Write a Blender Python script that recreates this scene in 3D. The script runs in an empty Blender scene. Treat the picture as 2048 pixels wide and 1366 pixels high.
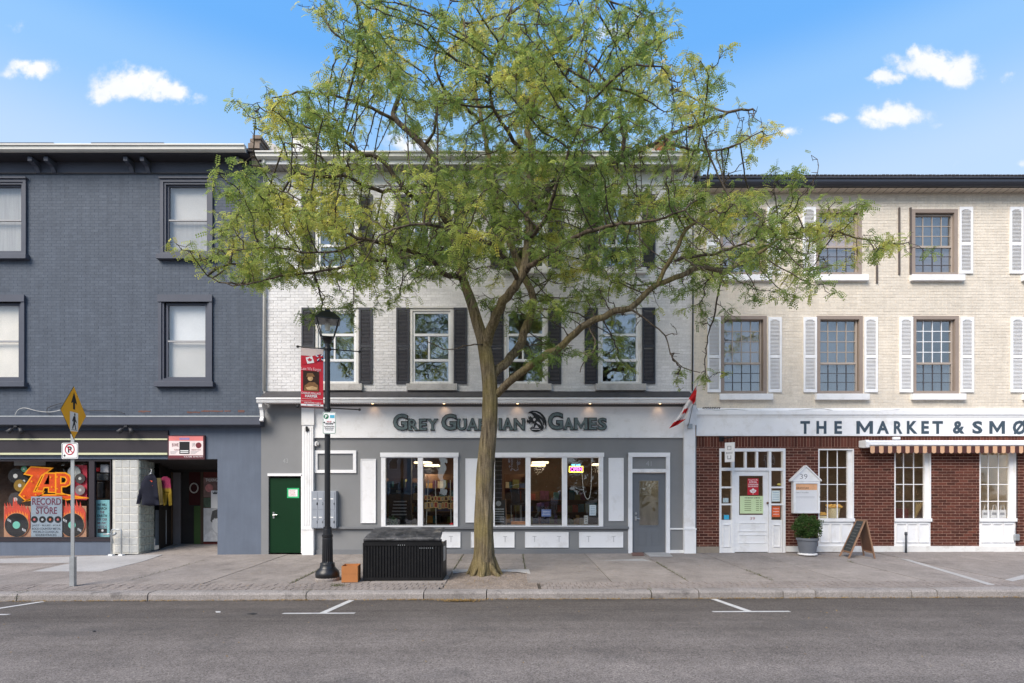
import bpy, bmesh, math, random
import numpy as np
from mathutils import Vector, Matrix, noise as mnoise
R = math.radians
random.seed(11)
SC = bpy.context.scene
COL = SC.collection

# ------------------------------------------------------------------ camera
CAMZ, DIST, FPX = 1.525, 14.0, 1120.0       # eye height, metres to the shop fronts, focal length in photo pixels
cd = bpy.data.cameras.new('camera'); cam = bpy.data.objects.new('camera', cd); COL.objects.link(cam)
cam.location = (0, -DIST, CAMZ); cam.rotation_euler = (R(90), 0, 0)
cd.sensor_width = 36; cd.lens = FPX / 2048 * 36; cd.shift_y = (985 - 683) / 2048; cd.clip_end = 3000; cd.clip_start = .05
SC.camera = cam

# ------------------------------------------------------------------ sky
SUN_EL, SUN_AZ = R(43), R(218)
w = bpy.data.worlds.new('World'); SC.world = w; w.use_nodes = True
wt = w.node_tree; wt.nodes.clear()
def wn(t, **k):
    n = wt.nodes.new(t)
    for a, b in k.items(): setattr(n, a, b)
    return n
def wl(a, b): wt.links.new(a, b)
def wmath(op, a, b=None, c=None, clamp=False):
    n = wn('ShaderNodeMath', operation=op, use_clamp=clamp)
    for i, v in enumerate((a, b, c)):
        if v is None: continue
        if isinstance(v, (int, float)): n.inputs[i].default_value = v
        else: wl(v, n.inputs[i])
    return n.outputs[0]
sky = wn('ShaderNodeTexSky', sky_type='NISHITA', sun_disc=False, sun_elevation=SUN_EL, sun_rotation=SUN_AZ,
         air_density=1.0, dust_density=.6, ozone_density=1.6, altitude=100)
tc = wn('ShaderNodeTexCoord'); sep = wn('ShaderNodeSeparateXYZ'); wl(tc.outputs['Generated'], sep.inputs[0])
X, Y, Z = sep.outputs
# blue deepens from a pale horizon to the zenith, the same all the way round
ramp = wn('ShaderNodeValToRGB'); wl(Z, ramp.inputs[0])
cr = ramp.color_ramp; cr.interpolation = 'EASE'
cr.elements[0].position = .05; cr.elements[0].color = (.72, .86, 1.0, 1)
cr.elements[1].position = .80; cr.elements[1].color = (.060, .30, .86, 1)
e = cr.elements.new(.42); e.color = (.56, .75, 1.0, 1)
e = cr.elements.new(.54); e.color = (.31, .60, 1.0, 1)
e = cr.elements.new(.61); e.color = (.155, .47, 1.0, 1)
gain = wn('ShaderNodeMix', data_type='RGBA', blend_type='MIX'); gain.inputs[0].default_value = .8
skys = wn('ShaderNodeMix', data_type='RGBA', blend_type='MULTIPLY'); skys.inputs[0].default_value = 1
wl(sky.outputs[0], skys.inputs[6]); skys.inputs[7].default_value = (.88, .88, .92, 1)
rs = wn('ShaderNodeMix', data_type='RGBA', blend_type='MULTIPLY'); rs.inputs[0].default_value = 1
wl(ramp.outputs[0], rs.inputs[6]); rs.inputs[7].default_value = (6.5, 6.5, 6.5, 1)
wl(skys.outputs[2], gain.inputs[6]); wl(rs.outputs[2], gain.inputs[7])
# clouds: each a soft broken patch at its own bearing
ysafe = wmath('MAXIMUM', wmath('ABSOLUTE', Y), .08)
BK = wmath('LESS_THAN', Y, 0)
U = wmath('ADD', wmath('DIVIDE', X, ysafe), wmath('MULTIPLY', BK, 2.6)); V = wmath('ADD', wmath('DIVIDE', Z, ysafe), wmath('MULTIPLY', BK, .09))
comb = wn('ShaderNodeCombineXYZ'); wl(U, comb.inputs[0]); wl(V, comb.inputs[1]); wl(wmath('SIGN', Y), comb.inputs[2])
def wnoise(scale, detail, rough, off=0.0):
    n = wn('ShaderNodeTexNoise'); n.inputs['Scale'].default_value = scale; n.inputs['Detail'].default_value = detail
    n.inputs['Roughness'].default_value = rough; wl(comb.outputs[0], n.inputs['Vector']); return n
n1 = wnoise(11, 6, .6); n2 = wnoise(34, 5, .62)
sc1 = wn('ShaderNodeSeparateColor'); wl(n1.outputs['Color'], sc1.inputs[0])
U2 = wmath('ADD', U, wmath('MULTIPLY', wmath('SUBTRACT', sc1.outputs[0], .5), .10))
V2 = wmath('ADD', V, wmath('MULTIPLY', wmath('SUBTRACT', sc1.outputs[1], .5), .075))
CL = [(58, 134, 62, 21, 1.0), (262, 168, 78, 33, 1.1), (330, 186, 62, 26, 1.0), (225, 178, 50, 26, 1.0), (390, 196, 30, 12, .5), (35, 50, 40, 14, .35),
      (1860, 128, 80, 27, 1.15), (1920, 142, 48, 30, 1.1), (1815, 112, 24, 16, .8), (1774, 156, 34, 18, 1.0),
      (1785, 230, 72, 26, 1.1), (1740, 240, 46, 17, .8), (1664, 241, 34, 13, .7), (1570, 272, 30, 15, .75), (1870, 250, 40, 10, .3),
      (2010, 162, 24, 11, .45), (2045, 318, 26, 13, .6), (1230, 60, 55, 22, .8), (830, 290, 70, 26, .8), (1905, 332, 30, 10, .3),
      # the rest of the sky carries on with the same small fair-weather clouds
      (-320, 210, 90, 32, 1.0), (-700, 330, 110, 34, 1.0), (2500, 240, 90, 30, 1.0), (2900, 120, 100, 36, 1.0), (1500, -420, 120, 46, 1.0), (420, -330, 100, 40, 1.0)]
tot = None
for (px, py, rx, ry, s) in CL:
    a = wmath('DIVIDE', wmath('SUBTRACT', U2, (px - 1024) / FPX), rx / FPX)
    b = wmath('DIVIDE', wmath('SUBTRACT', V2, (985 - py) / FPX), ry / FPX)
    d2 = wmath('ADD', wmath('MULTIPLY', a, a), wmath('MULTIPLY', b, b))
    g = wmath('MULTIPLY', wmath('POWER', 2.718, wmath('MULTIPLY', d2, -1.15)), s * 1.1)
    tot = g if tot is None else wmath('MAXIMUM', tot, g)
br = wmath('ADD', tot, wmath('MULTIPLY', wmath('SUBTRACT', n2.outputs['Fac'], .5), wmath('MULTIPLY', wmath('POWER', tot, .6), 1.9)))
cm = wn('ShaderNodeMapRange', interpolation_type='SMOOTHSTEP'); wl(br, cm.inputs[0])
cm.inputs[1].default_value = .22; cm.inputs[2].default_value = .98
cmix = wn('ShaderNodeMix', data_type='RGBA'); wl(wmath('MULTIPLY', cm.outputs[0], .95), cmix.inputs[0])
wl(gain.outputs[2], cmix.inputs[6]); ccol = wn('ShaderNodeMix', data_type='RGBA'); wl(sc1.outputs[2], ccol.inputs[0]); ccol.inputs[6].default_value = (5.0, 5.3, 5.9, 1); ccol.inputs[7].default_value = (6.7, 6.5, 6.5, 1); wl(ccol.outputs[2], cmix.inputs[7])
bg = wn('ShaderNodeBackground'); bg.inputs['Strength'].default_value = .05
wl(cmix.outputs[2], bg.inputs[0])
wo = wn('ShaderNodeOutputWorld'); wl(bg.outputs[0], wo.inputs[0])

# ------------------------------------------------------------------ sun (soft, veiled) and exposure
sl = bpy.data.lights.new('sun', 'SUN'); sl.energy = 1.5; sl.angle = R(36); sl.color = (1, .90, .77)
so = bpy.data.objects.new('sun', sl); COL.objects.link(so)
sd = Vector((math.sin(SUN_AZ) * math.cos(SUN_EL), math.cos(SUN_AZ) * math.cos(SUN_EL), math.sin(SUN_EL)))
so.rotation_euler = (-sd).to_track_quat('-Z', 'Y').to_euler(); so.location = sd * 60
vs = SC.view_settings; vs.view_transform = 'Standard'; vs.look = 'None'; vs.gamma = 1; vs.exposure = 1.8; vs.use_curve_mapping = False
SC.cycles.use_denoising = True
SC.cycles.max_bounces = 6; SC.cycles.diffuse_bounces = 3; SC.cycles.transparent_max_bounces = 16; SC.cycles.sample_clamp_indirect = 4

# ------------------------------------------------------------------ helpers
def PX(px, y=0.0): return (px - 1024) * (DIST + y) / FPX          # photo pixel -> metres, for a thing standing at depth y
def PZ(py, y=0.0): return CAMZ + (985 - py) * (DIST + y) / FPX
def lin(r, g, b):
    f = lambda c: (c / 255) / 12.92 if c <= 10 else ((c / 255 + .055) / 1.055) ** 2.4
    return (f(r), f(g), f(b))
WLOC = {}
def wloc(o): return WLOC.get(o.name, Vector((0, 0, 0))) if o else Vector((0, 0, 0))
def props(o, label=None, cat=None, group=None, kind=None):
    if label: o['label'] = label
    if cat: o['category'] = cat
    if group: o['group'] = group
    if kind: o['kind'] = kind
    return o
def empty(name, loc, label, cat, group=None):
    o = bpy.data.objects.new(name, None); COL.objects.link(o); o.location = loc; o.empty_display_size = .2
    WLOC[o.name] = Vector(loc); return props(o, label, cat, group)
def link(name, me, mat, parent=None, center=True, loc=None):
    if mat is not None and not me.materials: me.materials.append(mat)
    o = bpy.data.objects.new(name, me); COL.objects.link(o)
    wl_ = Vector(loc) if loc is not None else Vector((0, 0, 0))
    if parent: o.parent = parent; o.location = wl_ - wloc(parent)
    else: o.location = wl_
    WLOC[o.name] = wl_
    return o
class MB:
    def __init__(s): s.v = []; s.f = []
    def quad(s, a, b, c, d):
        i = len(s.v); s.v += [a, b, c, d]; s.f.append((i, i + 1, i + 2, i + 3)); return s
    def box(s, x0, x1, y0, y1, z0, z1):
        i = len(s.v)
        s.v += [(x0, y0, z0), (x1, y0, z0), (x1, y1, z0), (x0, y1, z0), (x0, y0, z1), (x1, y0, z1), (x1, y1, z1), (x0, y1, z1)]
        for q in ((0, 3, 2, 1), (4, 5, 6, 7), (0, 1, 5, 4), (1, 2, 6, 5), (2, 3, 7, 6), (3, 0, 4, 7)): s.f.append(tuple(i + k for k in q))
        return s
    def pb(s, x0, x1, yt, yb, y0, y1, ref=None):
        r = y0 if ref is None else ref
        return s.box(PX(x0, r), PX(x1, r), y0, y1, PZ(yb, r), PZ(yt, r))
    def frame(s, x0, x1, yt, yb, t, y0, y1, ref=None, tb=None, tt=None):          # rectangular frame, members butted
        tb = t if tb is None else tb; tt = t if tt is None else tt
        s.pb(x0, x0 + t, yt + tt, yb - tb, y0, y1, ref); s.pb(x1 - t, x1, yt + tt, yb - tb, y0, y1, ref)
        s.pb(x0, x1, yt, yt + tt, y0, y1, ref); s.pb(x0, x1, yb - tb, yb, y0, y1, ref); return s
    def prism(s, poly, y0, y1):                                      # poly: (x,z) counter-clockwise seen from the camera
        i = len(s.v); n = len(poly)
        s.v += [(x, y0, z) for x, z in poly] + [(x, y1, z) for x, z in poly]
        s.f.append(tuple(range(i, i + n))); s.f.append(tuple(range(i + 2 * n - 1, i + n - 1, -1)))
        for k in range(n): s.f.append((i + k, i + n + k, i + n + (k + 1) % n, i + (k + 1) % n))
        return s
    def prismx(s, poly, x0, x1):                                     # poly: (y,z)
        i = len(s.v); n = len(poly)
        s.v += [(x0, y, z) for y, z in poly] + [(x1, y, z) for y, z in poly]
        s.f.append(tuple(range(i, i + n))); s.f.append(tuple(range(i + 2 * n - 1, i + n - 1, -1)))
        for k in range(n): s.f.append((i + k, i + n + k, i + n + (k + 1) % n, i + (k + 1) % n))
        return s
    def hexa(s, lo, hi):                                             # 4 bottom points, 4 top points
        i = len(s.v); s.v += list(lo) + list(hi)
        for q in ((0, 3, 2, 1), (4, 5, 6, 7), (0, 1, 5, 4), (1, 2, 6, 5), (2, 3, 7, 6), (3, 0, 4, 7)): s.f.append(tuple(i + k for k in q))
        return s
    def tube(s, pts, r, n=8, cap=True):
        pts = [Vector(p) for p in pts]; rs_ = r if isinstance(r, (list, tuple)) else [r] * len(pts)
        base = len(s.v); prev = None
        for k, p in enumerate(pts):
            t = (pts[min(k + 1, len(pts) - 1)] - pts[max(k - 1, 0)]).normalized()
            if prev is None:
                a = Vector((0, 0, 1)) if abs(t.z) < .9 else Vector((1, 0, 0)); u = t.cross(a).normalized()
            else: u = (prev - t * prev.dot(t)).normalized()
            prev = u; v_ = t.cross(u)
            for j in range(n):
                a = 2 * math.pi * j / n; q = p + (u * math.cos(a) + v_ * math.sin(a)) * rs_[k]; s.v.append(tuple(q))
        for k in range(len(pts) - 1):
            for j in range(n):
                a = base + k * n + j; b = base + k * n + (j + 1) % n; s.f.append((a, b, b + n, a + n))
        if cap:
            s.f.append(tuple(base + j for j in range(n - 1, -1, -1))); e_ = base + (len(pts) - 1) * n; s.f.append(tuple(e_ + j for j in range(n)))
        return s
    def lathe(s, prof, cx, cy, n=20, z=0, flute=0, fl=(0, 0)):
        base = len(s.v)
        for (r, h) in prof:
            for j in range(n):
                a = 2 * math.pi * j / n
                rr = r * (1 - flute * (j % 2)) if fl[0] <= h <= fl[1] else r
                s.v.append((cx + rr * math.cos(a), cy + rr * math.sin(a), z + h))
        for k in range(len(prof) - 1):
            for j in range(n):
                a = base + k * n + j; b = base + k * n + (j + 1) % n; s.f.append((a, b, b + n, a + n))
        s.f.append(tuple(base + j for j in range(n - 1, -1, -1))); e_ = base + (len(prof) - 1) * n; s.f.append(tuple(e_ + j for j in range(n)))
        return s
    def ball(s, c, r, n=10, m=6, sz=1.0):
        prof = [(max(.0005, r * math.sin(math.pi * k / m)), -r * sz * math.cos(math.pi * k / m)) for k in range(m + 1)]
        return s.lathe(prof, c[0], c[1], n, c[2])
    def disc(s, cx, cz, r, y0, y1, n=24):
        return s.prism([(cx + r * math.cos(2 * math.pi * k / n), cz + r * math.sin(2 * math.pi * k / n)) for k in range(n)], y0, y1)
    def rot(s, c, ang, axis='Z', start=0):
        m = Matrix.Rotation(ang, 4, axis); c = Vector(c)
        for i in range(start, len(s.v)): s.v[i] = tuple(m @ (Vector(s.v[i]) - c) + c)
        return s
    def build(s, name, mat, parent=None, smooth=False, kind=None, bevel=0):
        a = np.array(s.v, dtype=float); c = (a.min(0) + a.max(0)) / 2
        me = bpy.data.meshes.new(name); me.from_pydata([tuple(p) for p in (a - c)], [], s.f)
        if smooth: me.polygons.foreach_set('use_smooth', [True] * len(me.polygons))
        me.update()
        o = link(name, me, mat, parent, loc=c)
        if bevel:
            b = o.modifiers.new('bevel', 'BEVEL'); b.width = bevel; b.segments = 2; b.limit_method = 'ANGLE'
        if kind: o['kind'] = kind
        return o
def one(mat, name, parent, x0, x1, yt, yb, y0, y1, ref=None, bevel=0):
    return MB().pb(x0, x1, yt, yb, y0, y1, ref).build(name, mat, parent, bevel=bevel)

# flat shapes and lettering -------------------------------------------------
def curve_mesh(cu):
    o = bpy.data.objects.new('tmp', cu)
    me = bpy.data.meshes.new_from_object(o); bpy.data.objects.remove(o); bpy.data.curves.remove(cu); me.materials.clear()
    return me
def shape_mesh(polys, depth, offset=0):
    cu = bpy.data.curves.new('tmp', 'CURVE'); cu.dimensions = '2D'; cu.fill_mode = 'BOTH'; cu.extrude = depth / 2; cu.offset = offset
    for p in polys:
        sp = cu.splines.new('POLY'); sp.points.add(len(p) - 1); sp.use_cyclic_u = True
        for k, (x, z) in enumerate(p): sp.points[k].co = (x, z, 0, 1)
    return curve_mesh(cu)
def text_mesh(body, depth, offset=0):
    cu = bpy.data.curves.new('tmp', 'FONT'); cu.body = body; cu.size = 1; cu.extrude = depth / 2; cu.offset = offset; cu.resolution_u = 3
    cu.align_x = 'LEFT'
    return curve_mesh(cu)
def verts_np(me):
    a = np.empty(len(me.vertices) * 3); me.vertices.foreach_get('co', a); return a.reshape(-1, 3)
def put_flat(me, name, mat, parent, yfront, depth, box=None, mtx=None, center=None, label=None):
    """mesh drawn in its own XY plane -> stands in the XZ plane with its front at yfront; box = (x0,x1,z0,z1) fits it"""
    a = verts_np(me)
    if box:
        lo, hi = a[:, :2].min(0), a[:, :2].max(0); sp = np.maximum(hi - lo, 1e-6)
        a[:, 0] = box[0] + (a[:, 0] - lo[0]) / sp[0] * (box[1] - box[0]); a[:, 1] = box[2] + (a[:, 1] - lo[1]) / sp[1] * (box[3] - box[2])
    zz = a[:, 2]; zs = zz / max(1e-9, np.abs(zz).max()) * depth / 2
    b = np.stack([a[:, 0], yfront + depth / 2 - zs, a[:, 1]], 1)
    if mtx is not None: b = np.array([tuple(mtx @ Vector(p)) for p in b])
    c = (b.min(0) + b.max(0)) / 2
    me.vertices.foreach_set('co', (b - c).ravel()); me.update()
    o = link(name, me, mat, parent, loc=c)
    if label: o['label'] = label
    return o
def text(body, mat, parent, x0, x1, yt, yb, yf, depth=.004, offset=0, name='lettering', ref=None, mtx=None):
    r = yf if ref is None else ref
    return put_flat(text_mesh(body, .05, offset), name, mat, parent, yf, depth, (PX(x0, r), PX(x1, r), PZ(yb, r), PZ(yt, r)), mtx)
def shape(polys, mat, parent, yf, depth=.004, offset=0, name='motif', ref=None, mtx=None):
    r = yf if ref is None else ref
    return put_flat(shape_mesh([[(PX(x, r), PZ(z, r)) for x, z in p] for p in polys], .05, offset), name, mat, parent, yf, depth, None, mtx)
def circ(cx, cy, r, n=24): return [(cx + r * math.cos(2 * math.pi * k / n), cy + r * math.sin(2 * math.pi * k / n)) for k in range(n)]

# ------------------------------------------------------------------ materials
class NT:
    def __init__(s, name):
        s.m = bpy.data.materials.new(name); s.m.use_nodes = True; s.t = s.m.node_tree; s.t.nodes.clear()
        s.out = s.n('ShaderNodeOutputMaterial'); s.geo = s.n('ShaderNodeNewGeometry')
    def n(s, t, **k):
        q = s.t.nodes.new(t)
        for a, b in k.items(): setattr(q, a, b)
        return q
    def l(s, a, b): s.t.links.new(a, b)
    def setin(s, sock, v):
        if isinstance(v, (int, float)): sock.default_value = v
        elif isinstance(v, (tuple, list)): sock.default_value = tuple(v) + ((1,) if len(v) == 3 and sock.type == 'RGBA' else ())
        else: s.l(v, sock)
    def math(s, op, a, b=None, c=None, clamp=False):
        q = s.n('ShaderNodeMath', operation=op, use_clamp=clamp)
        for i, v in enumerate((a, b, c)):
            if v is not None: s.setin(q.inputs[i], v)
        return q.outputs[0]
    def noise(s, scale, detail=3, rough=.55, stretch=None, out='Fac', vec=None):
        q = s.n('ShaderNodeTexNoise'); q.inputs['Scale'].default_value = scale; q.inputs['Detail'].default_value = detail; q.inputs['Roughness'].default_value = rough
        src = vec if vec is not None else s.geo.outputs['Position']
        if stretch:
            mp = s.n('ShaderNodeMapping'); mp.inputs['Scale'].default_value = stretch; s.l(src, mp.inputs['Vector']); src = mp.outputs[0]
        s.l(src, q.inputs['Vector']); return q.outputs[out]
    def mix(s, f, a, b, blend='MIX'):
        q = s.n('ShaderNodeMix', data_type='RGBA', blend_type=blend); s.setin(q.inputs[0], f); s.setin(q.inputs[6], a); s.setin(q.inputs[7], b); return q.outputs[2]
    def rng(s, v, a, b, c, d):
        q = s.n('ShaderNodeMapRange'); s.setin(q.inputs[0], v)
        for i, k in enumerate((a, b, c, d)): q.inputs[i + 1].default_value = k
        return q.outputs[0]
    def gain(s, col, f):                                             # multiply a colour by a scalar socket
        q = s.n('ShaderNodeVectorMath', operation='SCALE'); s.setin(q.inputs[0], col); s.setin(q.inputs['Scale'], f); return q.outputs[0]
    def bsdf(s, col, rough=.8, spec=.3, metal=0, bump=None, **kw):
        p = s.n('ShaderNodeBsdfPrincipled'); s.setin(p.inputs['Base Color'], col); s.setin(p.inputs['Roughness'], rough)
        s.setin(p.inputs['Specular IOR Level'], spec); s.setin(p.inputs['Metallic'], metal)
        for k, v in kw.items(): s.setin(p.inputs[k.replace('_', ' ')], v)
        if bump:
            b = s.n('ShaderNodeBump'); b.inputs['Strength'].default_value = bump[1]; b.inputs['Distance'].default_value = bump[2] if len(bump) > 2 else .01
            s.l(bump[0], b.inputs['Height']); s.l(b.outputs[0], p.inputs['Normal'])
        s.l(p.outputs[0], s.out.inputs[0]); return p
MATS = {}
def mk(name, col, rough=.75, var=.12, scale=3.0, fine=.06, fscale=60, bump=.15, bscale=80, spec=.3, metal=0, streak=0, dirt=None, stretch=None):
    if name in MATS: return MATS[name]
    t = NT(name); c = tuple(col)
    a = t.rng(t.noise(scale, 4, .6, stretch), .25, .75, 1 - var, 1 + var); b = t.rng(t.noise(fscale, 2), .25, .75, 1 - fine, 1 + fine)
    g = t.math('MULTIPLY', a, b)
    if streak: g = t.math('MULTIPLY', g, t.rng(t.noise(1.0, 5, .65, (9, 9, .8)), .35, .7, 1 - streak, 1.0))
    cc = t.gain(c, g)
    if dirt:                                                          # (colour, amount, scale): blotches of grime with shapes of their own
        cc = t.mix(t.math('MULTIPLY', t.rng(t.noise(dirt[2], 6, .7), .52, .72, 0, 1), dirt[1]), cc, dirt[0])
    t.bsdf(cc, rough, spec, metal, (t.noise(bscale, 3), bump, .004) if bump else None)
    MATS[name] = t.m; return t.m
def glass(name, base=.06, k=1.0, tint=(.92, .95, .95), rough=0.0, wob=.02):
    t = NT(name); dt = t.n('ShaderNodeVectorMath', operation='DOT_PRODUCT'); t.l(t.geo.outputs['Normal'], dt.inputs[0]); t.l(t.geo.outputs['Incoming'], dt.inputs[1])
    fr = t.math('MULTIPLY_ADD', t.math('POWER', t.math('SUBTRACT', 1.0, t.math('ABSOLUTE', dt.outputs['Value']), clamp=True), 5.0), .96, .04)     # thin pane: same from both sides
    tr = t.n('ShaderNodeBsdfTransparent'); tr.inputs[0].default_value = tint + (1,)
    gl = t.n('ShaderNodeBsdfGlossy'); gl.inputs['Roughness'].default_value = rough; gl.inputs[0].default_value = (.95, .97, 1, 1)
    b = t.n('ShaderNodeBump'); b.inputs['Strength'].default_value = wob; b.inputs['Distance'].default_value = .05
    t.l(t.noise(2.2, 2), b.inputs['Height']); t.l(b.outputs[0], gl.inputs['Normal'])
    mx = t.n('ShaderNodeMixShader'); t.l(t.math('MULTIPLY_ADD', fr, k, base, clamp=True), mx.inputs[0])
    t.l(tr.outputs[0], mx.inputs[1]); t.l(gl.outputs[0], mx.inputs[2]); t.l(mx.outputs[0], t.out.inputs[0]); return t.m
def emit(name, col, s):
    t = NT(name); e_ = t.n('ShaderNodeEmission'); e_.inputs[0].default_value = tuple(col) + (1,); e_.inputs[1].default_value = s
    t.l(e_.outputs[0], t.out.inputs[0]); return t.m
def brickmat(name, cols, L=.213, H=.0711, ox=0, oz=0, var=.2, rough=.85, bump=.3, streak=0, dirt=None, soldier=False):
    """each brick takes its own shade: a random number from its course and place in the course"""
    t = NT(name); sp = t.n('ShaderNodeSeparateXYZ'); t.l(t.geo.outputs['Position'], sp.inputs[0])
    row = t.math('FLOOR', t.math('DIVIDE', t.math('SUBTRACT', sp.outputs[2], oz), H))
    off = 0 if soldier else t.math('MULTIPLY', t.math('MODULO', t.math('ABSOLUTE', row), 2), .5)
    c = t.math('FLOOR', t.math('SUBTRACT', t.math('DIVIDE', t.math('SUBTRACT', sp.outputs[0], ox), L), off))
    cb = t.n('ShaderNodeCombineXYZ'); t.l(row, cb.inputs[0]); t.l(c, cb.inputs[1])
    wnz = t.n('ShaderNodeTexWhiteNoise', noise_dimensions='2D'); t.l(cb.outputs[0], wnz.inputs[0]); v = wnz.outputs['Value']
    col = t.mix(v, cols[0], cols[1])
    wn2 = t.n('ShaderNodeSeparateColor'); t.l(wnz.outputs['Color'], wn2.inputs[0])
    g = t.math('MULTIPLY', t.rng(wn2.outputs[1], 0, 1, 1 - var, 1 + var), t.rng(t.noise(25, 4, .65), .25, .75, .86, 1.12))
    g = t.math('MULTIPLY', g, t.rng(t.noise(.7, 4, .6), .3, .7, .93, 1.05))
    if streak: g = t.math('MULTIPLY', g, t.rng(t.noise(1.0, 5, .65, (7, 7, .7)), .35, .7, 1 - streak, 1.0))
    col = t.gain(col, g)
    if dirt: col = t.mix(t.math('MULTIPLY', t.rng(t.noise(dirt[2], 7, .72), .56, .74, 0, 1), dirt[1]), col, dirt[0])
    t.bsdf(col, rough, .25, 0, (t.noise(45, 5, .65), bump, .006)); return t.m

white_paint = mk('white_paint', (.83, .83, .84), .55, .04, 2, .03, 90, .12, 60, dirt=((.5, .46, .4), .35, 3.2))
white_panel = mk('white_panel', (.84, .84, .86), .5, .03, 2, .02, 60, .06, 60, dirt=((.5, .47, .43), .38, 2.6))
old_white = mk('old_white_paint', (.74, .73, .71), .6, .07, 3, .05, 60, .25, 40, dirt=((.34, .28, .22), .55, 4.2))
vinyl_white = mk('white_vinyl_frame', (.8, .81, .83), .4, .03, 2, .02, 60, .03, 60)
stone_sill = mk('grey_stone_sill', (.52, .50, .48), .85, .14, 4, .1, 60, .4, 50, dirt=((.25, .22, .2), .4, 6))
blue_trim = mk('slate_blue_trim', lin(78, 82, 94), .55, .08, 3, .05, 60, .15, 60)
blue_stucco = mk('slate_blue_stucco', lin(100, 109, 124), .8, .10, 1.6, .07, 70, .5, 55, streak=.10)
blue_wall = mk('slate_blue_mortar', lin(78, 86, 99), .85, .1, 2, .06, 60, .4, 60)
fascia_dark = mk('charcoal_fascia', lin(62, 62, 68), .6, .1, 3, .06, 50, .15, 60)
gutter_white = mk('weathered_gutter_metal', (.62, .61, .57), .45, .08, 2, .05, 50, .08, 40, dirt=((.3, .28, .25), .35, 4))
black_strip = mk('near_black_signboard', lin(50, 46, 52), .6, .1, 2, .05, 60, .1, 60)
pale_trim = mk('pale_yellow_trim', lin(205, 206, 170), .5, .06, 3, .03, 60)
grey_store = mk('storefront_grey_paint', lin(130, 131, 133), .65, .05, 2.2, .04, 70, .18, 60)
grey_sill = mk('storefront_grey_sill', lin(118, 120, 124), .6, .06, 2, .04, 70, .12, 60)
roof_shingle = mk('charcoal_shingle', lin(78, 76, 78), .9, .18, 6, .2, 50, .6, 45)
dark_gutter = mk('dark_gutter_metal', lin(52, 53, 60), .35, .06, 2, .04, 60, .05, 40, spec=.5)
soffit_tan = mk('tan_soffit_vinyl', lin(198, 186, 172), .6, .05, 3, .03, 60, .05, 60)
soffit_grey = mk('grey_soffit_vinyl', lin(150, 146, 142), .6, .05, 3, .03, 60, .05, 60)
taupe = mk('taupe_window_frame', lin(150, 136, 126), .55, .07, 3, .04, 70, .12, 60)
taupe_light = mk('taupe_sash', lin(170, 158, 148), .55, .06, 3, .04, 70, .1, 60)
shutter_black = mk('charcoal_shutter', lin(58, 60, 68), .5, .08, 3, .05, 60, .08, 60)
shutter_white = mk('white_shutter', (.86, .86, .87), .5, .04, 3, .03, 60, .06, 60, dirt=((.5, .48, .45), .2, 4))
blk_metal = mk('black_cast_iron', (.012, .012, .014), .38, .2, 6, .1, 60, .2, 40, spec=.5)
galv = mk('galvanised_steel', (.42, .44, .45), .45, .14, 9, .08, 60, .1, 50, metal=.6)
dk_grey = mk('dark_grey_plastic', (.05, .05, .055), .5)
black = mk('black_paint', (.013, .013, .015), .6, .1)
white_flat = mk('white_print', (.8, .8, .8), .6, .03, 4, .02, 80, 0)
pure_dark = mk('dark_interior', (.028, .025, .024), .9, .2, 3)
green_door = mk('green_door_paint', lin(4, 46, 22), .55, .08, 2, .04, 60, .06, 50, spec=.2)
red_print = mk('red_print', lin(190, 38, 52), .55, .06, 5, .02, 80, 0)
chalk = mk('chalkboard', lin(62, 66, 68), .8, .22, 8, .1, 60, .05)
chalk_white = mk('chalk_lettering', (.62, .64, .66), .9, .2, 30, .1)
wood_raw = mk('raw_wood', lin(150, 118, 96), .7, .18, 4, .1, 50, .2, 60, stretch=(1, 1, .2))
cardboard = mk('cardboard', lin(176, 116, 70), .85, .1, 5, .05, 70, .12, 70)
GL_SHOP = glass('shop_glass', .025, 1.3, (.97, .98, .97), 0, .03)
GL_REC = glass('record_shop_glass', .005, .8, (.98, .98, .98), 0, .02)
GL_UP = glass('upper_window_glass', .10, 1.3, (.93, .94, .94), 0, .05)
GL_L = glass('blind_window_glass', .03, 1.0, (.985, .985, .98), 0, .05)
GL_UPM = glass('double_window_glass', .16, 1.5, (.75, .8, .82), 0, .08)
GL_DOOR = glass('door_glass', .12, 1.5, (.7, .72, .7), .02, .1)
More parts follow.
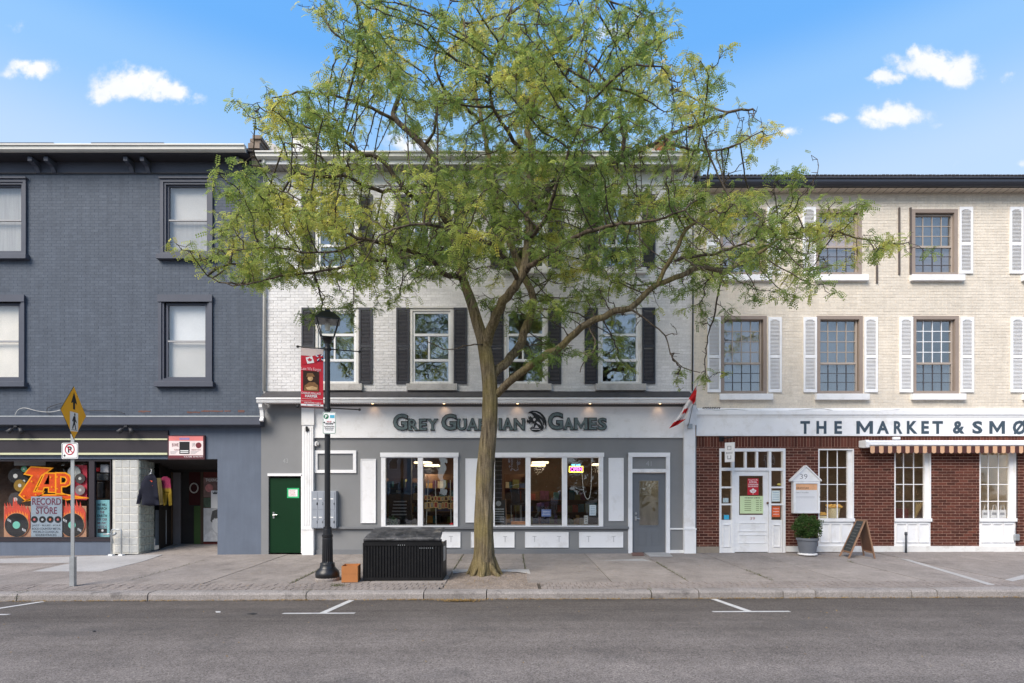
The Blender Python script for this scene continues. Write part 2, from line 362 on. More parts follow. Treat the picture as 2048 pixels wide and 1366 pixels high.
# ================================================================== GROUND
def gz(x, y): return .004 * x + .027 * y                             # pavement falls to the kerb, street climbs to the right
KY = -4.68                                                           # kerb face
def rz(x, y):
    u = KY - y
    z = -.255 + .004 * x
    if u < 2.6: return z + .065 * u
    z += .065 * 2.6
    if u < 6.0: return z + .02 * (u - 2.6)
    z += .02 * 3.4
    if u < 12: return z - .03 * (u - 6)
    return z - .18
def speckle(name, col, var=.12, sp=.5, scale=260, rough=.9, patches=None, objr=0, bands=0, bump=.5):
    t = NT(name)
    n = t.noise(scale, 2, .6); v = t.n('ShaderNodeTexVoronoi'); v.inputs['Scale'].default_value = 95; t.l(t.geo.outputs['Position'], v.inputs['Vector'])
    sc = t.n('ShaderNodeSeparateColor'); t.l(v.outputs['Color'], sc.inputs[0])
    g = t.math('MULTIPLY', t.rng(n, .3, .7, 1 - sp * .45, 1 + sp * .45), t.rng(sc.outputs[0], 0, 1, 1 - sp * .5, 1 + sp * .5))
    g = t.math('MULTIPLY', g, t.rng(t.noise(1.3, 6, .65), .3, .7, 1 - var, 1 + var))
    g = t.math('MULTIPLY', g, t.rng(t.noise(7, 5, .7), .3, .7, 1 - var * .6, 1 + var * .6))
    if objr:
        oi = t.n('ShaderNodeObjectInfo'); g = t.math('MULTIPLY', g, t.rng(oi.outputs['Random'], 0, 1, 1 - objr, 1 + objr))
    if bands: g = t.math('MULTIPLY', g, t.rng(t.noise(1.0, 4, .55, (.05, 1.5, 1)), .36, .64, 1 - bands, 1 + bands))
    cc = t.gain(col, g)
    if name == 'worn_asphalt':                                        # fresher, darker asphalt in the parking lane; driving lane worn pale
        s3 = t.n('ShaderNodeSeparateXYZ'); t.l(t.geo.outputs['Position'], s3.inputs[0])
        yy = t.math('ADD', s3.outputs[1], t.math('MULTIPLY', t.math('SUBTRACT', t.noise(.35, 3), .5), 2.6)); yy = t.math('SUBTRACT', yy, t.math('MULTIPLY', s3.outputs[0], .05))
        cc = t.gain(cc, t.rng(yy, -6.3, -8.3, .66, 1.06))
    if patches: cc = t.mix(t.math('MULTIPLY', t.rng(t.noise(patches[2], 6, .7), .55, .68, 0, 1), patches[1]), cc, patches[0])
    t.bsdf(cc, rough, .12, 0, (n, bump, .004)); return t.m
asphalt = speckle('worn_asphalt', (.178, .155, .138), .14, .85, 210, .88, ((.085, .079, .076), .4, .9), 0, .16, .7)
concrete = speckle('pavement_concrete', (.278, .247, .227), .16, .42, 240, .92, ((.15, .132, .12), .5, 2.4), .10)
kerb_mat = speckle('kerb_concrete', (.28, .255, .24), .16, .5, 200, .92, ((.075, .07, .068), .6, 3.5), .08)
paver_mat = speckle('brick_pavers', (.27, .235, .215), .16, .4, 240, .92, ((.11, .1, .095), .4, 5), .12)
joint_mat = speckle('dark_joint_soil', (.09, .078, .066), .2, .4)
new_concrete = speckle('new_pale_concrete', (.40, .39, .385), .10, .2, 240, .9, ((.28, .27, .26), .4, 2))
mulch_mat = speckle('tree_pit_gravel', (.24, .20, .172), .22, .9, 120, .95, ((.25, .2, .15), .4, 6), 0, 0, 1.0)
ground_mat = mk('bare_ground', (.10, .095, .08), .95, .3, .2)
line_paint = mk('worn_road_paint', (.60, .59, .57), .7, .1, 5, .12, 160, .4, 200, dirt=((.14, .135, .13), .7, 22))

def sheet(name, mat, xs, ys, f, parent=None, kind='structure', dz=0):
    m = MB(); nx, ny = len(xs), len(ys)
    for y in ys:
        for x in xs: m.v.append((x, y, f(x, y) + dz))
    for j in range(ny - 1):
        for i in range(nx - 1):
            a = j * nx + i; m.f.append((a, a + 1, a + nx + 1, a + nx) if ys[1] > ys[0] else (a, a + nx, a + nx + 1, a + 1))
    return m.build(name, mat, parent, kind=kind)
sheet('ground', ground_mat, [-900, 900], [-900, 900], lambda x, y: -.95)
road = sheet('road', asphalt, [-70, -30, 0, 30, 70], [-18.6 + .5 * k for k in range(28)] + [KY], rz)
sidewalk = sheet('sidewalk', joint_mat, [-40, -15, 0, 15, 40], [-4.55, -2, 0, .4], lambda x, y: gz(x, y) - .03)
def slab(name, mat, x0, x1, y0, y1, parent, top=0.0, thick=.05, tilt=(0, 0)):
    m = MB(); cx, cy = (x0 + x1) / 2, (y0 + y1) / 2
    f = lambda x, y: gz(x, y) + top + tilt[0] * (x - cx) + tilt[1] * (y - cy)
    p = [(x0, y0), (x1, y0), (x1, y1), (x0, y1)]
    m.hexa([(x, y, f(x, y) - thick) for x, y in p], [(x, y, f(x, y)) for x, y in p])
    return m.build(name, mat, parent)
JX = [-16.15, -14.65, -13.15, -11.65, -10.15, -8.65, -7.15, -5.6, -4.0, -2.6, -1.2, .27, 1.81, 3.2, 4.75, 6.02, 7.5, 9.0, 10.5, 12.0, 13.5, 15.0]
for i in range(len(JX) - 1):
    for (y0, y1) in ((-1.55, -.002), (-3.86, -1.565)):
        if y0 < -2 and i == 10: y0 = -2.6
        slab('paving_slab', concrete, JX[i] + .008, JX[i + 1] - .008, y0, y1, sidewalk, random.uniform(-.004, .004), tilt=(random.uniform(-.002, .002), random.uniform(-.001, .001)))
# brick paver strip along the kerb
m = MB(); x = -16.0
while x < 15.5:
    for r_ in range(3):
        y0 = -4.425 + r_ * .19 + .003; y1 = y0 + .184
        if not (-1.31 < x < .45):
            xo = x + (.055 if r_ % 2 else 0); t_ = random.uniform(-.004, .003)
            if r_ < 3: m.hexa([(a, b, gz(a, b) - .03) for a, b in ((xo + .005, y0 + .002), (xo + .105, y0 + .002), (xo + .105, y1 - .002), (xo + .005, y1 - .002))],
                              [(a, b, gz(a, b) + t_) for a, b in ((xo + .005, y0 + .002), (xo + .105, y0 + .002), (xo + .105, y1 - .002), (xo + .005, y1 - .002))])
    x += .11
m.build('brick_pavers', paver_mat, sidewalk, kind='stuff')
# kerb stones, each with a rounded nose
kerb = sheet('kerb', joint_mat, [-40, 0, 40], [-4.64, -4.43], lambda x, y: gz(x, y) - .06)
KX = [-16.0, -12.6, PX(33, -4.68), PX(295, -4.68), PX(612, -4.68), PX(847, -4.68), PX(973, -4.68), PX(1303, -4.68), PX(1398, -4.68), PX(1567, -4.68), PX(1632, -4.68), PX(1824, -4.68), PX(1875, -4.68), 9.6, 12.4, 15.5]
for a, b in zip(KX[:-1], KX[1:]):
    prof = [(-4.43, -.32), (-4.43, 0), (-4.60, 0), (-4.655, -.012), (-4.675, -.04), (-4.69, -.32)]
    m = MB(); nseg = max(2, int((b - a) / .35)); dz = random.uniform(-.006, .004)
    for k in range(nseg + 1):
        xx = a + .008 + (b - a - .016) * k / nseg
        for q, (yy, h) in enumerate(prof):
            wob = (random.uniform(-.004, .004) if 0 < q < 5 else 0)
            m.v.append((xx, yy + wob, gz(xx, -4.43) + h + dz + (wob if h > -.1 else 0)))
    n = len(prof)
    for k in range(nseg):
        for q in range(n - 1): m.f.append((k * n + q, (k + 1) * n + q, (k + 1) * n + q + 1, k * n + q + 1))
    m.f.append(tuple(range(n))); m.f.append(tuple(nseg * n + q for q in range(n - 1, -1, -1)))
    m.build('kerb_stone', kerb_mat, kerb)
# pale concrete repairs on the pavement
def patch(name, mat, pts, parent, dz=.007, f=gz):
    """pts: photo pixels on the ground -> a thin sheet laid on it"""
    out = []
    for (px, py) in pts:
        k = (py - 985) / FPX; y = -1.0
        for _ in range(30):
            x = PX(px, y); y = (CAMZ - f(x, y)) / k - DIST
        out.append((PX(px, y), y, f(PX(px, y), y) + dz))
    m = MB(); n = len(out); m.v = out + [(a, b, c - .006) for a, b, c in out]
    m.f.append(tuple(range(n))); m.f.append(tuple(range(2 * n - 1, n - 1, -1)))
    for k in range(n): m.f.append((k, n + k, n + (k + 1) % n, (k + 1) % n))
    # keep the face looking up
    a, b, c = [Vector(out[q]) for q in (0, 1, 2)]
    if (b - a).cross(c - a).z < 0: m.f = [tuple(reversed(q)) for q in m.f]
    return m.build(name, mat, parent)
patch('concrete_patch', new_concrete, [(0, 1118), (330, 1108), (290, 1122), (205, 1143), (66, 1143), (145, 1126), (0, 1126)], sidewalk)
patch('concrete_patch', new_concrete, [(1795, 1116), (1820, 1120), (1990, 1170), (1975, 1170)], sidewalk)
patch('concrete_patch', new_concrete, [(905, 1140), (935, 1139), (945, 1143), (905, 1147)], sidewalk)
patch('concrete_patch', new_concrete, [(990, 1140), (1058, 1139), (1061, 1148), (1035, 1144), (990, 1143)], sidewalk)
patch('concrete_patch', new_concrete, [(1205, 1121), (1285, 1118), (1302, 1123), (1290, 1122)], sidewalk)
patch('concrete_patch', new_concrete, [(1286, 1104), (1335, 1104), (1346, 1114), (1300, 1114)], sidewalk, .012)
patch('concrete_patch', new_concrete, [(2010, 1160), (2048, 1150), (2048, 1158), (2025, 1163)], sidewalk)
patch('steel_plate', mk('rusty_plate', lin(120, 92, 84), .7, .2, 9), [(1262, 1104), (1286, 1104), (1288, 1112), (1264, 1112)], sidewalk, .014)
# parking bay marks
def mark(x0, x1, y0, y1):
    n = 6
    sheet('painted_marking', line_paint, [x0 + (x1 - x0) * k / 3 for k in range(4)], [y0 + (y1 - y0) * k / n for k in range(n + 1)], rz, road, None, .004)
for xa, xb, xs in ((-3.21, -2.2, -2.66), (2.81, 3.89, 3.33), (-8.5, -7.05, -7.76), (8.6, 9.7, 9.15)):
    mark(xa, xb, -6.20, -6.11); mark(xs - .05, xs + .05, -6.11, -4.72)
# tree pit: crumbled gravel mounded round the trunk
TX, TY = PX(968, -3.1), -3.1
xs = [-1.2 + .05 * k for k in range(34)]; ys = [-4.43 + .05 * k for k in range(38)]
def pit(x, y):
    r = math.hypot(x - TX, y - TY); h = .05 * math.exp(-(r / .42) ** 2)
    return gz(x, y) - .012 + h + .012 * mnoise.noise(Vector((x * 6, y * 6, 0))) + .006 * mnoise.noise(Vector((x * 23, y * 23, 3)))
ys2 = [y for y in ys if y < -2.56]
props(sheet('tree_pit', mulch_mat, xs, ys2, pit))

# ================================================================== BUILDINGS: shared makers
def wall(name, mat, parent, x0, x1, z0, z1, opens, y0=0.0, th=.28):
    xs = sorted({x0, x1} | {v for o in opens for v in o[:2] if x0 < v < x1}); zs = sorted({z0, z1} | {v for o in opens for v in o[2:] if z0 < v < z1})
    m = MB(); inside = lambda x, z: any(o[0] < x < o[1] and o[2] < z < o[3] for o in opens)
    for i in range(len(xs) - 1):
        for j in range(len(zs) - 1):
            a, b, c, d = xs[i], xs[i + 1], zs[j], zs[j + 1]
            if inside((a + b) / 2, (c + d) / 2): continue
            m.quad((a, y0, c), (b, y0, c), (b, y0, d), (a, y0, d)); m.quad((b, y0 + th, c), (a, y0 + th, c), (a, y0 + th, d), (b, y0 + th, d))
    for o in opens + [(x0, x1, z0, z1)]:
        s = o[:2] + o[2:]; a, b, c, d = max(o[0], x0), min(o[1], x1), max(o[2], z0), min(o[3], z1)
        m.quad((a, y0, c), (a, y0 + th, c), (a, y0 + th, d), (a, y0, d)); m.quad((b, y0, c), (b, y0, d), (b, y0 + th, d), (b, y0 + th, c))
        m.quad((a, y0, c), (b, y0, c), (b, y0 + th, c), (a, y0 + th, c)); m.quad((a, y0, d), (a, y0 + th, d), (b, y0 + th, d), (b, y0, d))
    return m.build(name, mat, parent)
def bricks(parent, mat, x0, x1, z0, z1, opens, y, proud, L=.213, H=.0711, joint=.010, nmax=300, ox=0, oz=0, focus=(0, 3), soldier=False, name='brick', jit=.0012):
    """courses of bricks standing proud of the mortar; openings cut them; past nmax the rest is one joined part"""
    rng_ = random.Random(5); full = []; rest = []
    r0 = math.floor((z0 - oz) / H); r1 = math.ceil((z1 - oz) / H)
    for r_ in range(r0, r1):
        a = max(z0, oz + r_ * H + joint / 2); b = min(z1, oz + (r_ + 1) * H - joint / 2)
        if b - a < .012: continue
        off = 0 if soldier else (.5 * L if r_ % 2 else 0)
        k0 = math.floor((x0 - ox - off) / L)
        k1 = math.ceil((x1 - ox - off) / L)
        cuts = [(o[0], o[1]) for o in opens if o[2] < b and o[3] > a]
        for k in range(k0, k1):
            segs = [(max(x0, ox + off + k * L + joint / 2), min(x1, ox + off + (k + 1) * L - joint / 2))]
            for (c0, c1) in cuts:
                ns = []
                for (s0, s1) in segs:
                    if c1 <= s0 or c0 >= s1: ns.append((s0, s1)); continue
                    if c0 > s0: ns.append((s0, c0))
                    if c1 < s1: ns.append((c1, s1))
                segs = ns
            for (s0, s1) in segs:
                if s1 - s0 < .02: continue
                p = proud + rng_.uniform(-jit, jit)
                if abs(s1 - s0 - (L - joint)) < .001 and abs(b - a - (H - joint)) < .001: full.append((s0, s1, a, b, p))
                else: rest.append((s0, s1, a, b, p))
    full.sort(key=lambda q: (q[0] - focus[0]) ** 2 + (q[2] - focus[1]) ** 2)
    ind, rest = full[:nmax], rest + full[nmax:]
    if ind:
        me = bpy.data.meshes.new('brick'); hl, hh, d = (L - joint) / 2, (H - joint) / 2, .012
        v = [(-hl, 0, -hh), (hl, 0, -hh), (hl, 0, hh), (-hl, 0, hh), (-hl, d, -hh), (hl, d, -hh), (hl, d, hh), (-hl, d, hh)]
        me.from_pydata(v, [], [(0, 1, 2, 3), (1, 5, 6, 2), (5, 4, 7, 6), (4, 0, 3, 7), (3, 2, 6, 7), (4, 5, 1, 0)]); me.materials.append(mat)
        for (s0, s1, a, b, p) in ind: link(name, me, mat, parent, loc=((s0 + s1) / 2, y - p, (a + b) / 2))
    if rest:
        n = len(rest); q = np.array(rest); d = .012; V_ = np.empty((n, 8, 3)); yf = y - q[:, 4]
        for i, (xi, yi, zi) in enumerate(((0, 0, 2), (1, 0, 2), (1, 0, 3), (0, 0, 3), (0, 1, 2), (1, 1, 2), (1, 1, 3), (0, 1, 3))):
            V_[:, i, 0] = q[:, xi]; V_[:, i, 1] = yf + d * yi; V_[:, i, 2] = q[:, zi]
        F = np.array([(0, 1, 2, 3), (1, 5, 6, 2), (5, 4, 7, 6), (4, 0, 3, 7), (3, 2, 6, 7)])
        F = (F[None] + 8 * np.arange(n)[:, None, None]).reshape(-1, 4)
        me = bpy.data.meshes.new('brick_courses'); me.from_pydata(V_.reshape(-1, 3).tolist(), [], F.tolist())
        link('brick_courses', me, mat, parent)['kind'] = 'stuff'
def rect(x0, x1, yt, yb, y=0): return (PX(x0, y), PX(x1, y), PZ(yb, y), PZ(yt, y))
def shutter(parent, mat, x0, x1, yt, yb, rails, arch=False, pitch=.034):
    """louvred shutter: stiles and rails round tilted slats"""
    s = MB(); y1, y0 = -.008, -.042; t = .045
    X0, X1, Z0, Z1 = PX(x0), PX(x1), PZ(yb), PZ(yt)
    s.box(X0, X0 + t, y0, y1, Z0, Z1); s.box(X1 - t, X1, y0, y1, Z0, Z1)
    zs = sorted([Z0 + .035, Z1 - .03] + [PZ(r_) for r_ in rails])
    for z in zs: s.box(X0 + t, X1 - t, y0 + .002, y1, z - .035, z + .03)
    if arch:
        n = 8; xm = (X0 + X1) / 2; hw = (X1 - X0) / 2 - t
        pts = [(xm - hw + 2 * hw * k / n, Z1 - .06 - .05 * (2 * k / n - 1) ** 2) for k in range(n + 1)]
        for k in range(n): s.prism([pts[k], pts[k + 1], (pts[k + 1][0], Z1 - .055), (pts[k][0], Z1 - .055)], y0 + .003, y1)
    f = s.build('shutter', mat, parent)
    l_ = MB()
    for a, b in zip(zs[:-1], zs[1:]):
        z = a + .03
        while z < b - .06:
            l_.hexa([(X0 + t, y0 + .004, z), (X1 - t, y0 + .004, z), (X1 - t, y1, z + .012), (X0 + t, y1, z + .012)],
                    [(X0 + t, y0 + .008, z + .008), (X1 - t, y0 + .008, z + .008), (X1 - t, y1, z + pitch - .004), (X0 + t, y1, z + pitch - .004)])
            z += pitch
    l_.build('louvres', mat, f, kind='stuff')
    return f
def grid(x0, x1, yt, yb, nx, ny): return [(x0 + (x1 - x0) * i / nx, x0 + (x1 - x0) * (i + 1) / nx, yt + (yb - yt) * j / ny, yt + (yb - yt) * (j + 1) / ny) for j in range(ny) for i in range(nx)]
def panes(parent, mat, x0, x1, yt, yb, nx, ny, y, barmat, bar=.9, name='pane'):
    for (a, b, c, d) in grid(x0, x1, yt, yb, nx, ny): one(mat, name, parent, a, b, c, d, y, y + .004, 0)
    for i in range(1, nx): xx = x0 + (x1 - x0) * i / nx; one(barmat, 'glazing_bar', parent, xx - bar, xx + bar, yt, yb, y - .014, y - .002, 0)
    for j in range(1, ny): zz = yt + (yb - yt) * j / ny; one(barmat, 'glazing_bar', parent, x0, x1, zz - bar, zz + bar, y - .012, y - .003, 0)
def shell(parent, mat, x0, x1, ztop, ybk=11.0, roofmat=None, floors=()):
    m = MB(); m.box(x0 + .01, x0 + .25, .3, ybk, -.4, ztop); m.box(x1 - .25, x1 - .01, .3, ybk, -.4, ztop); m.box(x0 + .25, x1 - .25, ybk - .25, ybk, -.4, ztop)
    for z in floors: m.box(x0 + .25, x1 - .25, .285, ybk - .25, z - .12, z + .1)
    return m.build('side_and_rear_walls', mat, parent)

# ================================================================== LEFT: slate-blue brick building with the record shop
LX0, LX1 = -15.2, PX(527)
LB = empty('brick_building', ((LX0 + LX1) / 2, 3, 0), 'slate blue painted brick building with the record shop at street level', 'building')
LBd = lambda: None
lw = []                                                              # (outer frame px) upper and lower windows
for dx in (0, -372): lw.append(('u', 323 + dx, 427 + dx, 360, 521, 337 + dx, 413 + dx, 372, 504, 440))
for dx in (0, -374): lw.append(('l', 319 + dx, 426 + dx, 592, 775, 335 + dx, 410 + dx, 609, 754, 682))
LOP = [rect(a + 4, b - 4, t_ + 3, bt - 8) for (_, a, b, t_, bt, *_r) in lw]
ZU = PZ(846)                                                         # top of the shop front
blue_brick = brickmat('slate_blue_painted_brick', (lin(89, 97, 109), lin(95, 103, 115)), var=.04, rough=.7, bump=.5, streak=.2, dirt=(lin(74, 81, 93), .4, .9))
wall('wall', blue_wall, LB, LX0, LX1, ZU, 9.84, LOP)
bricks(LB, blue_brick, LX0, LX1, ZU + .02, PZ(347), [rect(a, b, t_, bt) for (_, a, b, t_, bt, *_r) in lw], 0, .0022, focus=(-8, 5), jit=.0008)
shell(LB, blue_stucco, LX0, LX1, 9.84, floors=(3.45, 6.6))
one(blue_trim, 'frieze_board', LB, -200, 526.5, 325, 346, -.02, .0, 0); one(fascia_dark, 'frieze_moulding', LB, -200, 526.5, 346, 348.5, -.035, .0, 0)
curt = [mk('grey_white_blind', (.58, .565, .54), .8, .05, 2), mk('white_curtain', (.72, .73, .74), .8, .06, 2), mk('cream_curtain', (.8, .75, .67), .85, .08, 2), mk('grey_net_curtain', (.40, .395, .385), .85, .14, 3, stretch=(6, 6, .4))]
for i, (k, a, b, t_, bt, ga, gb, gt, gbm, rail) in enumerate(lw):
    W = MB().frame(a, b, t_, bt - 9, 6, -.055, .10, 0).build('window', blue_trim, LB)
    MB().frame(a + 6, b - 6, t_ + 6, bt - 14, 4, -.030, .09, 0).build('inner_casing', blue_trim, W)
    if k == 'u': one(blue_trim, 'crown_moulding', W, a - 2, b + 2, t_ - 3, t_, -.09, .0, 0)
    else: one(blue_trim, 'lintel_board', W, a - 1, b + 1, t_ - 1, t_ + 13, -.075, -.056, 0)
    one(blue_trim, 'sill', W, a - 5, b + 5, bt - 10, bt, -.13, .02, 0, bevel=.006)
    MB().frame(ga - 4, gb + 4, gt - 3, gbm + 4, 4.2, .02, .07, 0).build('sash_frame', blue_trim, W)
    one(mk('pale_meeting_rail', (.35, .35, .36), .6), 'meeting_rail', W, ga, gb, rail - 1.3, rail + 1.6, .015, .06, 0)
    one(GL_L, 'pane', W, ga, gb, gt, rail - 1.3, .050, .054, 0); one(GL_L, 'pane', W, ga, gb, rail + 1.6, gbm, .034, .038, 0)
    one(curt[(0, 3, 1, 2)[i]], 'blind', W, ga - 4, gb + 4, gt - 4, rail + 2, .16, .165, 0); one(curt[(3, 3, 0, 2)[i]], 'lower_curtain', W, ga - 4, gb + 4, rail - 2, gbm + 3, .13, .135, 0)
# eaves: fascia, gutter, soffit and paired brackets
ov = -.35
MB().box(LX0, PX(496, ov), ov, .0, PZ(308, ov), PZ(303, ov) - .03).build('soffit', fascia_dark, LB)
one(fascia_dark, 'fascia_board', LB, -250, 496, 300, 309, ov - .02, ov + .0, ov)
m = MB(); z0, z1 = PZ(302, ov - .1), PZ(290, ov - .1)
m.prismx([(ov - .03, z0), (ov - .03, z1), (ov - .16, z1), (ov - .165, z1 - .03), (ov - .13, z1 - .045), (ov - .13, z0 + .03), (ov - .08, z0)], LX0, PX(494, ov)); m.build('gutter', gutter_white, LB)
for bx in (66, 98, 256, 289, 477, -110, -142):
    q = MB(); X0 = PX(bx - 4, -.2); X1 = PX(bx + 4, -.2)
    zt = PZ(309, ov); q.prismx([(0, zt - .02), (ov + .05, zt - .02), (ov + .05, zt - .12), (-.12, zt - .16), (-.05, zt - .27), (0, zt - .29)], X0, X1); q.build('eaves_bracket', blue_trim, LB)
m = MB(); m.prismx([(ov + .02, 9.86), (ov + .02, 9.93), (5, 11.2), (10.9, 9.95), (10.9, 9.86)], LX0, LX1 - .02); m.build('roof', roof_shingle, LB)
for x0, x1, s in ((0, 110, 1), (185, 330, 0)):                        # lifted shingle edge over the gutter
    one(roof_shingle, 'shingle_edge', LB, x0, x1, 287.5, 289.5, ov - .05, ov + .2, ov)
# stone corner corbel at the party wall
cor = MB()
for k, (a, b, c, d, yy) in enumerate(((505, 522, 270, 277, -.34), (500, 521, 277, 286, -.30), (496, 519, 286, 296, -.36), (499, 518, 296, 312, -.26), (503, 517, 312, 330, -.2))):
    cor.pb(a, b, c, d, yy, .2, yy)
cor.build('corner_corbel', mk('weathered_stone', lin(134, 120, 108), .9, .25, 6, .15, 50, .6, 40), LB)
# shop front -----------------------------------------------------------
ly = -.26
MB().prismx([(0, PZ(832, ly) + .03), (ly, PZ(833, ly)), (ly, PZ(849, ly)), (ly + .05, PZ(851, ly)), (0, PZ(851, ly))], LX0, PX(520, ly)).build('shopfront_canopy', blue_trim, LB)
one(galv, 'canopy_flashing', LB, -250, 520, 831.5, 833.5, ly - .006, ly + .02, ly)
lsop = [rect(-260, 222, 918, 1078), rect(222, 435, 918, 1130)]
wall('shopfront_wall', blue_stucco, LB, LX0, PX(522), -.4, ZU, [(a, b, c if i == 0 else -.4, d) for i, (a, b, c, d) in enumerate(lsop)], .0, .22)
one(black_strip, 'blank_signboard', LB, -260, 338, 861, 906, -.05, .0, 0)
one(pale_trim, 'signboard_trim', LB, -260, 338, 877.5, 880.5, -.075, -.05, 0); one(pale_trim, 'signboard_trim', LB, -260, 338, 906, 910, -.075, .0, 0)
SW = MB().frame(-250, 222, 919, 1078, 3.5, .03, .10, 0).build('shop_window', black_strip, LB)
one(black_strip, 'mullion', SW, 176, 187, 922, 1075, .028, .10, 0); one(GL_REC, 'pane', SW, -246, 176, 922.5, 1074.5, .06, .066, 0); one(GL_REC, 'pane', SW, 187, 218.5, 922.5, 1074.5, .06, .066, 0)
one(black_strip, 'sill', SW, -250, 223, 1078, 1083, -.02, .1, 0)
disp = mk('brown_display_lining', lin(92, 74, 64), .85, .25, 4)
rm = MB(); a, b, c, d = PX(-250), PX(221), PZ(1080), PZ(916)
rm.quad((a, 1.1, c), (b, 1.1, c), (b, 1.1, d), (a, 1.1, d)); rm.quad((a, .225, c), (b, .225, c), (b, 1.1, c), (a, 1.1, c)); rm.quad((a, .225, d), (a, 1.1, d), (b, 1.1, d), (b, .225, d)); rm.quad((b, .225, c), (b, .225, d), (b, 1.1, d), (b, 1.1, c))
rm.build('display_alcove', disp, LB)
# glass-block corner, each block a piece of its own
GBm = glass('glass_block', .10, 1.2, (.72, .74, .70), .25, .6)
gbw = mk('glass_block_face', (.52, .52, .50), .22, .12, 9, .1, 50, .35, 60, spec=.6); gbc = mk('glass_block_clear', (.42, .46, .42), .15, .35, 16, .2, 40, .8, 24, spec=.7)
mort = mk('pale_mortar', (.62, .60, .54), .9, .15, 6)
pit_x = [228, 243.3, 258.6, 274]
wallcol = MB().pb(223, 275, 919, 1108, .03, .10, 0).pb(270, 276, 919, 1108, .10, .62, 0); wallcol.build('glass_block_mortar', mort, LB)
for j in range(12):
    yt, yb = 920 + j * 15.5, 920 + (j + 1) * 15.5
    for i in range(3):
        o = MB().pb(pit_x[i] + .8, pit_x[i + 1] - .8, yt + .8, yb - .8, .022, .03, 0).build('glass_block', gbw, LB, bevel=.004)
    for i in range(3):                                               # the return into the entrance
        y0 = .04 + i * .195; xx = PX(276)
        MB().box(xx, xx + .02, y0 + .008, y0 + .187, PZ(yb - .8), PZ(yt + .8)).build('glass_block', gbc, LB, bevel=.012)
# recessed entrance
rx0, rx1, rzt, rd = PX(276), PX(435), PZ(918), 1.55
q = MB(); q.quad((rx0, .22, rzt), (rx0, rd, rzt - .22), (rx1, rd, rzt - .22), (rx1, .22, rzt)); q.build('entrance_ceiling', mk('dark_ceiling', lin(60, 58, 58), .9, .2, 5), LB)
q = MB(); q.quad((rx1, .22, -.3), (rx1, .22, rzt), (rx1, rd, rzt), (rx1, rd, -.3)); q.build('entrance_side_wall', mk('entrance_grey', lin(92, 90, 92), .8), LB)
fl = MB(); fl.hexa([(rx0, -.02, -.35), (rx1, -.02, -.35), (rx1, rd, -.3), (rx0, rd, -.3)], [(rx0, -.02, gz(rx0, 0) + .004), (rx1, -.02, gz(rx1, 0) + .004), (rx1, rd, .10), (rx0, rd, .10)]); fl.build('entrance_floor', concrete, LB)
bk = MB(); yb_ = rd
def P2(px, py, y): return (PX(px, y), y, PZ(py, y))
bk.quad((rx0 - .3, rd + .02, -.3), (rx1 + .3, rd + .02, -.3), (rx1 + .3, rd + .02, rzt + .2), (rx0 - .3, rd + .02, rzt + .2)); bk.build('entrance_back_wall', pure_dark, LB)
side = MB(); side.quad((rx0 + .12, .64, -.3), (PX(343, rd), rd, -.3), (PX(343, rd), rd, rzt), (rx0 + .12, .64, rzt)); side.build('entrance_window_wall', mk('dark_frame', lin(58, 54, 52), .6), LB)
def bp(name, mat, x0, x1, yt, yb, y=rd - .04, th=.03): return MB().pb(x0, x1, yt, yb, y, y + th, y).build(name, mat, LB)
bp('door_post', mk('weathered_oak', lin(96, 78, 62), .7), 341, 345, 935, 1094); bp('notice_panel', mk('grey_panel', lin(118, 114, 116), .7, .1), 346, 361, 945, 1090)
bp('red_inner_wall', mk('dark_red_paint', lin(58, 16, 14), .7), 378, 400, 942, 1010, rd + .0, .01); bp('green_half_door', mk('dark_green_paint', lin(50, 74, 34), .6), 388, 401, 1012, 1088, rd - .05)
bp('door_post', mk('brown_door_post', lin(70, 56, 44), .7), 401, 406, 938, 1092, rd - .08, .06); bp('glazed_door', mk('red_door_paint', lin(96, 40, 34), .6), 406, 437, 940, 1092, rd - .06, .03)
bp('lintel', pure_dark, 300, 436, 936, 944, rd - .1, .06)

bare = mk('bare_red_brown_brick', lin(112, 84, 78), .9, .3, 14)
for (a, b, c, d) in ((277, 301, 821.5, 824.5), (374, 400, 823, 826), (402, 446, 821, 824), (449, 461, 820.5, 823), (476, 489, 820, 825)):
    n_ = 7; up = [(a + (b - a) * k / n_, c + random.uniform(-.8, .8)) for k in range(n_ + 1)]; dn = [(a + (b - a) * k / n_, d + random.uniform(-.8, .8)) for k in range(n_, -1, -1)]
    shape([up + dn], bare, LB, -.0062, .003, name='peeled_patch')
# ================================================================== MIDDLE: white brick building with the games shop
MX0, MX1 = LX1, PX(1388)
MBD = empty('brick_building', ((MX0 + MX1) / 2, 3, 0), 'white painted brick building with charcoal shutters and grey games shop front', 'building')
mw = [674, 863, 1051, 1239]
MWIN = []
for cx in mw:
    MWIN.append((cx - 43, cx + 43, 391, 538, 3)); MWIN.append((cx - 43, cx + 43, 617, 769, 2))
MOP = [rect(a, b, t_, bt) for (a, b, t_, bt, _) in MWIN]
ZM = PZ(786)
white_brick = brickmat('white_painted_brick', ((.80, .79, .795), (.74, .73, .735)), var=.06, rough=.65, bump=.6, streak=.10, dirt=((.47, .45, .43), .55, 2.3))
white_joint = mk('white_wall_joints', (.64, .63, .62), .9, .25, 1.5, .1, 60, .4, 50)
wall('wall', white_joint, MBD, MX0 + .002, MX1, ZM, 9.6, MOP)
bricks(MBD, white_brick, MX0 + .01, MX1, ZM + .02, PZ(372), MOP, 0, .006, focus=(-4.6, 4.9), jit=.0025)
shell(MBD, white_joint, MX0, MX1, 9.6, floors=(3.6, 6.6))
one(white_paint, 'frieze_board', MBD, 528, 1387, 343, 371, -.02, 0, 0); one(old_white, 'frieze_moulding', MBD, 528, 1387, 369.5, 372, -.035, 0, 0)
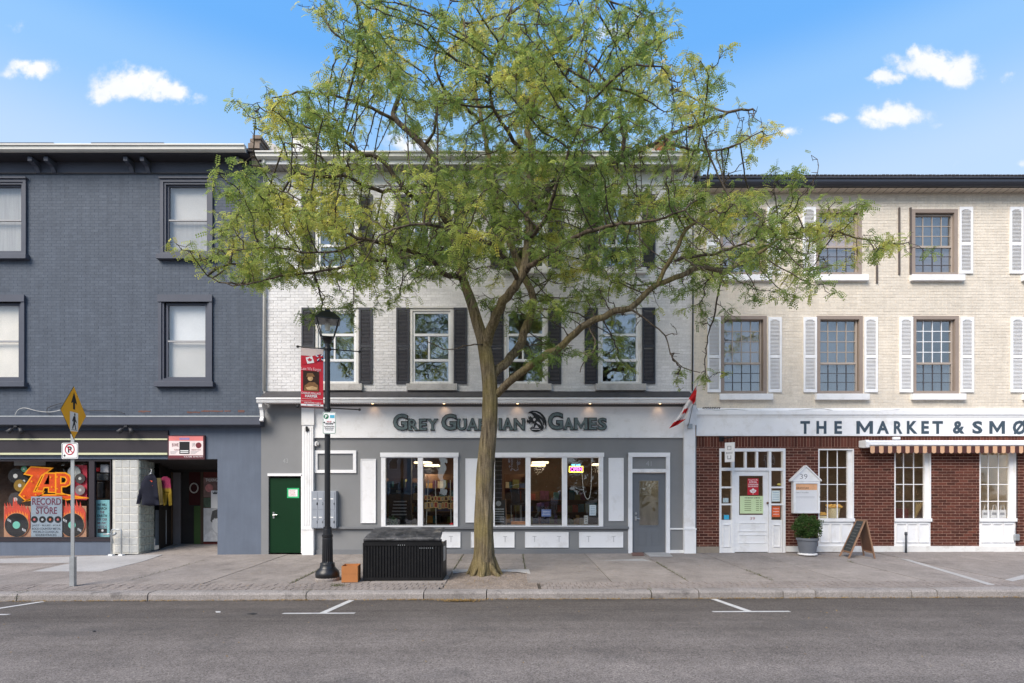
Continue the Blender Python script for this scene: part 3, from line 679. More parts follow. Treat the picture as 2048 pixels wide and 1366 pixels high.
net = mk('pale_net_curtain', (.42, .44, .44), .85, .15, 3, stretch=(6, 6, .4)); dark_blind = mk('dark_room_blind', (.10, .10, .11), .85)
for i, (a, b, t_, bt, fl_) in enumerate(MWIN):
    W = MB().frame(a, b, t_, bt, 5, -.015, .10, 0).build('window', old_white, MBD)
    one(old_white, 'head_drip', W, a - 1, b + 1, t_ - 3, t_ - .3, -.05, .0, 0)
    MB().frame(a + 5, b - 5, t_ + 5, bt - 2, 4.5, .015, .09, 0).build('sash_frame', vinyl_white, W)
    h = bt - t_; g0, g1 = a + 9.5, b - 9.5
    m1, m2 = t_ + h * .345, t_ + h * .68
    for mm in (m1, m2): one(vinyl_white, 'cross_rail', W, g0, g1, mm - 2.4, mm + 2.4, .01, .085, 0)
    one(GL_UPM, 'pane', W, g0, g1, t_ + 9.5, m1 - 2.4, .05, .054, 0); one(GL_UPM, 'pane', W, g0, g1, m2 + 2.4, bt - 6.5, .05, .054, 0)
    xm = g0 + (g1 - g0) * .42
    one(GL_UPM, 'pane', W, g0, xm - 1.6, m1 + 2.4, m2 - 2.4, .045, .049, 0); one(GL_UPM, 'pane', W, xm + 1.6, g1, m1 + 2.4, m2 - 2.4, .055, .059, 0)
    one(vinyl_white, 'slider_stile', W, xm - 1.6, xm + 1.6, m1 + 2.4, m2 - 2.4, .02, .08, 0)
    if fl_ == 2: one(net, 'net_curtain', W, xm + 2, g1 - 2, m1 + 1, m2 + 1, .15, .154, 0)
    else: one(net, 'net_curtain', W, g0, g1, t_ + 9, (m1 + m2) / 2, .16, .164, 0)
    one(stone_sill if fl_ == 2 else old_white, 'sill', W, a - (6 if fl_ == 2 else 3), b + 9, bt - .5, bt + (13 if fl_ == 2 else 11), -.11, .02, 0, bevel=.008)
    for s in (-1, 1):
        x0, x1 = (a - 27, a - 1) if s < 0 else (b + 2, b + 28)
        shutter(MBD, shutter_black, x0, x1, t_ - 1, bt - 1, [(t_ + bt) / 2])
ov = -.36
MB().box(MX0 + .03, PX(1384, 0) + .02, ov, -.02, PZ(328, ov), PZ(328, ov) + .05).build('soffit', soffit_grey, MBD)
q = MB()
for k in range(90): xx = MX0 + .08 + k * .119; q.box(xx, xx + .012, ov + .01, -.03, PZ(328, ov) - .004, PZ(328, ov) - .0005)
q.build('soffit_grooves', mk('soffit_groove', (.16, .15, .15), .9), MBD, kind='stuff')
one(white_paint, 'fascia_board', MBD, 524, 1394, 314, 329, ov - .02, ov - .001, ov)
z0, z1 = PZ(316, ov - .1), PZ(304, ov - .1)
MB().prismx([(ov - .03, z0), (ov - .03, z1), (ov - .16, z1), (ov - .165, z1 - .03), (ov - .13, z1 - .045), (ov - .13, z0 + .03), (ov - .08, z0)], MX0 + .02, PX(1396, ov)).build('gutter', gutter_white, MBD)
MB().prismx([(ov + .02, 9.66), (ov + .02, 9.74), (6, 11.0), (10.9, 9.8), (10.9, 9.66)], MX0 + .06, MX1 - .02).build('roof', roof_shingle, MBD)
MB().prism([(PX(524), PZ(303)), (PX(578), PZ(303)), (PX(545), PZ(283)), (PX(529), PZ(275)), (PX(524), PZ(275))], .1, .4).build('gable_parapet', mk('grey_gable_panel', lin(196, 190, 186), .7, .06), MBD)
ch = MB().pb(583, 625, 268, 312, .9, 1.8, .9).build('chimney', old_white, MBD); MB().pb(581, 627, 266, 269, .86, 1.84, .9).build('chimney_cap', stone_sill, ch)
MB().hexa([(PX(626, .9), .95, PZ(268, .9)), (PX(629, .9), .95, PZ(268, .9)), (PX(629, .9), 1.0, PZ(268, .9)), (PX(626, .9), 1.0, PZ(268, .9))],
          [(PX(640, .9), .95, PZ(305, .9)), (PX(643, .9), .95, PZ(305, .9)), (PX(643, .9), 1.0, PZ(305, .9)), (PX(640, .9), 1.0, PZ(305, .9))]).build('chimney_stay', old_white, ch)
red_brick = brickmat('dark_red_brick', (lin(78, 43, 35), lin(100, 57, 46)), var=.28, rough=.85, bump=.5, dirt=(lin(66, 36, 34), .4, 3))
sold_brick = brickmat('dark_red_soldier_brick', (lin(80, 44, 36), lin(100, 58, 47)), L=.0775, H=.27, oz=PZ(894) - .27 * 40, var=.26, rough=.85, bump=.5, soldier=True)
red_joint = mk('pink_mortar', lin(196, 164, 146), .92, .2, 6, .1, 60, .4, 60)
ch2 = MB().pb(1311, 1350, 282, 312, 1.2, 1.9, 1.2).build('red_chimney', red_joint, MBD)
bricks(ch2, brickmat('chimney_brick', (lin(150, 84, 62), lin(120, 60, 46)), var=.2), PX(1311, 1.2), PX(1350, 1.2), PZ(312, 1.2), PZ(282, 1.2), [], 1.2, .006, nmax=0)
# downpipes at both party walls
def pipe(name, mat, parent, pts, r, n=8): return MB().tube(pts, r, n).build(name, mat, parent, smooth=True)
pipe('downpipe', gutter_white, MBD, [(PX(528.5, -.4), -.4, PZ(318, -.4)), (PX(528.5, -.38), -.38, PZ(328, -.4)), (PX(532), -.06, PZ(352)), (PX(531.5), -.06, PZ(500)), (PX(530), -.06, PZ(783))], .035)
pipe('party_wall_pipe', mk('dark_pipe', lin(70, 70, 74), .6), MBD, [(PX(1385), -.03, PZ(420)), (PX(1385), -.03, PZ(600)), (PX(1384), -.03, PZ(782))], .018)
# pent roof and cornice over the shop
py_ = -.36; ex0, ex1 = MX0 + .1, PX(1388, py_)
MB().prismx([(-.01, PZ(783)), (py_ - .02, PZ(795, py_) + .01), (py_ - .02, PZ(797, py_)), (-.01, PZ(797, py_))], ex0 - .02, ex1).build('pent_roof', roof_shingle, MBD)
MB().prismx([(py_ - .03, PZ(795.5, py_)), (py_ - .06, PZ(796.5, py_)), (py_ - .06, PZ(799, py_)), (py_ - .02, PZ(801, py_)), (py_ - .04, PZ(803, py_)), (py_ - .02, PZ(806, py_)), (py_ + .06, PZ(806, py_)), (py_ + .06, PZ(795.5, py_))], PX(514, py_), ex1).build('cornice', white_paint, MBD)
zs_ = PZ(806, py_) + .02
MB().box(ex0, ex1 - .02, py_ + .06, -.051, zs_, zs_ + .03).build('cornice_soffit', white_paint, MBD)
q = MB()
for k in range(170): xx = ex0 + .03 + k * .0615; q.box(xx, xx + .02, -.28, -.10, zs_ - .006, zs_ - .001)
q.build('soffit_vents', mk('rusty_vent', lin(150, 120, 104), .9, .3, 9), MBD, kind='stuff')
for (x, s) in ((521, 1),):
    zc = PZ(806, -.36); q = MB(); q.prismx([(0 - .05, zc), (-.36, zc), (-.36, zc - .10), (-.30, zc - .16), (-.27, zc - .33), (-.32, zc - .42), (-.25, zc - .44), (-.21, zc - .25), (-.16, zc - .14), (-.05, zc - .1)], PX(517, -.36), PX(524, -.36)); q.build('scroll_bracket', white_paint, MBD)
# shop front wall
lp = [(773, 836), (846, 907)]; rp = [(990, 1051), (1061, 1124), (1134, 1199)]
MS = [rect(769, 911, 914, 1050), rect(984, 1202, 914, 1050), rect(537, 603, 953, 1130), rect(1264, 1333, 944, 1130)]
wall('shopfront_wall', grey_store, MBD, PX(522) + .002, PX(1388), -.4, ZM, [(a, b, c if i < 2 else -.4, d) for i, (a, b, c, d) in enumerate(MS)], .0, .2)
SB = one(white_paint, 'shop_sign', MBD, 612, 1366, 814, 876, -.05, -.002, 0)
for (x, hh) in ((607, 0), (1366, 0)):
    P_ = MB(); P_.pb(x, x + 22, 851, 1056, -.10, 0, 0); P_.build('pilaster', white_paint, MBD)
    pc = P_ = MB().pb(x - .6, x + 24, 812, 851, -.12, 0, 0).build('pilaster_cap', white_paint, MBD)
    fl2 = MB()
    for k in range(4): fl2.pb(x + 3 + k * 4.6, x + 5.4 + k * 4.6, 856, 1050, -.108, -.10, 0)
    fl2.build('pilaster_reeding', white_paint, MBD)
    MB().pb(x - .8, x + 24, 1056, 1059, -.125, 0, 0).build('pilaster_band', white_paint, MBD); MB().pb(x, x + 23, 1059, 1111, -.115, 0, 0).build('pilaster_plinth', white_paint, MBD)
one(grey_sill, 'window_ledge', MBD, 630, 1257, 1053, 1057.5, -.07, 0, 0); one(grey_sill, 'base_board', MBD, 630, 1257, 1099, 1112, -.03, 0, 0)
one(white_paint, 'dado_rail', MBD, 1339, 1366, 1056, 1059, -.03, 0, 0); one(white_paint, 'skirting', MBD, 1339, 1366, 1100, 1110, -.03, 0, 0)
MB().frame(629.6, 713, 901, 946, 6.2, -.035, -.001, 0).build('trim_frame', white_panel, MBD)
for (a, b, c, d) in ((722, 752, 918, 1046), (931, 961, 917, 1045), (1217, 1247, 916, 1042)):
    o = one(white_panel, 'white_panel', MBD, a, b, c, d, -.022, -.001, 0); MB().frame(a, b, c, d, 1.6, -.032, -.022, 0).build('panel_bead', white_panel, o)
hw = mk('faint_grey_hook', (.5, .5, .52), .5)
for (a, b) in ((835, 921), (942, 1029), (1050, 1137), (1158, 1246)):
    o = one(white_panel, 'white_panel', MBD, a, b, 1064, 1095, -.022, -.001, 0); MB().frame(a, b, 1064, 1095, 1.3, -.032, -.022, 0).build('panel_bead', white_panel, o)
    for xx in (a + 19, b - 19):
        MB().pb(xx - 4, xx + 4, 1072, 1073, -.028, -.022, 0).pb(xx - .6, xx + .6, 1073.2, 1084, -.028, -.022, 0).build('hook', hw, o)
for (ps, x0, x1) in ((lp, 763, 916), (rp, 981, 1206)):
    W = MB().frame(x0, x1, 907, 1053, 8.5, -.045, .06, 0, tb=1.5).build('shop_window', white_panel, MBD)
    one(white_panel, 'head_trim', W, x0 - 1.5, x1 + 1.5, 905.5, 914, -.065, -.046, 0)
    for a, b in ps: one(GL_SHOP, 'pane', W, a - 2, b + 2, 914, 1052, .02, .026, 0)
    for (a0, b0), (a1, b1) in zip(ps[:-1], ps[1:]): one(white_panel, 'mullion', W, b0, a1, 915.5, 1051.5, -.045, .05, 0)
# green side door
D = one(green_door, 'green_door', MBD, 538, 600, 956, 1106, .04, .09, 0); tr = MB().pb(603, 608, 949, 1106, -.03, .1, 0).pb(536, 608, 947, 952, -.03, .1, 0).build('door_trim', white_panel, D)
steel = mk('brushed_steel', (.6, .6, .6), .3, .1, metal=.9)
MB().pb(544.5, 547.5, 1024, 1037, .03, .04, 0).tube([(PX(546), .03, PZ(1030)), (PX(546), -.01, PZ(1030)), (PX(555), -.015, PZ(1029.5))], .010).build('handle', steel, D, smooth=False)
nt = one(mk('green_paper', lin(50, 172, 110), .7), 'notice', D, 573, 597, 976, 996, .036, .04, 0); one(white_flat, 'paper_sheet', D, 576, 594, 979, 993, .033, .036, 0)
for k in range(3): text(('FRONT', 'DOOR', 'OPEN')[k], red_print, D, 579, 591, 980.5 + k * 4, 983.2 + k * 4, .0315, .0012)
num = mk('pale_number', lin(160, 162, 164), .6)
text('43', num, MBD, 566, 576, 917, 926, -.004, .003)
# main shop door
T_ = MB().pb(1256, 1264, 908, 1106, -.05, .08, 0).pb(1331.5, 1339, 908, 1106, -.05, .08, 0).pb(1256, 1339, 905.5, 914, -.06, .05, 0).pb(1264, 1331.5, 938, 945, -.045, .08, 0).build('door_casing', white_panel, MBD)
text('41', num, MBD, 1292, 1303, 922, 932, -.006, .003)
grey_door = mk('grey_door_paint', lin(108, 112, 118), .45, .05, 2, .03, 60, .08, 60, spec=.4)
D2 = MB(); D2.frame(1265, 1331, 946, 1105, 13, .02, .06, 0, tb=54, tt=15); D2 = D2.build('shop_door', grey_door, MBD)
MB().frame(1276.5, 1319.5, 959, 1053, 2.4, .008, .02, 0).build('glazing_bead', grey_door, D2); one(GL_DOOR, 'pane', D2, 1278, 1318, 961, 1051, .035, .04, 0)
for a in (1275, 1303): MB().frame(a, a + 18, 1062, 1090, 2, .012, .02, 0).build('door_panel', grey_door, D2)
MB().tube([(PX(1272), .02, PZ(1037)), (PX(1272), -.04, PZ(1037)), (PX(1279), -.045, PZ(1037.5))], .011).pb(1270, 1274, 1033, 1041, .012, .02, 0).build('handle', steel, D2); MB().disc(PX(1272), PZ(1027), .028, .0, .02, 14).build('deadbolt', steel, D2)
MPOLY = [(0, 0), (.2, 0), (.2, .62), (.46, .12), (.54, .12), (.8, .62), (.8, 0), (1, 0), (1, 1), (.8, 1), (.5, .42), (.2, 1), (0, 1)]
def glyph(c, off): return shape_mesh([[(x * .8, z * .7) for x, z in MPOLY]], .05, 0) if c == 'M' else text_mesh(c, .05, off)
# lettering, each letter black-edged and grey-green
letter_edge = mk('letter_black_edge', (.02, .022, .024), .5); letter_face = mk('letter_grey_green', lin(98, 112, 114), .5, .3, 9, .15, 40)
SER = {'R': [(0, .4, 1), (0, .45, 0), (.62, 1, 0)], 'E': [(0, .3, 1), (0, .3, 0)], 'Y': [(0, .38, 1), (.62, 1, 1), (.3, .7, 0)], 'U': [(0, .4, 1), (.6, 1, 1)], 'A': [(0, .34, 0), (.62, 1, 0)],
       'D': [(0, .35, 1), (0, .35, 0)], 'I': [(0, 1, 1), (0, 1, 0)], 'N': [(0, .3, 1), (0, .32, 0), (.68, 1, 1)], 'M': [(0, .26, 1), (.74, 1, 1), (0, .28, 0), (.7, 1, 0)], 'G': [], 'S': []}
LET = [('G', 787, 817, 828, 862), ('R', 817, 838, 838, 862), ('E', 838.5, 855, 838, 862), ('Y', 855, 877, 838, 862), ('G', 883, 914, 828, 862), ('U', 914, 934, 838, 862), ('A', 934, 957, 837, 862), ('R', 957, 975, 838, 862),
       ('D', 976, 995, 838, 862), ('I', 997, 1004, 837, 861.5), ('A', 1004, 1027, 836, 861.5), ('N', 1027, 1050, 837, 861.5), ('G', 1095, 1126, 825, 861), ('A', 1126, 1147, 836, 861), ('M', 1147, 1175, 836, 861), ('E', 1176, 1193, 836, 861), ('S', 1194, 1213, 836, 861.5)]
for (c, a, b, t_, bt) in LET:
    for (off, mt, yf, g, nm) in ((.055, letter_edge, -.085, 0, 'letter'), (.018, letter_face, -.092, 1.3, 'letter_face')):
        me = glyph(c, off); av = verts_np(me); lo, hi = av[:, :2].min(0), av[:, :2].max(0)
        if SER.get(c):
            bm = bmesh.new(); bm.from_mesh(me); wd = hi - lo
            for (s0, s1, top) in SER[c]:
                x0, x1 = lo[0] + wd[0] * s0, lo[0] + wd[0] * s1; zc = hi[1] if top else lo[1]; sg = -1 if top else 1
                vv = [bm.verts.new((x, z, k)) for k in (-.0245, .0255) for (x, z) in ((x0, zc), (x1, zc), (x1, zc + sg * .085), (x0, zc + sg * .085))]
                for f_ in ((0, 1, 2, 3), (4, 5, 6, 7), (0, 1, 5, 4), (1, 2, 6, 5), (2, 3, 7, 6), (3, 0, 4, 7)): bm.faces.new([vv[k] for k in f_])
            bmesh.ops.recalc_face_normals(bm, faces=bm.faces); bm.to_mesh(me); bm.free()
        o = put_flat(me, nm, mt, SB, yf, .03 if g == 0 else .008, (PX(a + g), PX(b - g), PZ(bt - g), PZ(t_ + g)))
# winged gargoyle emblem between the words (traced outline, drawn as flat cut metal)
def gp(l): return [(1040 + x / 22.76, 810 + y / 22.76) for x, y in l]
wing = gp([(360, 370), (430, 300), (560, 262), (760, 268), (920, 330), (1060, 450), (1150, 580), (1200, 760), (1205, 950), (1150, 1110), (1160, 960), (1090, 770), (1085, 910), (1050, 900), (1000, 720), (900, 600), (820, 740), (700, 700), (560, 600), (630, 520), (560, 420), (470, 365)])
body = gp([(300, 740), (330, 660), (390, 600), (375, 510), (440, 560), (470, 500), (520, 560), (600, 580), (760, 560), (900, 640), (980, 760), (1040, 920), (1085, 1020), (1060, 1100), (960, 1080), (560, 1080), (470, 1050), (560, 980), (590, 860), (560, 790), (480, 790), (430, 860), (390, 800), (330, 800)])
base_ = gp([(445, 1070), (520, 1050), (960, 1060), (1060, 1150), (1000, 1150), (960, 1130), (880, 1190), (740, 1220), (600, 1200), (500, 1140)])
emb = shape([wing], letter_edge, SB, -.080, .026, name='emblem_wing'); shape([body], letter_edge, SB, -.088, .03, name='emblem_body'); shape([base_], letter_edge, SB, -.084, .03, name='emblem_base')
for i, l in enumerate(([(740, 780), (800, 750), (900, 830), (960, 960), (900, 900), (800, 850)], [(600, 620), (680, 600), (720, 660), (660, 740), (600, 700)], [(600, 860), (640, 830), (620, 1000), (560, 1030)], [(740, 900), (800, 960), (860, 1040), (660, 1040)],
                       [(560, 330), (720, 320), (900, 420), (1040, 600), (900, 470), (700, 360)], [(500, 1085), (940, 1085), (900, 1120), (540, 1120)], [(350, 680), (400, 620), (420, 660), (370, 700)], [(940, 640), (1010, 740), (1050, 880), (1000, 820)])):
    shape([gp(l)], mk('emblem_silver', (.55, .54, .57), .4), SB, -.0885 if i not in (4, 7) else -.0805, .004 if i not in (4, 7) else .003, name='emblem_highlight')
# interior of the shop
ix0, ix1, iz1, iyd = PX(640), PX(1383), PZ(905), 6.0
it = MB(); it.quad((ix0, iyd, 0), (ix1, iyd, 0), (ix1, iyd, iz1 + .5), (ix0, iyd, iz1 + .5)); it.quad((ix0, .21, 0), (ix0, iyd, 0), (ix0, iyd, iz1 + .5), (ix0, .21, iz1 + .5)); it.quad((ix1, .21, 0), (ix1, .21, iz1 + .5), (ix1, iyd, iz1 + .5), (ix1, iyd, 0))
it.build('interior_walls', mk('shop_interior_wall', lin(92, 76, 66), .85, .3, 1.2), MBD)
it = MB(); it.quad((ix0, .21, .16), (ix1, .21, .16), (ix1, iyd, .16), (ix0, iyd, .16)); it.build('interior_floor', mk('shop_floor', lin(66, 56, 48), .6, .2, 2), MBD)
it = MB(); it.quad((ix0, .21, iz1 + .5), (ix0, iyd, iz1 + .5), (ix1, iyd, iz1 + .5), (ix1, .21, iz1 + .5)); it.build('interior_ceiling', mk('shop_ceiling', lin(84, 78, 70), .9, .1, 2), MBD)

# ================================================================== RIGHT: cream brick building with the market
RX0, RX1 = PX(1388), 15.2
RB = empty('brick_building', ((RX0 + RX1) / 2, 3, 0), 'cream painted brick building with white shutters above the dark red market front', 'building')
cream_brick = brickmat('cream_painted_brick', (lin(232, 222, 207), lin(226, 215, 199)), var=.045, rough=.7, bump=.5, streak=.12, dirt=(lin(204, 190, 170), .3, 1.6))
cream_joint = mk('cream_wall_joints', lin(224, 213, 197), .9, .15, 1.5)
RW = []
for i in range(4):
    dx = 191.8 * i if i < 3 else 606
    RW.append((1441 + dx, 1533 + dx, 632, 788, 2, i)); RW.append((1439 + dx, 1531 + dx, 419, 551, 3, i))
ROP = [rect(a, b, t_, bt) for (a, b, t_, bt, _, _) in RW]
ZR = PZ(834)
wall('wall', cream_joint, RB, RX0 + .002, RX1, ZR, 9.1, ROP)
bricks(RB, cream_brick, RX0 + .01, RX1, ZR + .02, PZ(388), ROP, 0, .005, focus=(8, 5), jit=.002)
shell(RB, cream_joint, RX0, RX1, 9.1, floors=(3.5, 6.6))
pink_blind = mk('pinkish_blind', lin(214, 186, 172), .85, .08, 2); dim_blind = mk('grey_screen', lin(132, 124, 126), .85, .08, 3); slate_screen = mk('slate_screen', lin(92, 100, 110), .8, .1, 3)
for (a, b, t_, bt, fl_, i) in RW:
    W = MB().frame(a, b, t_, bt, 7, -.02, .13, 0, tb=6).build('window', taupe, RB)
    if fl_ == 2: g0, g1, gt, gm, gb, n1_, n2_ = a + 8, b - 11, t_ + 8, t_ + 94, bt - 6.5, 4, 3
    else: g0, g1, gt, gm, gb, n1_, n2_ = a + 9, b - 9, t_ + 11, t_ + 73, bt - 5, 3, 3
    MB().frame(g0 - 2.5, g1 + 2.5, gt - 2.5, gb + 2.5, 2.6, .05, .12, 0).build('sash_frame', taupe_light, W)
    one(taupe_light, 'meeting_rail', W, g0, g1, gm - 2, gm + 2, .045, .11, 0)
    bm_ = taupe_light if fl_ == 3 or i != 2 else vinyl_white
    panes(W, GL_UP, g0, g1, gt, gm - 2, 4, n1_ if fl_ == 2 else 3, .085, bm_, .75)
    panes(W, GL_UP, g0, g1, gm + 2, gb, 4, n2_, .070, mk('dark_glazing_bar', lin(80, 80, 86), .6), .55)
    if fl_ == 3 and i in (0, 1, 3): one(pink_blind, 'blind', W, g0 - 2, g1 + 2, gt - 2, gb + 2, .17, .174, 0)
    elif not (fl_ == 2 and i == 2): one(dim_blind if i == 0 else slate_screen, 'blind', W, g0 - 2, g1 + 2, gt - 2, gb + 2, .2, .204, 0)
    one(slate_screen if fl_ == 2 else dim_blind, 'insect_screen', W, g0, g1, gm + 2, gb, .130, .133, 0)
    one(white_paint, 'sill', W, a - 4, b + 10, bt + .5, bt + 12.5, -.10, .02, 0, bevel=.006)
    for s in (-1, 1):
        if fl_ == 3 and ((i == 1 and s > 0) or (i == 2 and s < 0)): continue
        x0, x1 = (a - 27, a - .5) if s < 0 else (b + 2.5, b + 29)
        f = shutter(RB, shutter_white, x0, x1, t_ + 3 if fl_ == 2 else t_ - 4, bt - 3, [t_ + (82 if fl_ == 2 else 70)], True)
rust = mk('rusty_hinge_strip', lin(92, 84, 80), .7, .2, 8)
for (x, t_, bt) in ((1797.5, 416, 550), (1820, 416, 549), (1753, 531, 567)): one(rust, 'bare_shutter_bracket', RB, x - 1.6, x + 1.6, t_, bt, -.035, -.006, 0)
ov = -.25
MB().box(RX0 + .05, RX1, ov, -.001, PZ(375.5, ov), PZ(375.5, ov) + .04).build('soffit', soffit_tan, RB)
q = MB()
for k in range(60): xx = RX0 + .1 + k * .2; q.box(xx, xx + .012, ov + .01, -.008, PZ(375.5, ov) - .004, PZ(375.5, ov) - .0005)
q.build('soffit_grooves', mk('tan_groove', lin(120, 110, 100), .9), RB, kind='stuff')
one(dark_gutter, 'fascia_board', RB, 1392, 2400, 364, 376, ov - .02, ov - .001, ov)
z0, z1 = PZ(371, ov - .1), PZ(356, ov - .1)
MB().prismx([(ov - .025, z0), (ov - .025, z1), (ov - .15, z1), (ov - .155, z1 - .02), (ov - .125, z1 - .035), (ov - .13, z1 - .1), (ov - .11, z0 + .04), (ov - .08, z0)], RX0 + .03, RX1).build('gutter', dark_gutter, RB)
MB().prismx([(ov - .06, 9.22), (ov - .06, 9.27), (5, 10.6), (10.9, 9.4), (10.9, 9.16), (0, 9.16)], RX0 + .03, RX1).build('roof', roof_shingle, RB)
q = MB()
for k in range(110): xx = RX0 + .12 + k * .095; q.box(xx, xx + .075, ov - .075, ov + .2, 9.268 + random.uniform(0, .006), 9.29 + random.uniform(0, .008))
q.build('shingle_edge', roof_shingle, RB, kind='stuff')
one(mk('flashing_grey', lin(110, 104, 100), .7), 'party_wall_step', RB, 1390, 1400, 336, 353, .0, .5, 0)
# market front
MB().prismx([(0, PZ(816)), (-.08, PZ(821, -.08)), (-.08, PZ(829, -.08)), (-.06, PZ(831, -.06)), (-.05, PZ(835, -.05)), (0, PZ(835))], RX0 + .04, RX1).build('ledge', white_paint, RB)
SG = one(white_paint, 'shop_sign', RB, 1392, 2260, 835.5, 872, -.045, -.002, 0)
slate_letter = mk('slate_letter_paint', lin(66, 80, 92), .55, .08, 6)
for (c, a, b) in (('T', 1601, 1620), ('H', 1633, 1653), ('E', 1669, 1684), ('M', 1713, 1746), ('A', 1754, 1778), ('R', 1788, 1805), ('K', 1814, 1835), ('E', 1843, 1858), ('T', 1865, 1886), ('&', 1906, 1929), ('S', 1945, 1965), ('M', 1979, 2010), ('Ø', 2026, 2052), ('K', 2070, 2090)):
    put_flat(glyph(c, .035), 'letter', slate_letter, SG, -.052, .007, (PX(a, -.052), PX(b, -.052), PZ(867.5 if c != 'Ø' else 869, -.052), PZ(842 if c != 'Ø' else 840.5, -.052)))
RS = [rect(1438, 1570, 897, 1130), rect(1636, 1707, 897, 1096), rect(1788, 1861, 897, 1096), rect(1958, 2031, 897, 1096), rect(2128, 2200, 897, 1096)]
wall('market_wall', red_joint, RB, PX(1391), RX1, -.4, ZR, [(a, b, c if i else -.4, d) for i, (a, b, c, d) in enumerate(RS)], 0, .22)
one(grey_store, 'grey_edge_strip', RB, 1386.5, 1392, 874, 1106, -.03, .0, 0)
bricks(RB, red_brick, PX(1392), RX1, PZ(1093), PZ(894.3), RS, 0, .008, nmax=300, focus=(9.5, .9), name='red_brick', joint=.0115)
bricks(RB, sold_brick, PX(1392), RX1, PZ(894), PZ(873), RS[:0], 0, .008, L=.0775, H=.27, oz=PZ(894) - .27 * 40 - .003, nmax=80, soldier=True, focus=(6, 3), name='soldier_brick')
one(mk('grey_plinth', lin(142, 132, 120), .9, .15, 5), 'plinth', RB, 1392, 1438, 1093, 1112, -.03, 0, 0)
one(old_white, 'plinth', RB, 1571, 2260, 1092, 1103.5, -.035, 0, 0)
# entrance screen: frame, lights, door
E_ = MB(); E_.pb(1438, 1442, 897, 1106, -.03, .08, 0).pb(1565, 1570, 897, 1106, -.03, .08, 0).pb(1442, 1565, 897, 903, -.03, .08, 0)
E_.pb(1463.5, 1468.5, 903, 1106, -.02, .08, 0).pb(1537, 1542, 903, 1106, -.02, .08, 0).pb(1442, 1463.5, 935.5, 941.5, -.02, .08, 0).pb(1468.5, 1537, 935.5, 941.5, -.02, .08, 0).pb(1542, 1565, 935.5, 941.5, -.02, .08, 0)
for yy in (973, 1007): E_.pb(1442, 1463.5, yy, yy + 3.5, -.015, .07, 0).pb(1542, 1565, yy, yy + 3.5, -.015, .07, 0)
for xx in (1489, 1512): E_.pb(xx, xx + 4, 903, 935.5, -.015, .07, 0)
ES = E_.build('entrance_screen', white_paint, RB)
GLM = glass('market_glass', .03, 1.2, (.97, .97, .96), 0, .03)
for (a, b, c, d) in [(1442, 1463.5, 903, 935.5), (1468.5, 1489, 903, 935.5), (1493, 1512, 903, 935.5), (1516, 1537, 903, 935.5), (1542, 1565, 903, 935.5), (1442, 1463.5, 941.5, 973), (1442, 1463.5, 976.5, 1007), (1442, 1463.5, 1010.5, 1040), (1542, 1565, 941.5, 973), (1542, 1565, 976.5, 1007), (1542, 1565, 1010.5, 1040)]:
    one(GLM, 'pane', ES, a, b, c, d, .03, .034, 0)
for a in (1442, 1542):
    one(white_paint, 'lower_panel', ES, a, a + 22, 1040, 1106, .0, .06, 0); MB().frame(a + 4, a + 18, 1049, 1094, 1.3, -.022, .0, 0).build('panel_moulding', white_paint, ES)
D3 = MB().frame(1469, 1536.5, 942, 1104, 9.5, .01, .05, 0, tb=74, tt=9.5).build('market_door', white_paint, ES)
one(GLM, 'pane', D3, 1478, 1528, 951, 1031, .03, .034, 0)
for yt in (1045, 1069): MB().frame(1478, 1533, yt, yt + 18, 1.6, -.002, .01, 0).build('door_panel', white_paint, D3)
MB().ball((PX(1534.5), -.02, PZ(1006)), .03).build('door_knob', mk('aged_brass', lin(120, 92, 80), .35, .1, metal=.7), D3, smooth=True)
for (x0, x1) in ((1636, 1707), (1788, 1861), (1958, 2031)):
    W = MB().frame(x0, x1, 898, 1043, 2.2, -.02, .09, 0, tb=6).build('market_window', white_paint, RB)
    one(white_paint, 'inner_jamb', W, x1 - 10, x1 - 2.2, 900.5, 1036.5, .03, .09, 0)
    panes(W, GLM, x0 + 2.2, x1 - 10, 901, 1036.5, 3, 4, .07, white_paint, .75)
    one(white_paint, 'sill', W, x0 - 1, x1 + 1, 1036.5, 1043, -.045, -.021, 0)
    L_ = one(white_paint, 'lower_panel', RB, x0, x1, 1043, 1093, .0, .08, 0)
    for k in range(3):
        aa = x0 + 3 + k * (x1 - x0 - 6) / 3; MB().frame(aa + 1, aa + (x1 - x0 - 6) / 3 - 1, 1047, 1085, 1.3, -.022, .0, 0).build('panel_moulding', white_paint, L_)
it = MB(); a, b = PX(1400), RX1 - .3
it.quad((a, 4.5, 0), (b, 4.5, 0), (b, 4.5, 3.2), (a, 4.5, 3.2)); it.quad((a, .23, 0), (a, 4.5, 0), (a, 4.5, 3.2), (a, .23, 3.2)); it.build('interior_walls', mk('market_interior_wall', lin(118, 104, 94), .85, .3, 1.0), RB)
it = MB(); it.quad((a, .23, .1), (b, .23, .1), (b, 4.5, .1), (a, 4.5, .1)); it.build('interior_floor', mk('market_floor', lin(110, 92, 78), .6, .2, 2), RB)
it = MB(); it.quad((a, .23, 2.95), (a, 4.5, 2.95), (b, 4.5, 2.95), (b, .23, 2.95)); it.build('interior_ceiling', mk('market_ceiling', lin(150, 142, 130), .9, .1, 2), RB)
# ================================================================== THINGS ON AND AT THE LEFT BUILDING
def thing(name, label, cat, x, y, z, group=None): return empty(name, (x, y, z), label, cat, group)
def gy(px, py, f=gz):                                                # where a pixel on the ground lies
    k = (py - 985) / FPX; y = -1.0
    for _ in range(30): x = PX(px, y); y = (CAMZ - f(x, y)) / k - DIST
    return PX(px, y), y, f(PX(px, y), y)
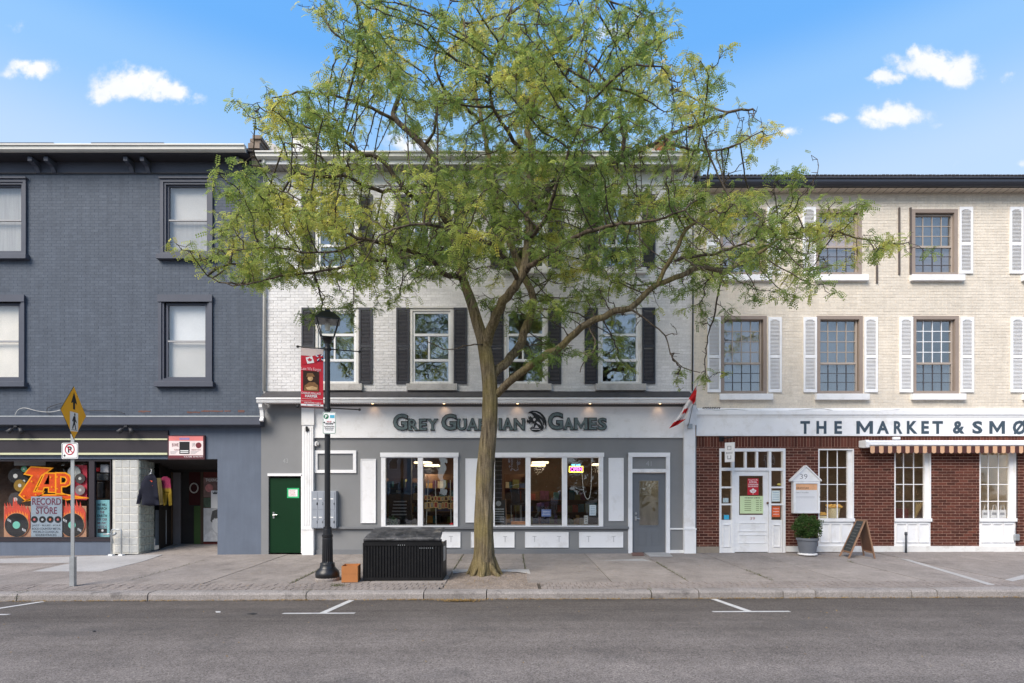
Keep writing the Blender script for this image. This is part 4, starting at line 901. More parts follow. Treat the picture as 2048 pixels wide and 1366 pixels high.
# twin spotlights under the canopy
for i, (sx, lab) in enumerate(((33, 'black twin spotlight under the canopy at the far left of the record shop'), (253, 'black twin spotlight under the canopy to the left of the poster board'))):
    t = thing('twin_spotlight', lab, 'spotlight', PX(sx, -.2), -.2, PZ(852, -.2), 'spotlights under the record shop canopy')
    m = MB().box(PX(sx - 3, -.2), PX(sx + 3, -.2), -.24, -.16, PZ(854, -.2), PZ(850.5, -.2)); m.build('mounting_plate', dk_grey, t)
    for s in (-1, 1):
        p0 = Vector((PX(sx + s * 2, -.2), -.2, PZ(853, -.2))); p1 = p0 + Vector((s * .10, -.02, -.09)); p2 = p1 + Vector((s * .05, -.03, -.06))
        MB().tube([p0, p1], .008).tube([p1 - Vector((s * .03, 0, -.04)), p1, p2], [.03, .045, .055], 12).build('lamp_head', dk_grey, t, smooth=True)
# poster board over the entrance
t = thing('poster_board', 'framed pink and white event poster board above the record shop entrance', 'poster', PX(375), -.06, PZ(918))
MB().pb(338.5, 411.5, 871, 919, -.06, -.002, 0).build('board', mk('dark_red_frame', lin(84, 50, 56), .6), t)
one(mk('pale_pink_paper', lin(232, 216, 214), .6, .04), 'poster_sheet', t, 341, 409, 873, 916, -.064, -.06, 0)
one(mk('pink_band', lin(226, 130, 128), .6), 'top_band', t, 341, 409, 873, 882, -.066, -.064, 0); one(mk('lilac_title', lin(150, 130, 180), .6), 'title_band', t, 362, 382, 876, 880, -.068, -.066, 0)
one(mk('maroon_band', lin(110, 46, 56), .6), 'bottom_band', t, 341, 409, 911, 916, -.066, -.064, 0)
one(black, 'centre_poster', t, 362, 382, 884, 908, -.068, -.064, 0); text('BOWIE', mk('maroon_print', lin(110, 40, 50), .6), t, 344, 357, 886.5, 893, -.0665, .0025); text('LIVE', mk('grey_print', (.3, .3, .32), .6), t, 384, 390, 886, 893, -.0665, .0025)
MB().disc(PX(400), PZ(891), .072, -.068, -.064).build('roundel', mk('maroon_print', (0, 0, 0)), t); text('TUESDAY', mk('maroon_print', (0, 0, 0)), t, 348, 361, 898.5, 901, -.0665, .0025); text('FRIDAY OCT.', mk('maroon_print', (0, 0, 0)), t, 383, 402, 898.5, 901, -.0665, .0025)
for k in range(3): one(mk('grey_print', (0, 0, 0)), 'text_line', t, 344, 358 - 2 * k, 903 + 2.2 * k, 903.8 + 2.2 * k, -.0662, -.064, 0); one(mk('grey_print', (0, 0, 0)), 'text_line', t, 384, 400 - 3 * k, 903 + 2.2 * k, 903.8 + 2.2 * k, -.0662, -.064, 0)
one(white_flat, 'centre_poster_text', t, 364, 380, 901, 903, -.0695, -.068, 0); one(white_flat, 'centre_poster_text', t, 364, 380, 904.5, 906, -.0695, -.068, 0); text('CLUB SHOW', white_flat, t, 368, 406, 912, 914.6, -.0685, .0025)
# window display -------------------------------------------------------------
def zp(l): return [(x / 6.208, 900 + y / 6.208) for x, y in l]
yd = .20
t = thing('painted_shop_sign', 'big orange lightning cutout sign reading ZAP in the record shop window', 'sign', PX(95, yd), yd, PZ(1003, yd))
Zp = zp([(345, 245), (385, 205), (650, 225), (585, 275), (515, 320), (420, 515), (548, 515), (520, 560), (320, 632), (235, 560), (395, 320), (298, 300)])
Ap = [zp([(560, 285), (695, 285), (695, 530), (605, 525), (605, 468), (555, 468), (535, 515), (455, 505)]), zp([(606, 340), (570, 415), (606, 415)])]
Pp = [zp([(700, 280), (820, 283), (875, 315), (892, 365), (875, 430), (830, 455), (775, 458), (775, 530), (815, 550), (700, 545)]), zp([(765, 335), (815, 340), (835, 372), (815, 408), (765, 412)])]
Tl = zp([(325, 632), (530, 555), (820, 552), (1075, 595), (930, 600), (830, 620), (700, 585), (520, 600)])
zy = mk('amber_sign_paint', lin(250, 164, 24), .5, .1, 6); zr = mk('orange_red_sign_paint', lin(222, 84, 30), .5, .22, 7)
for i, p in enumerate(([Zp], Ap, Pp, [Tl])):
    shape(p, zy, t, yd - .012 * (i % 3), .012, .012, name=('letter', 'letter', 'letter', 'lightning_tail')[i], ref=yd); shape(p, zr, t, yd - .012 * (i % 3) - .003, .003, -.022, name='letter_fill', ref=yd)
for (x, y_) in ((405, 390), (310, 572), (470, 455), (640, 340), (720, 335), (655, 460), (720, 480), (455, 555)):
    st = [(x + 16 * (1 if k % 2 == 0 else .42) * math.sin(k * math.pi / 5), y_ - 16 * (1 if k % 2 == 0 else .42) * math.cos(k * math.pi / 5)) for k in range(10)]
    shape([zp(st)], zy, t, yd - .031, .002, name='star', ref=yd)
# record store panel
yp = .14; t = thing('lettered_sign', 'grey blue hand lettered panel reading RECORD STORE below the orange sign', 'sign', PX(92, yp), yp, PZ(1075, yp))
one(mk('panel_grey_blue', lin(150, 164, 176), .6, .08, 5), 'panel', t, 62, 124, 993, 1074, yp, yp + .012, yp)
plum = mk('plum_lettering', lin(112, 66, 84), .6, .15, 9)
text('RECORD', plum, t, 64.5, 122.5, 996, 1010, yp - .003, .003, .02, ref=yp); text('STORE', plum, t, 72, 114, 1014, 1028, yp - .003, .003, .02, ref=yp); one(plum, 'underline', t, 72, 96, 1011.3, 1013, yp - .003, yp, yp)
vinyl = mk('vinyl_black', (.022, .021, .022), .35, .15, 8, spec=.5)
for k, x in enumerate((69, 85, 100.5, 116)):
    MB().disc(PX(x, yp), PZ(1039, yp), .085, yp - .004, yp).build('small_record', vinyl, t); MB().disc(PX(x, yp), PZ(1039, yp), .03, yp - .006, yp - .004).build('record_label', mk(('rose_label', 'pale_label', 'coral_label', 'rose_label')[k], (lin(200, 110, 110), lin(190, 196, 200), lin(220, 120, 90), (0, 0, 0))[k], .6), t)
for k, s in enumerate(('JAZZ · BLUES · FOLK', 'ROCK·COUNTRY·METAL', 'WORLD·CLASSICAL', 'SOUNDTRACKS')): text(s, mk('slate_lettering', lin(70, 82, 94), .6), t, 64 + (k > 1) * 2 + (k > 2) * 5, 122 - (k > 1) * 4 - (k > 2) * 5, 1049 + k * 6.2, 1053.5 + k * 6.2, yp - .003, .003, .01, ref=yp)
# flaming records
flame = mk('flame_orange', lin(244, 140, 56), .6, .14, 6); flame2 = mk('flame_red', lin(214, 84, 66), .6, .16, 6)
for i, (cx, lab) in enumerate(((34, 'big painted vinyl record wreathed in flames at the left of the lettered panel'), (145, 'big painted vinyl record wreathed in flames behind the crossing sign post'))):
    yq = .17; t = thing('painted_record', lab, 'sign', PX(cx, yq), yq, PZ(1075, yq), 'flaming record cutouts')
    one(mk('tan_board', lin(188, 142, 112), .7, .1), 'backing_board', t, cx - 27, cx + 27, 1012, 1074, yq + .012, yq + .02, yq)
    rg = random.Random(3 + i); pts = [(cx - 25, 1052)]; n = 9
    for k in range(n):
        xx = cx - 25 + 50 * (k + .5) / n; hh = 1003 + 12 * abs(k - n / 2 + .5) / n * 2 + rg.uniform(-5, 5)
        pts += [(xx - 2 + rg.uniform(-1, 1), hh), (cx - 25 + 50 * (k + 1) / n, 1018 + 8 * abs(k - n / 2 + .5) / n * 2)]
    pts += [(cx + 25, 1055), (cx + 15, 1070), (cx - 15, 1070)]
    shape([pts], flame2, t, yq, .004, .012, name='flames', ref=yq); shape([pts], flame, t, yq - .004, .003, -.035, name='flame_core', ref=yq)
    MB().disc(PX(cx, yq), PZ(1050, yq), .312, yq - .010, yq - .006, 40).build('record_rim', mk('tan_rim', lin(208, 150, 104), .6), t); MB().disc(PX(cx, yq), PZ(1050, yq), .298, yq - .016, yq - .010, 40).build('record', vinyl, t)
    MB().disc(PX(cx, yq), PZ(1050, yq), .094, yq - .019, yq - .016).build('record_label', mk('mint_label', lin(116, 196, 176), .6), t)
    for (dx, dy) in ((-14, -10), (15, 9)): 
        for q in range(3): MB().pb(cx + dx - 3.5 + q * 2.6, cx + dx - 2 + q * 2.6, 1050 + dy - 3 + q * 1.4, 1050 + dy + 2 + q * 1.4, yq - .018, yq - .016, yq).build('painted_glint', chalk_white, t)
# loose records and sleeves hung in the window
hang = [(31, 952, 15, vinyl, 'black record with pale label hung at the upper left of the shop window'), (48, 962, 9, vinyl, 'small black single hung beside the orange sign'), (39.5, 971, 12, mk('gold_disc', lin(176, 140, 70), .3, .1, metal=.5), 'gold disc hung left of the orange sign'),
        (31, 999, 14, mk('grey_vinyl', lin(80, 76, 76), .35), 'grey record above the left flaming record'), (148, 945, 13, mk('silver_vinyl', lin(168, 172, 170), .3), 'silvery record hung right of the orange sign'), (160, 957, 10, mk('grey_vinyl', (0, 0, 0)), 'dark grey record pinned on the red sleeve'), (160, 980, 10, mk('silver_vinyl2', lin(140, 128, 128), .4), 'dull record pinned low on the red sleeve'), (48, 938, 6, mk('jade_vinyl', lin(90, 150, 120), .4), 'little green record at the top of the window')]
for k, (cx, cy, r_, mt, lab) in enumerate(hang):
    yy = .27 - .003 * k; t = thing('hung_record', lab, 'record', PX(cx, yy), yy, PZ(cy + r_, yy), 'records hung in the shop window'); rr = r_ * (14 + yy) / FPX
    MB().disc(PX(cx, yy), PZ(cy, yy), rr, yy, yy + .004, 28).build('disc', mt, t); MB().disc(PX(cx, yy), PZ(cy, yy), rr * .3, yy - .003, yy, 16).build('label_disc', mk('pale_disc_label', (.6, .6, .56), .6), t)
t = one(mk('red_sleeve', lin(208, 68, 84), .6, .1, 5), 'record_sleeve', None, 149, 174, 930, 1000, .30, .31, .3); props(t, 'tall red record sleeve display behind the sign post', 'sleeve')
t = props(one(mk('pale_rolled_poster', (.5, .5, .5), .7), 'paper_banner', None, 28, 91, 921, 931, .34, .345, .34), 'pale paper strip along the top of the record shop window', 'poster')
t = thing('teal_placard', 'teal placard in the narrow side light reading WE WILL SEARCH THE EARTH', 'sign', PX(205, .15), .15, PZ(1075, .15))
one(mk('teal_board', lin(134, 190, 194), .6, .06), 'board', t, 191, 219, 1000, 1074, .15, .16, .15)
for k, s in enumerate(('WE WILL', 'SEARCH', 'THE', 'EARTH', 'FOR YOUR', 'MUSIC', 'NEEDS')): text(s, (black, black, plum, black, plum, plum, plum)[k], t, 195 + (k == 2) * 5, 214 - (k == 2) * 5, 1007 + k * 7.3, 1012.3 + k * 7.3, .147, .003, .015, ref=.15)
one(black, 'turntable_picture', t, 195, 214, 1057, 1066, .147, .15, .15); MB().disc(PX(205, .147), PZ(1061, .147), .03, .144, .147).build('turntable_disc', white_flat, t)
for k, (a, b, c, d, col, lab) in enumerate(((187, 200, 935, 943, (170, 24, 34), 'small red box on the side light shelf'), (200, 217, 929, 945, (190, 190, 192), 'silver patterned box on the side light shelf'), (193, 217, 947, 961, (58, 60, 62), 'black cassette player on the side light shelf'), (194, 206, 964, 996, (46, 44, 44), 'dark bottle shaped figure in the side light'))):
    props(one(mk('shelf_item_%s' % ('red', 'silver', 'black', 'dark')[k], lin(*col), .5, .2, 12), 'shelf_item', None, a, b, c, d, .22, .32, .22, bevel=.02), lab, 'box')
# clothes on hangers at the entrance
def garment(name, label, outline, y, mat, th=.09, cat='jacket'):
    """padded cloth: outline swelled front and back with folds"""
    t = thing(name, label, cat, PX(sum(p[0] for p in outline) / len(outline), y), y, PZ(max(p[1] for p in outline), y))
    me = shape_mesh([[(PX(a, y), PZ(b, y)) for a, b in outline]], .05, 0); bm = bmesh.new(); bm.from_mesh(me)
    bmesh.ops.remove_doubles(bm, verts=bm.verts, dist=.0005); bmesh.ops.triangulate(bm, faces=bm.faces); bmesh.ops.subdivide_edges(bm, edges=bm.edges, cuts=3, use_grid_fill=True)
    pl = np.array([(PX(a, y), PZ(b, y)) for a, b in outline])
    def edge_d(x, z):
        d = 9
        for i in range(len(pl)):
            p, q = pl[i], pl[(i + 1) % len(pl)]; e_ = q - p; s = max(0, min(1, ((x - p[0]) * e_[0] + (z - p[1]) * e_[1]) / max(1e-9, e_.dot(e_)))); d = min(d, math.hypot(x - p[0] - s * e_[0], z - p[1] - s * e_[1]))
        return d
    for v in bm.verts:
        d = min(1, edge_d(v.co.x, v.co.y) / .09); fold = .018 * math.sin(v.co.x * 60 + 2 * math.sin(v.co.y * 5)) * d
        v.co.z = (1 if v.co.z > 0 else -1) * (.012 + th / 2 * math.sqrt(max(0, d))) + fold
    bm.to_mesh(me); bm.free(); a = verts_np(me); b = np.stack([a[:, 0], y - a[:, 2], a[:, 1]], 1); c = (b.min(0) + b.max(0)) / 2
    me.vertices.foreach_set('co', (b - c).ravel()); me.polygons.foreach_set('use_smooth', [True] * len(me.polygons)); me.update(); link('cloth', me, mat, t, loc=c); return t
navy = mk('navy_cloth', lin(22, 24, 38), .9, .2, 6)
gj = garment('hung_jacket', 'navy jacket with an orange crest on a hanger by the glass blocks', [(297, 950), (303, 947), (309, 951), (313, 957), (316, 985), (319, 1010), (300, 1012), (284, 1010), (284, 990), (280, 1008), (273, 1008), (276, 992), (284, 965), (290, 953)], -.10, navy)
MB().tube([(PX(300, -.1), -.1, PZ(950, -.1)), (PX(302, -.1), -.1, PZ(945, -.1)), (PX(303.5, -.1), -.1, PZ(940, -.1)), (PX(301.5, -.1), -.1, PZ(938, -.1))], .006).tube([(PX(295, -.1), -.1, PZ(953, -.1)), (PX(301, -.1), -.1, PZ(946, -.1)), (PX(309, -.1), -.1, PZ(952, -.1))], .007).build('hanger', white_flat, gj)
shape([[(297, 964), (303, 961), (308, 962), (306, 967), (309, 972), (303, 974), (299, 972), (301, 968)]], mk('crest_orange', lin(236, 92, 60), .6, .2, 20), gj, -.162, .004, name='crest', ref=-.1)
tee = NT('pink_and_yellow_dye'); sp_ = tee.n('ShaderNodeSeparateXYZ'); tee.l(tee.geo.outputs['Position'], sp_.inputs[0])
tee.bsdf(tee.gain(tee.mix(tee.rng(tee.math('ADD', sp_.outputs[2], tee.math('MULTIPLY', tee.noise(14), .08)), PZ(978) + .03, PZ(975) + .05, 0, 1), lin(150, 124, 40), lin(150, 50, 84)), tee.rng(tee.noise(20), .3, .7, .85, 1.1)), .9)
garment('hung_shirt', 'pink and yellow dip dyed shirt hung in the record shop entrance', [(322, 957), (327, 953), (334, 953), (341, 958), (343, 985), (344, 1010), (338, 1012), (336, 985), (333, 1010), (328, 1011), (325, 985), (322, 975)], .45, tee.m, .07, 'shirt')
garment('hung_shirt', 'brown shirt mostly hidden behind the navy jacket', [(314, 956), (322, 956), (325, 985), (326, 1009), (319, 1010), (317, 990)], .33, mk('olive_brown_cloth', lin(98, 88, 56), .9, .2), .05, 'shirt')
props(MB().hexa([P2(310, 1091, .75), P2(333, 1088, 1.15), P2(333, 1088, 1.16), P2(310, 1091, .76)], [P2(311, 1020, .75), P2(333, 1020, 1.15), P2(333, 1020, 1.16), P2(311, 1020, .76)]).build('paper_poster', mk('pale_blue_paper', lin(196, 206, 214), .7, .06)), 'blank pale blue sheet on the entrance window below the clothes', 'poster')
t = thing('door_posters', 'poster reading TVLKING at the top of the entrance door', 'poster', PX(421, 1.4), 1.4, PZ(994, 1.4))
one(mk('brown_poster', lin(120, 96, 90), .7, .3, 9), 'sheet', t, 407, 436, 955, 994, 1.46, 1.464, 1.46); text('TVLKING', white_flat, t, 411, 435, 957, 963, 1.456, .003, .01, ref=1.46); MB().disc(PX(418, 1.45), PZ(976, 1.45), .11, 1.456, 1.46).build('motif', mk('rose_motif', lin(190, 124, 120), .7, .3, 14), t)
props(one(mk('green_flyer', lin(70, 84, 70), .7, .4, 12), 'flyer', None, 407, 422, 995, 1015, 1.45, 1.455, 1.45), 'dark green flyer on the entrance door below the brown poster', 'poster')
t = thing('white_flyer', 'narrow white flyer with a small crown at the right of the entrance door', 'poster', PX(429, 1.4), 1.4, PZ(1016, 1.4)); one(white_flat, 'sheet', t, 422, 436, 981, 1016, 1.44, 1.444, 1.44); shape([[(426, 988), (425, 983), (428, 986), (430, 982), (432, 986), (435, 983), (434, 988)]], black, t, 1.437, .003, name='crown', ref=1.44)
t = thing('portrait_poster', 'black and white face poster low on the entrance door', 'poster', PX(421, 1.4), 1.4, PZ(1083, 1.4)); one(mk('grey_photo', (.5, .5, .5), .6, .2, 6), 'sheet', t, 407, 436, 1016, 1083, 1.445, 1.449, 1.445)
shape([[(423, 1030), (425, 1022), (436, 1018), (436, 1038), (428, 1036), (425, 1046), (421, 1042)]], mk('dark_hair_print', (.09, .09, .09), .7, .3, 20), t, 1.441, .003, name='hair_print', ref=1.445); shape([[(425, 1040), (436, 1036), (436, 1066), (430, 1064), (424, 1054)]], mk('pale_face_print', (.66, .66, .66), .7, .1), t, 1.440, .002, name='face_print', ref=1.445)
shape([[(407, 1083), (410, 1070), (424, 1060), (432, 1068), (436, 1083)]], mk('light_coat_print', (.58, .58, .58), .7, .2, 12), t, 1.442, .002, name='coat_print', ref=1.445)
props(MB().lathe([(.09, 0), (.12, .02), (.09, .04)], 0, 0, 16).rot((0, 0, 0), R(90), 'X').build('wreath', mk('pale_wreath', (.45, .42, .38), .8, .3, 20)), 'pale ring wreath on the dark inner wall of the entrance', 'wreath')
wr = bpy.data.objects['wreath']; tor = MB()
tor.tube([(.11 * math.cos(a * .2618), 0, .13 * math.sin(a * .2618)) for a in range(25)], .018, 8); bpy.data.objects.remove(wr)
tor.v = [(x + PX(388, 1.5), y + 1.5, z + PZ(976, 1.5)) for x, y, z in tor.v]
props(tor.build('wreath', mk('pale_wreath', (0, 0, 0)), smooth=True), 'pale ring wreath on the dark inner wall of the entrance', 'wreath')
# gas standpipe at the glass blocks
t = thing('standpipe', 'grey steel standpipe standing in front of the glass blocks', 'pipe', PX(232, -.15), -.15, gz(-10, -.15))
MB().tube([(PX(223, -.15), -.15, gz(-10, 0)), (PX(223, -.15), -.15, PZ(1062, -.15)), (PX(225, -.15), -.15, PZ(1059, -.15)), (PX(241, -.15), -.15, PZ(1059, -.15)), (PX(243, -.15), -.15, PZ(1062, -.15)), (PX(243, -.15), -.15, gz(-10, 0))], .02, 10).build('bent_pipe', galv, t, smooth=True)
MB().tube([(PX(207, -.15), -.15, PZ(1069, -.15)), (PX(224, -.15), -.15, PZ(1068, -.15))], .022, 10).tube([(PX(226, -.15), -.15, PZ(1070, -.15)), (PX(232, -.15), -.15, PZ(1066, -.15))], .03, 10).build('valve', galv, t, smooth=True)
for k, x in enumerate((223, 243)): MB().box(PX(x - 4, -.15), PX(x + 4, -.15), -.2, -.1, gz(-10, 0) - .02, gz(-10, 0) + .04).build('white_foot', white_flat, t)
# cable looped along the canopy
def cable(label, pts, r=.008, mat=None, y=-.05, name='cable'):
    pp = [Vector((PX(a, y), y, PZ(b, y))) for a, b in pts]; out = []
    for i in range(len(pp) - 1):
        p0, p1, p2, p3 = pp[max(i - 1, 0)], pp[i], pp[i + 1], pp[min(i + 2, len(pp) - 1)]
        for k in range(6):
            s = k / 6; out.append(.5 * ((2 * p1) + (p2 - p0) * s + (2 * p0 - 5 * p1 + 4 * p2 - p3) * s * s + (3 * p1 - p0 - 3 * p2 + p3) * s ** 3))
    out.append(pp[-1]); return props(MB().tube(out, r, 6).build(name, mat or dk_grey, smooth=True), label, 'cable')
cable('black cable looping behind the yellow crossing sign', [(102, 832), (95, 826), (95, 817), (110, 810), (128, 806), (150, 808), (165, 817), (185, 821), (228, 821), (250, 828)], .008)
cable('pale grey cable arching along the wall left of the crossing sign', [(30, 831), (36, 820), (50, 816), (75, 822), (100, 824), (122, 820)], .007, gutter_white)
# ================================================================== STREET FURNITURE
bx, by, bz = gy(146, 1172)
t = thing('sign_post', 'galvanised post with a yellow crossing diamond and a no parking sign', 'traffic sign', bx, by, bz)
zt = PZ(868, by)
MB().prism([(bx - .032, bz - .1), (bx + .012, bz - .1), (bx + .012, zt), (bx - .032, zt)], by - .012, by + .022).build('post', galv, t)
MB().box(bx + .012, bx + .035, by - .022, by - .012, bz - .1, zt).build('post_flange', galv, t); MB().box(bx - .042, bx + .038, by - .03, by + .035, bz - .05, bz + .52).build('post_sleeve', galv, t)
yel = mk('traffic_yellow', lin(255, 184, 10), .4, .04, 5, .02, 60, .03); ctr = Vector((PX(150, by), by - .03, PZ(826, by)))
def facing(c, ang): return Matrix.Translation(c) @ Matrix.Rotation(ang, 4, 'Z')
MT = facing(ctr, R(105)); S_ = .475
def local(polys, mat, name, yf, depth=.003): return put_flat(shape_mesh(polys, .05, 0), name, mat, t, yf, depth, None, MT)
MT = facing(ctr, R(-254))
dia = lambda r: [(0, -r), (r, 0), (0, r), (-r, 0)]
# the plate stands across the pavement, its printed face towards the middle of the street
def yaw(p): return p
MT = Matrix.Translation(ctr) @ Matrix.Rotation(R(106), 4, 'Z')
local([dia(S_)], black, 'diamond_edge', -.002); local([dia(S_ - .012)], yel, 'diamond_plate', -.005)
local([[(0, .36), (-.11, .16), (-.035, .18), (-.035, .06), (.035, .06), (.035, .18), (.11, .16)]], black, 'arrow', -.008)
local([[(-.15, -.02 - .36 + .04), (.15, -.32), (.15, .01), (-.15, .01)]], white_flat, 'white_panel', -.008)
local([circ(.02, -.03, .025, 12)], black, 'figure_head', -.011); local([[(-.02, -.06), (.04, -.06), (.05, -.12), (.09, -.16), (.08, -.175), (.03, -.14), (.03, -.18), (.07, -.29), (.045, -.295), (.0, -.2), (-.05, -.29), (-.08, -.285), (-.03, -.18), (-.035, -.13), (-.06, -.16), (-.07, -.15), (-.04, -.09)]], black, 'figure_body', -.011); local([[(-.1, -.31), (.11, -.305), (.11, -.298), (-.1, -.303)]], black, 'figure_ground', -.011)
MT = Matrix.Translation(Vector((PX(140, by - .04), by - .04, PZ(902, by)))) @ Matrix.Rotation(R(-8), 4, 'Z')
def rrect(w_, h_, r_): return [(sx * (w_ - r_) + r_ * math.cos(a), sz * (h_ - r_) + r_ * math.sin(a)) for sx, sz, a0 in ((1, 1, 0), (-1, 1, 90), (-1, -1, 180), (1, -1, 270)) for a in [R(a0 + k * 22.5) for k in range(5)]]
local([rrect(.165, .142, .025)], white_flat, 'no_parking_plate', -.004); local([rrect(.152, .13, .02), rrect(.146, .124, .018)], black, 'plate_border', -.007)
local([circ(.0, .025, .098, 32), circ(.0, .025, .082, 32)], mk('prohibition_red', lin(190, 24, 52), .5), 'red_ring', -.009)
me = text_mesh('P', .05, .03); put_flat(me, 'letter_p', black, t, -.008, .002, (-.035, .04, -.03, .08), MT); local([[(-.062, .073), (-.052, .083), (.062, -.023), (.052, -.033)]], mk('prohibition_red', (0, 0, 0)), 'red_bar', -.012)
local([[(-.13, -.085), (-.10, -.06), (-.10, -.075), (-.085, -.075), (-.085, -.095), (-.10, -.095), (-.10, -.11)]], black, 'arrow', -.007)
# street lamp ---------------------------------------------------------
lx, ly_, lz = gy(655, 1160)
t = thing('street_lamp', 'black cast iron street lamp with a four sided lantern by the bin', 'street lamp', lx, ly_, lz)
zz = lambda py: PZ(py, ly_) - lz
s = (DIST + ly_) / FPX
MB().lathe([(.22, -.03), (.225, .03), (.215, .06)], lx, ly_, 24, lz).build('concrete_footing', concrete, t)
prof = [(23, 1160), (23.5, 1150), (22, 1145), (17, 1140), (15, 1137), (14, 1132), (14, 1129), (13.5, 1128.5)]
MB().lathe([(r_ * s, zz(py) + .03) for r_, py in prof], lx, ly_, 28, lz).build('base', blk_metal, t, smooth=True)
prof = [(11.5, 1131), (11, 1128), (10.5, 1122), (10, 1078), (9.6, 1075), (10.6, 1073), (10.6, 1069), (9, 1068), (8.4, 1058), (8.0, 1057.5), (8, 1054), (5.6, 1053)]
MB().lathe([(r_ * s, zz(py)) for r_, py in prof], lx, ly_, 32, lz, .10, (zz(1123), zz(1079))).build('fluted_pedestal', blk_metal, t)
MB().lathe([(5.8 * s, zz(1055)), (5.3 * s, zz(800)), (5.0 * s, zz(700)), (6.4 * s, zz(699)), (6.4 * s, zz(696)), (5 * s, zz(695)), (5.2 * s, zz(688)), (9 * s, zz(678)), (9 * s, zz(676))], lx, ly_, 16, lz).build('pole', blk_metal, t)
for py in (698, 818): MB().lathe([(7 * s, zz(py + 3)), (7.4 * s, zz(py)), (7 * s, zz(py - 3))], lx, ly_, 14, lz).build('arm_collar', blk_metal, t)
aa = R(-28); dv = Vector((math.cos(aa + 0), -math.sin(aa) * -1, 0)); dv = Vector((math.cos(R(20)), math.sin(R(20)), 0))
for py in (698, 816):
    c = Vector((lx, ly_, PZ(py, ly_))); e0, e1 = c - dv * .52, c + dv * .58
    MB().tube([e0, e1], .011, 8).ball(e0, .026).ball(e1, .026).build('banner_arm', blk_metal, t, smooth=True)
LA = R(20)
def lq(rx_, z): return [tuple(Vector((lx, ly_, z)) + Matrix.Rotation(LA, 3, 'Z') @ Vector((a * rx_, b * rx_, 0))) for a, b in ((-1, -1), (1, -1), (1, 1), (-1, 1))]
zt0, zt1, zt2, zt3 = PZ(676, ly_), PZ(642, ly_), PZ(626, ly_), PZ(622, ly_)
f_ = MB(); b0, b1 = lq(.105, zt0), lq(.195, zt1)
for k in range(4): f_.tube([b0[k], b1[k]], .011, 6)
for k in range(4): f_.tube([b0[k], b0[(k + 1) % 4]], .012, 6).tube([b1[k], b1[(k + 1) % 4]], .014, 6)
LT = f_.build('lantern_frame', blk_metal, t)
lg = glass('lantern_glass', .02, .9, (.97, .97, .95), .02)
for k in range(4): MB().quad(b0[k], b0[(k + 1) % 4], b1[(k + 1) % 4], b1[k]).build('lantern_pane', lg, LT)
MB().hexa(lq(.225, zt1 - .015), lq(.215, zt1 + .015)).hexa(lq(.215, zt1 + .0151), lq(.10, zt2)).hexa(lq(.06, zt2 + .0005), lq(.045, zt3 + .02)).build('lantern_roof', blk_metal, LT)
MB().lathe([(.08, 0), (.1, .03), (.05, .05)], lx, ly_, 16, zt0 - .05).build('lantern_seat', blk_metal, LT)
MB().lathe([(.035, 0), (.05, .06), (.04, .13), (.01, .15)], lx, ly_, 12, zt1 - .18).build('bulb', mk('frosted_bulb', (.7, .68, .6), .3), LT)
# memorial banner on the left arms ------------------------------------
ban = thing('street_banner', 'red memorial banner with two flags and a soldier portrait on the lamp arms', 'banner', lx - .3, ly_ - .1, PZ(816, ly_))
bw = .42; cB = Vector((lx, ly_, 0)) - dv * .275
MTb = Matrix.Translation(cB) @ Matrix.Rotation(R(20), 4, 'Z')
def b_(name, mat, x0, x1, yt, yb, yf=-.004, th=.003):             # banner coordinates: photo pixels
    k = s; return MBx([(x0, x1, yt, yb)], name, mat, yf, th)
def bxz(px, py): return ((px - 625.5) * s / .97 * .97, PZ(py, ly_ - .1))
def MBx(rects, name, mat, yf, th):
    m = MB()
    for (x0, x1, yt, yb) in rects:
        a, z1 = bxz(x0, yt); b, z0 = bxz(x1, yb); m.box(a, b, yf, yf + th, z0, z1)
    m.v = [tuple(MTb @ Vector(p)) for p in m.v]; return m.build(name, mat, ban)
def bshape(polys, name, mat, yf, th=.002): return put_flat(shape_mesh([[bxz(*p) for p in q] for q in polys], .05, 0), name, mat, ban, yf, th, None, MTb)
def btext(body, mat, x0, x1, yt, yb, yf=-.007, off=0):
    a, z1 = bxz(x0, yt); b, z0 = bxz(x1, yb); return put_flat(text_mesh(body, .05, off), 'lettering', mat, ban, yf, .002, (a, b, z0, z1), MTb)
ban_red = mk('banner_red', lin(196, 44, 60), .7, .07, 5, .03, 60, .05); cream_ = mk('banner_cream', lin(214, 196, 190), .7, .06)
MBx([(605, 647, 697, 816)], 'cloth', ban_red, 0, .004); MBx([(605, 647, 697, 712)], 'cream_top', cream_, -.003, .0025)
bshape([[(605, 719), (614, 716), (617, 728), (607, 731)]], 'flag_red', red_print, -.006); bshape([[(614, 716), (626, 712), (630, 725), (617, 728)]], 'flag_white', white_flat, -.006); bshape([[(626, 712), (632, 710), (636, 722), (630, 725)]], 'flag_red', red_print, -.006)
ml = lambda cx, cy, r_: [(cx + r_ * dx, cy + r_ * dy) for dx, dy in ((0, -1), (.22, -.55), (.45, -.65), (.38, -.2), (.75, -.45), (.85, -.2), (1, -.1), (.6, .25), (.65, .45), (.08, .38), (.06, .9), (-.06, .9), (-.08, .38), (-.65, .45), (-.6, .25), (-1, -.1), (-.85, -.2), (-.75, -.45), (-.38, -.2), (-.45, -.65), (-.22, -.55))]
bshape([ml(621.5, 720, 4.6)], 'maple_leaf', red_print, -.0085)
navyp = mk('flag_navy', lin(38, 44, 106), .6)
bshape([[(632.5, 710), (646.5, 706), (646.5, 719), (636, 722)]], 'flag_blue', navyp, -.006); bshape([[(632.5, 711), (634, 709.5), (646.5, 718), (646, 719.5)]], 'flag_saltire', white_flat, -.0085); bshape([[(636, 721), (635, 719.5), (645.5, 706), (646.5, 707.5)]], 'flag_saltire', white_flat, -.011)
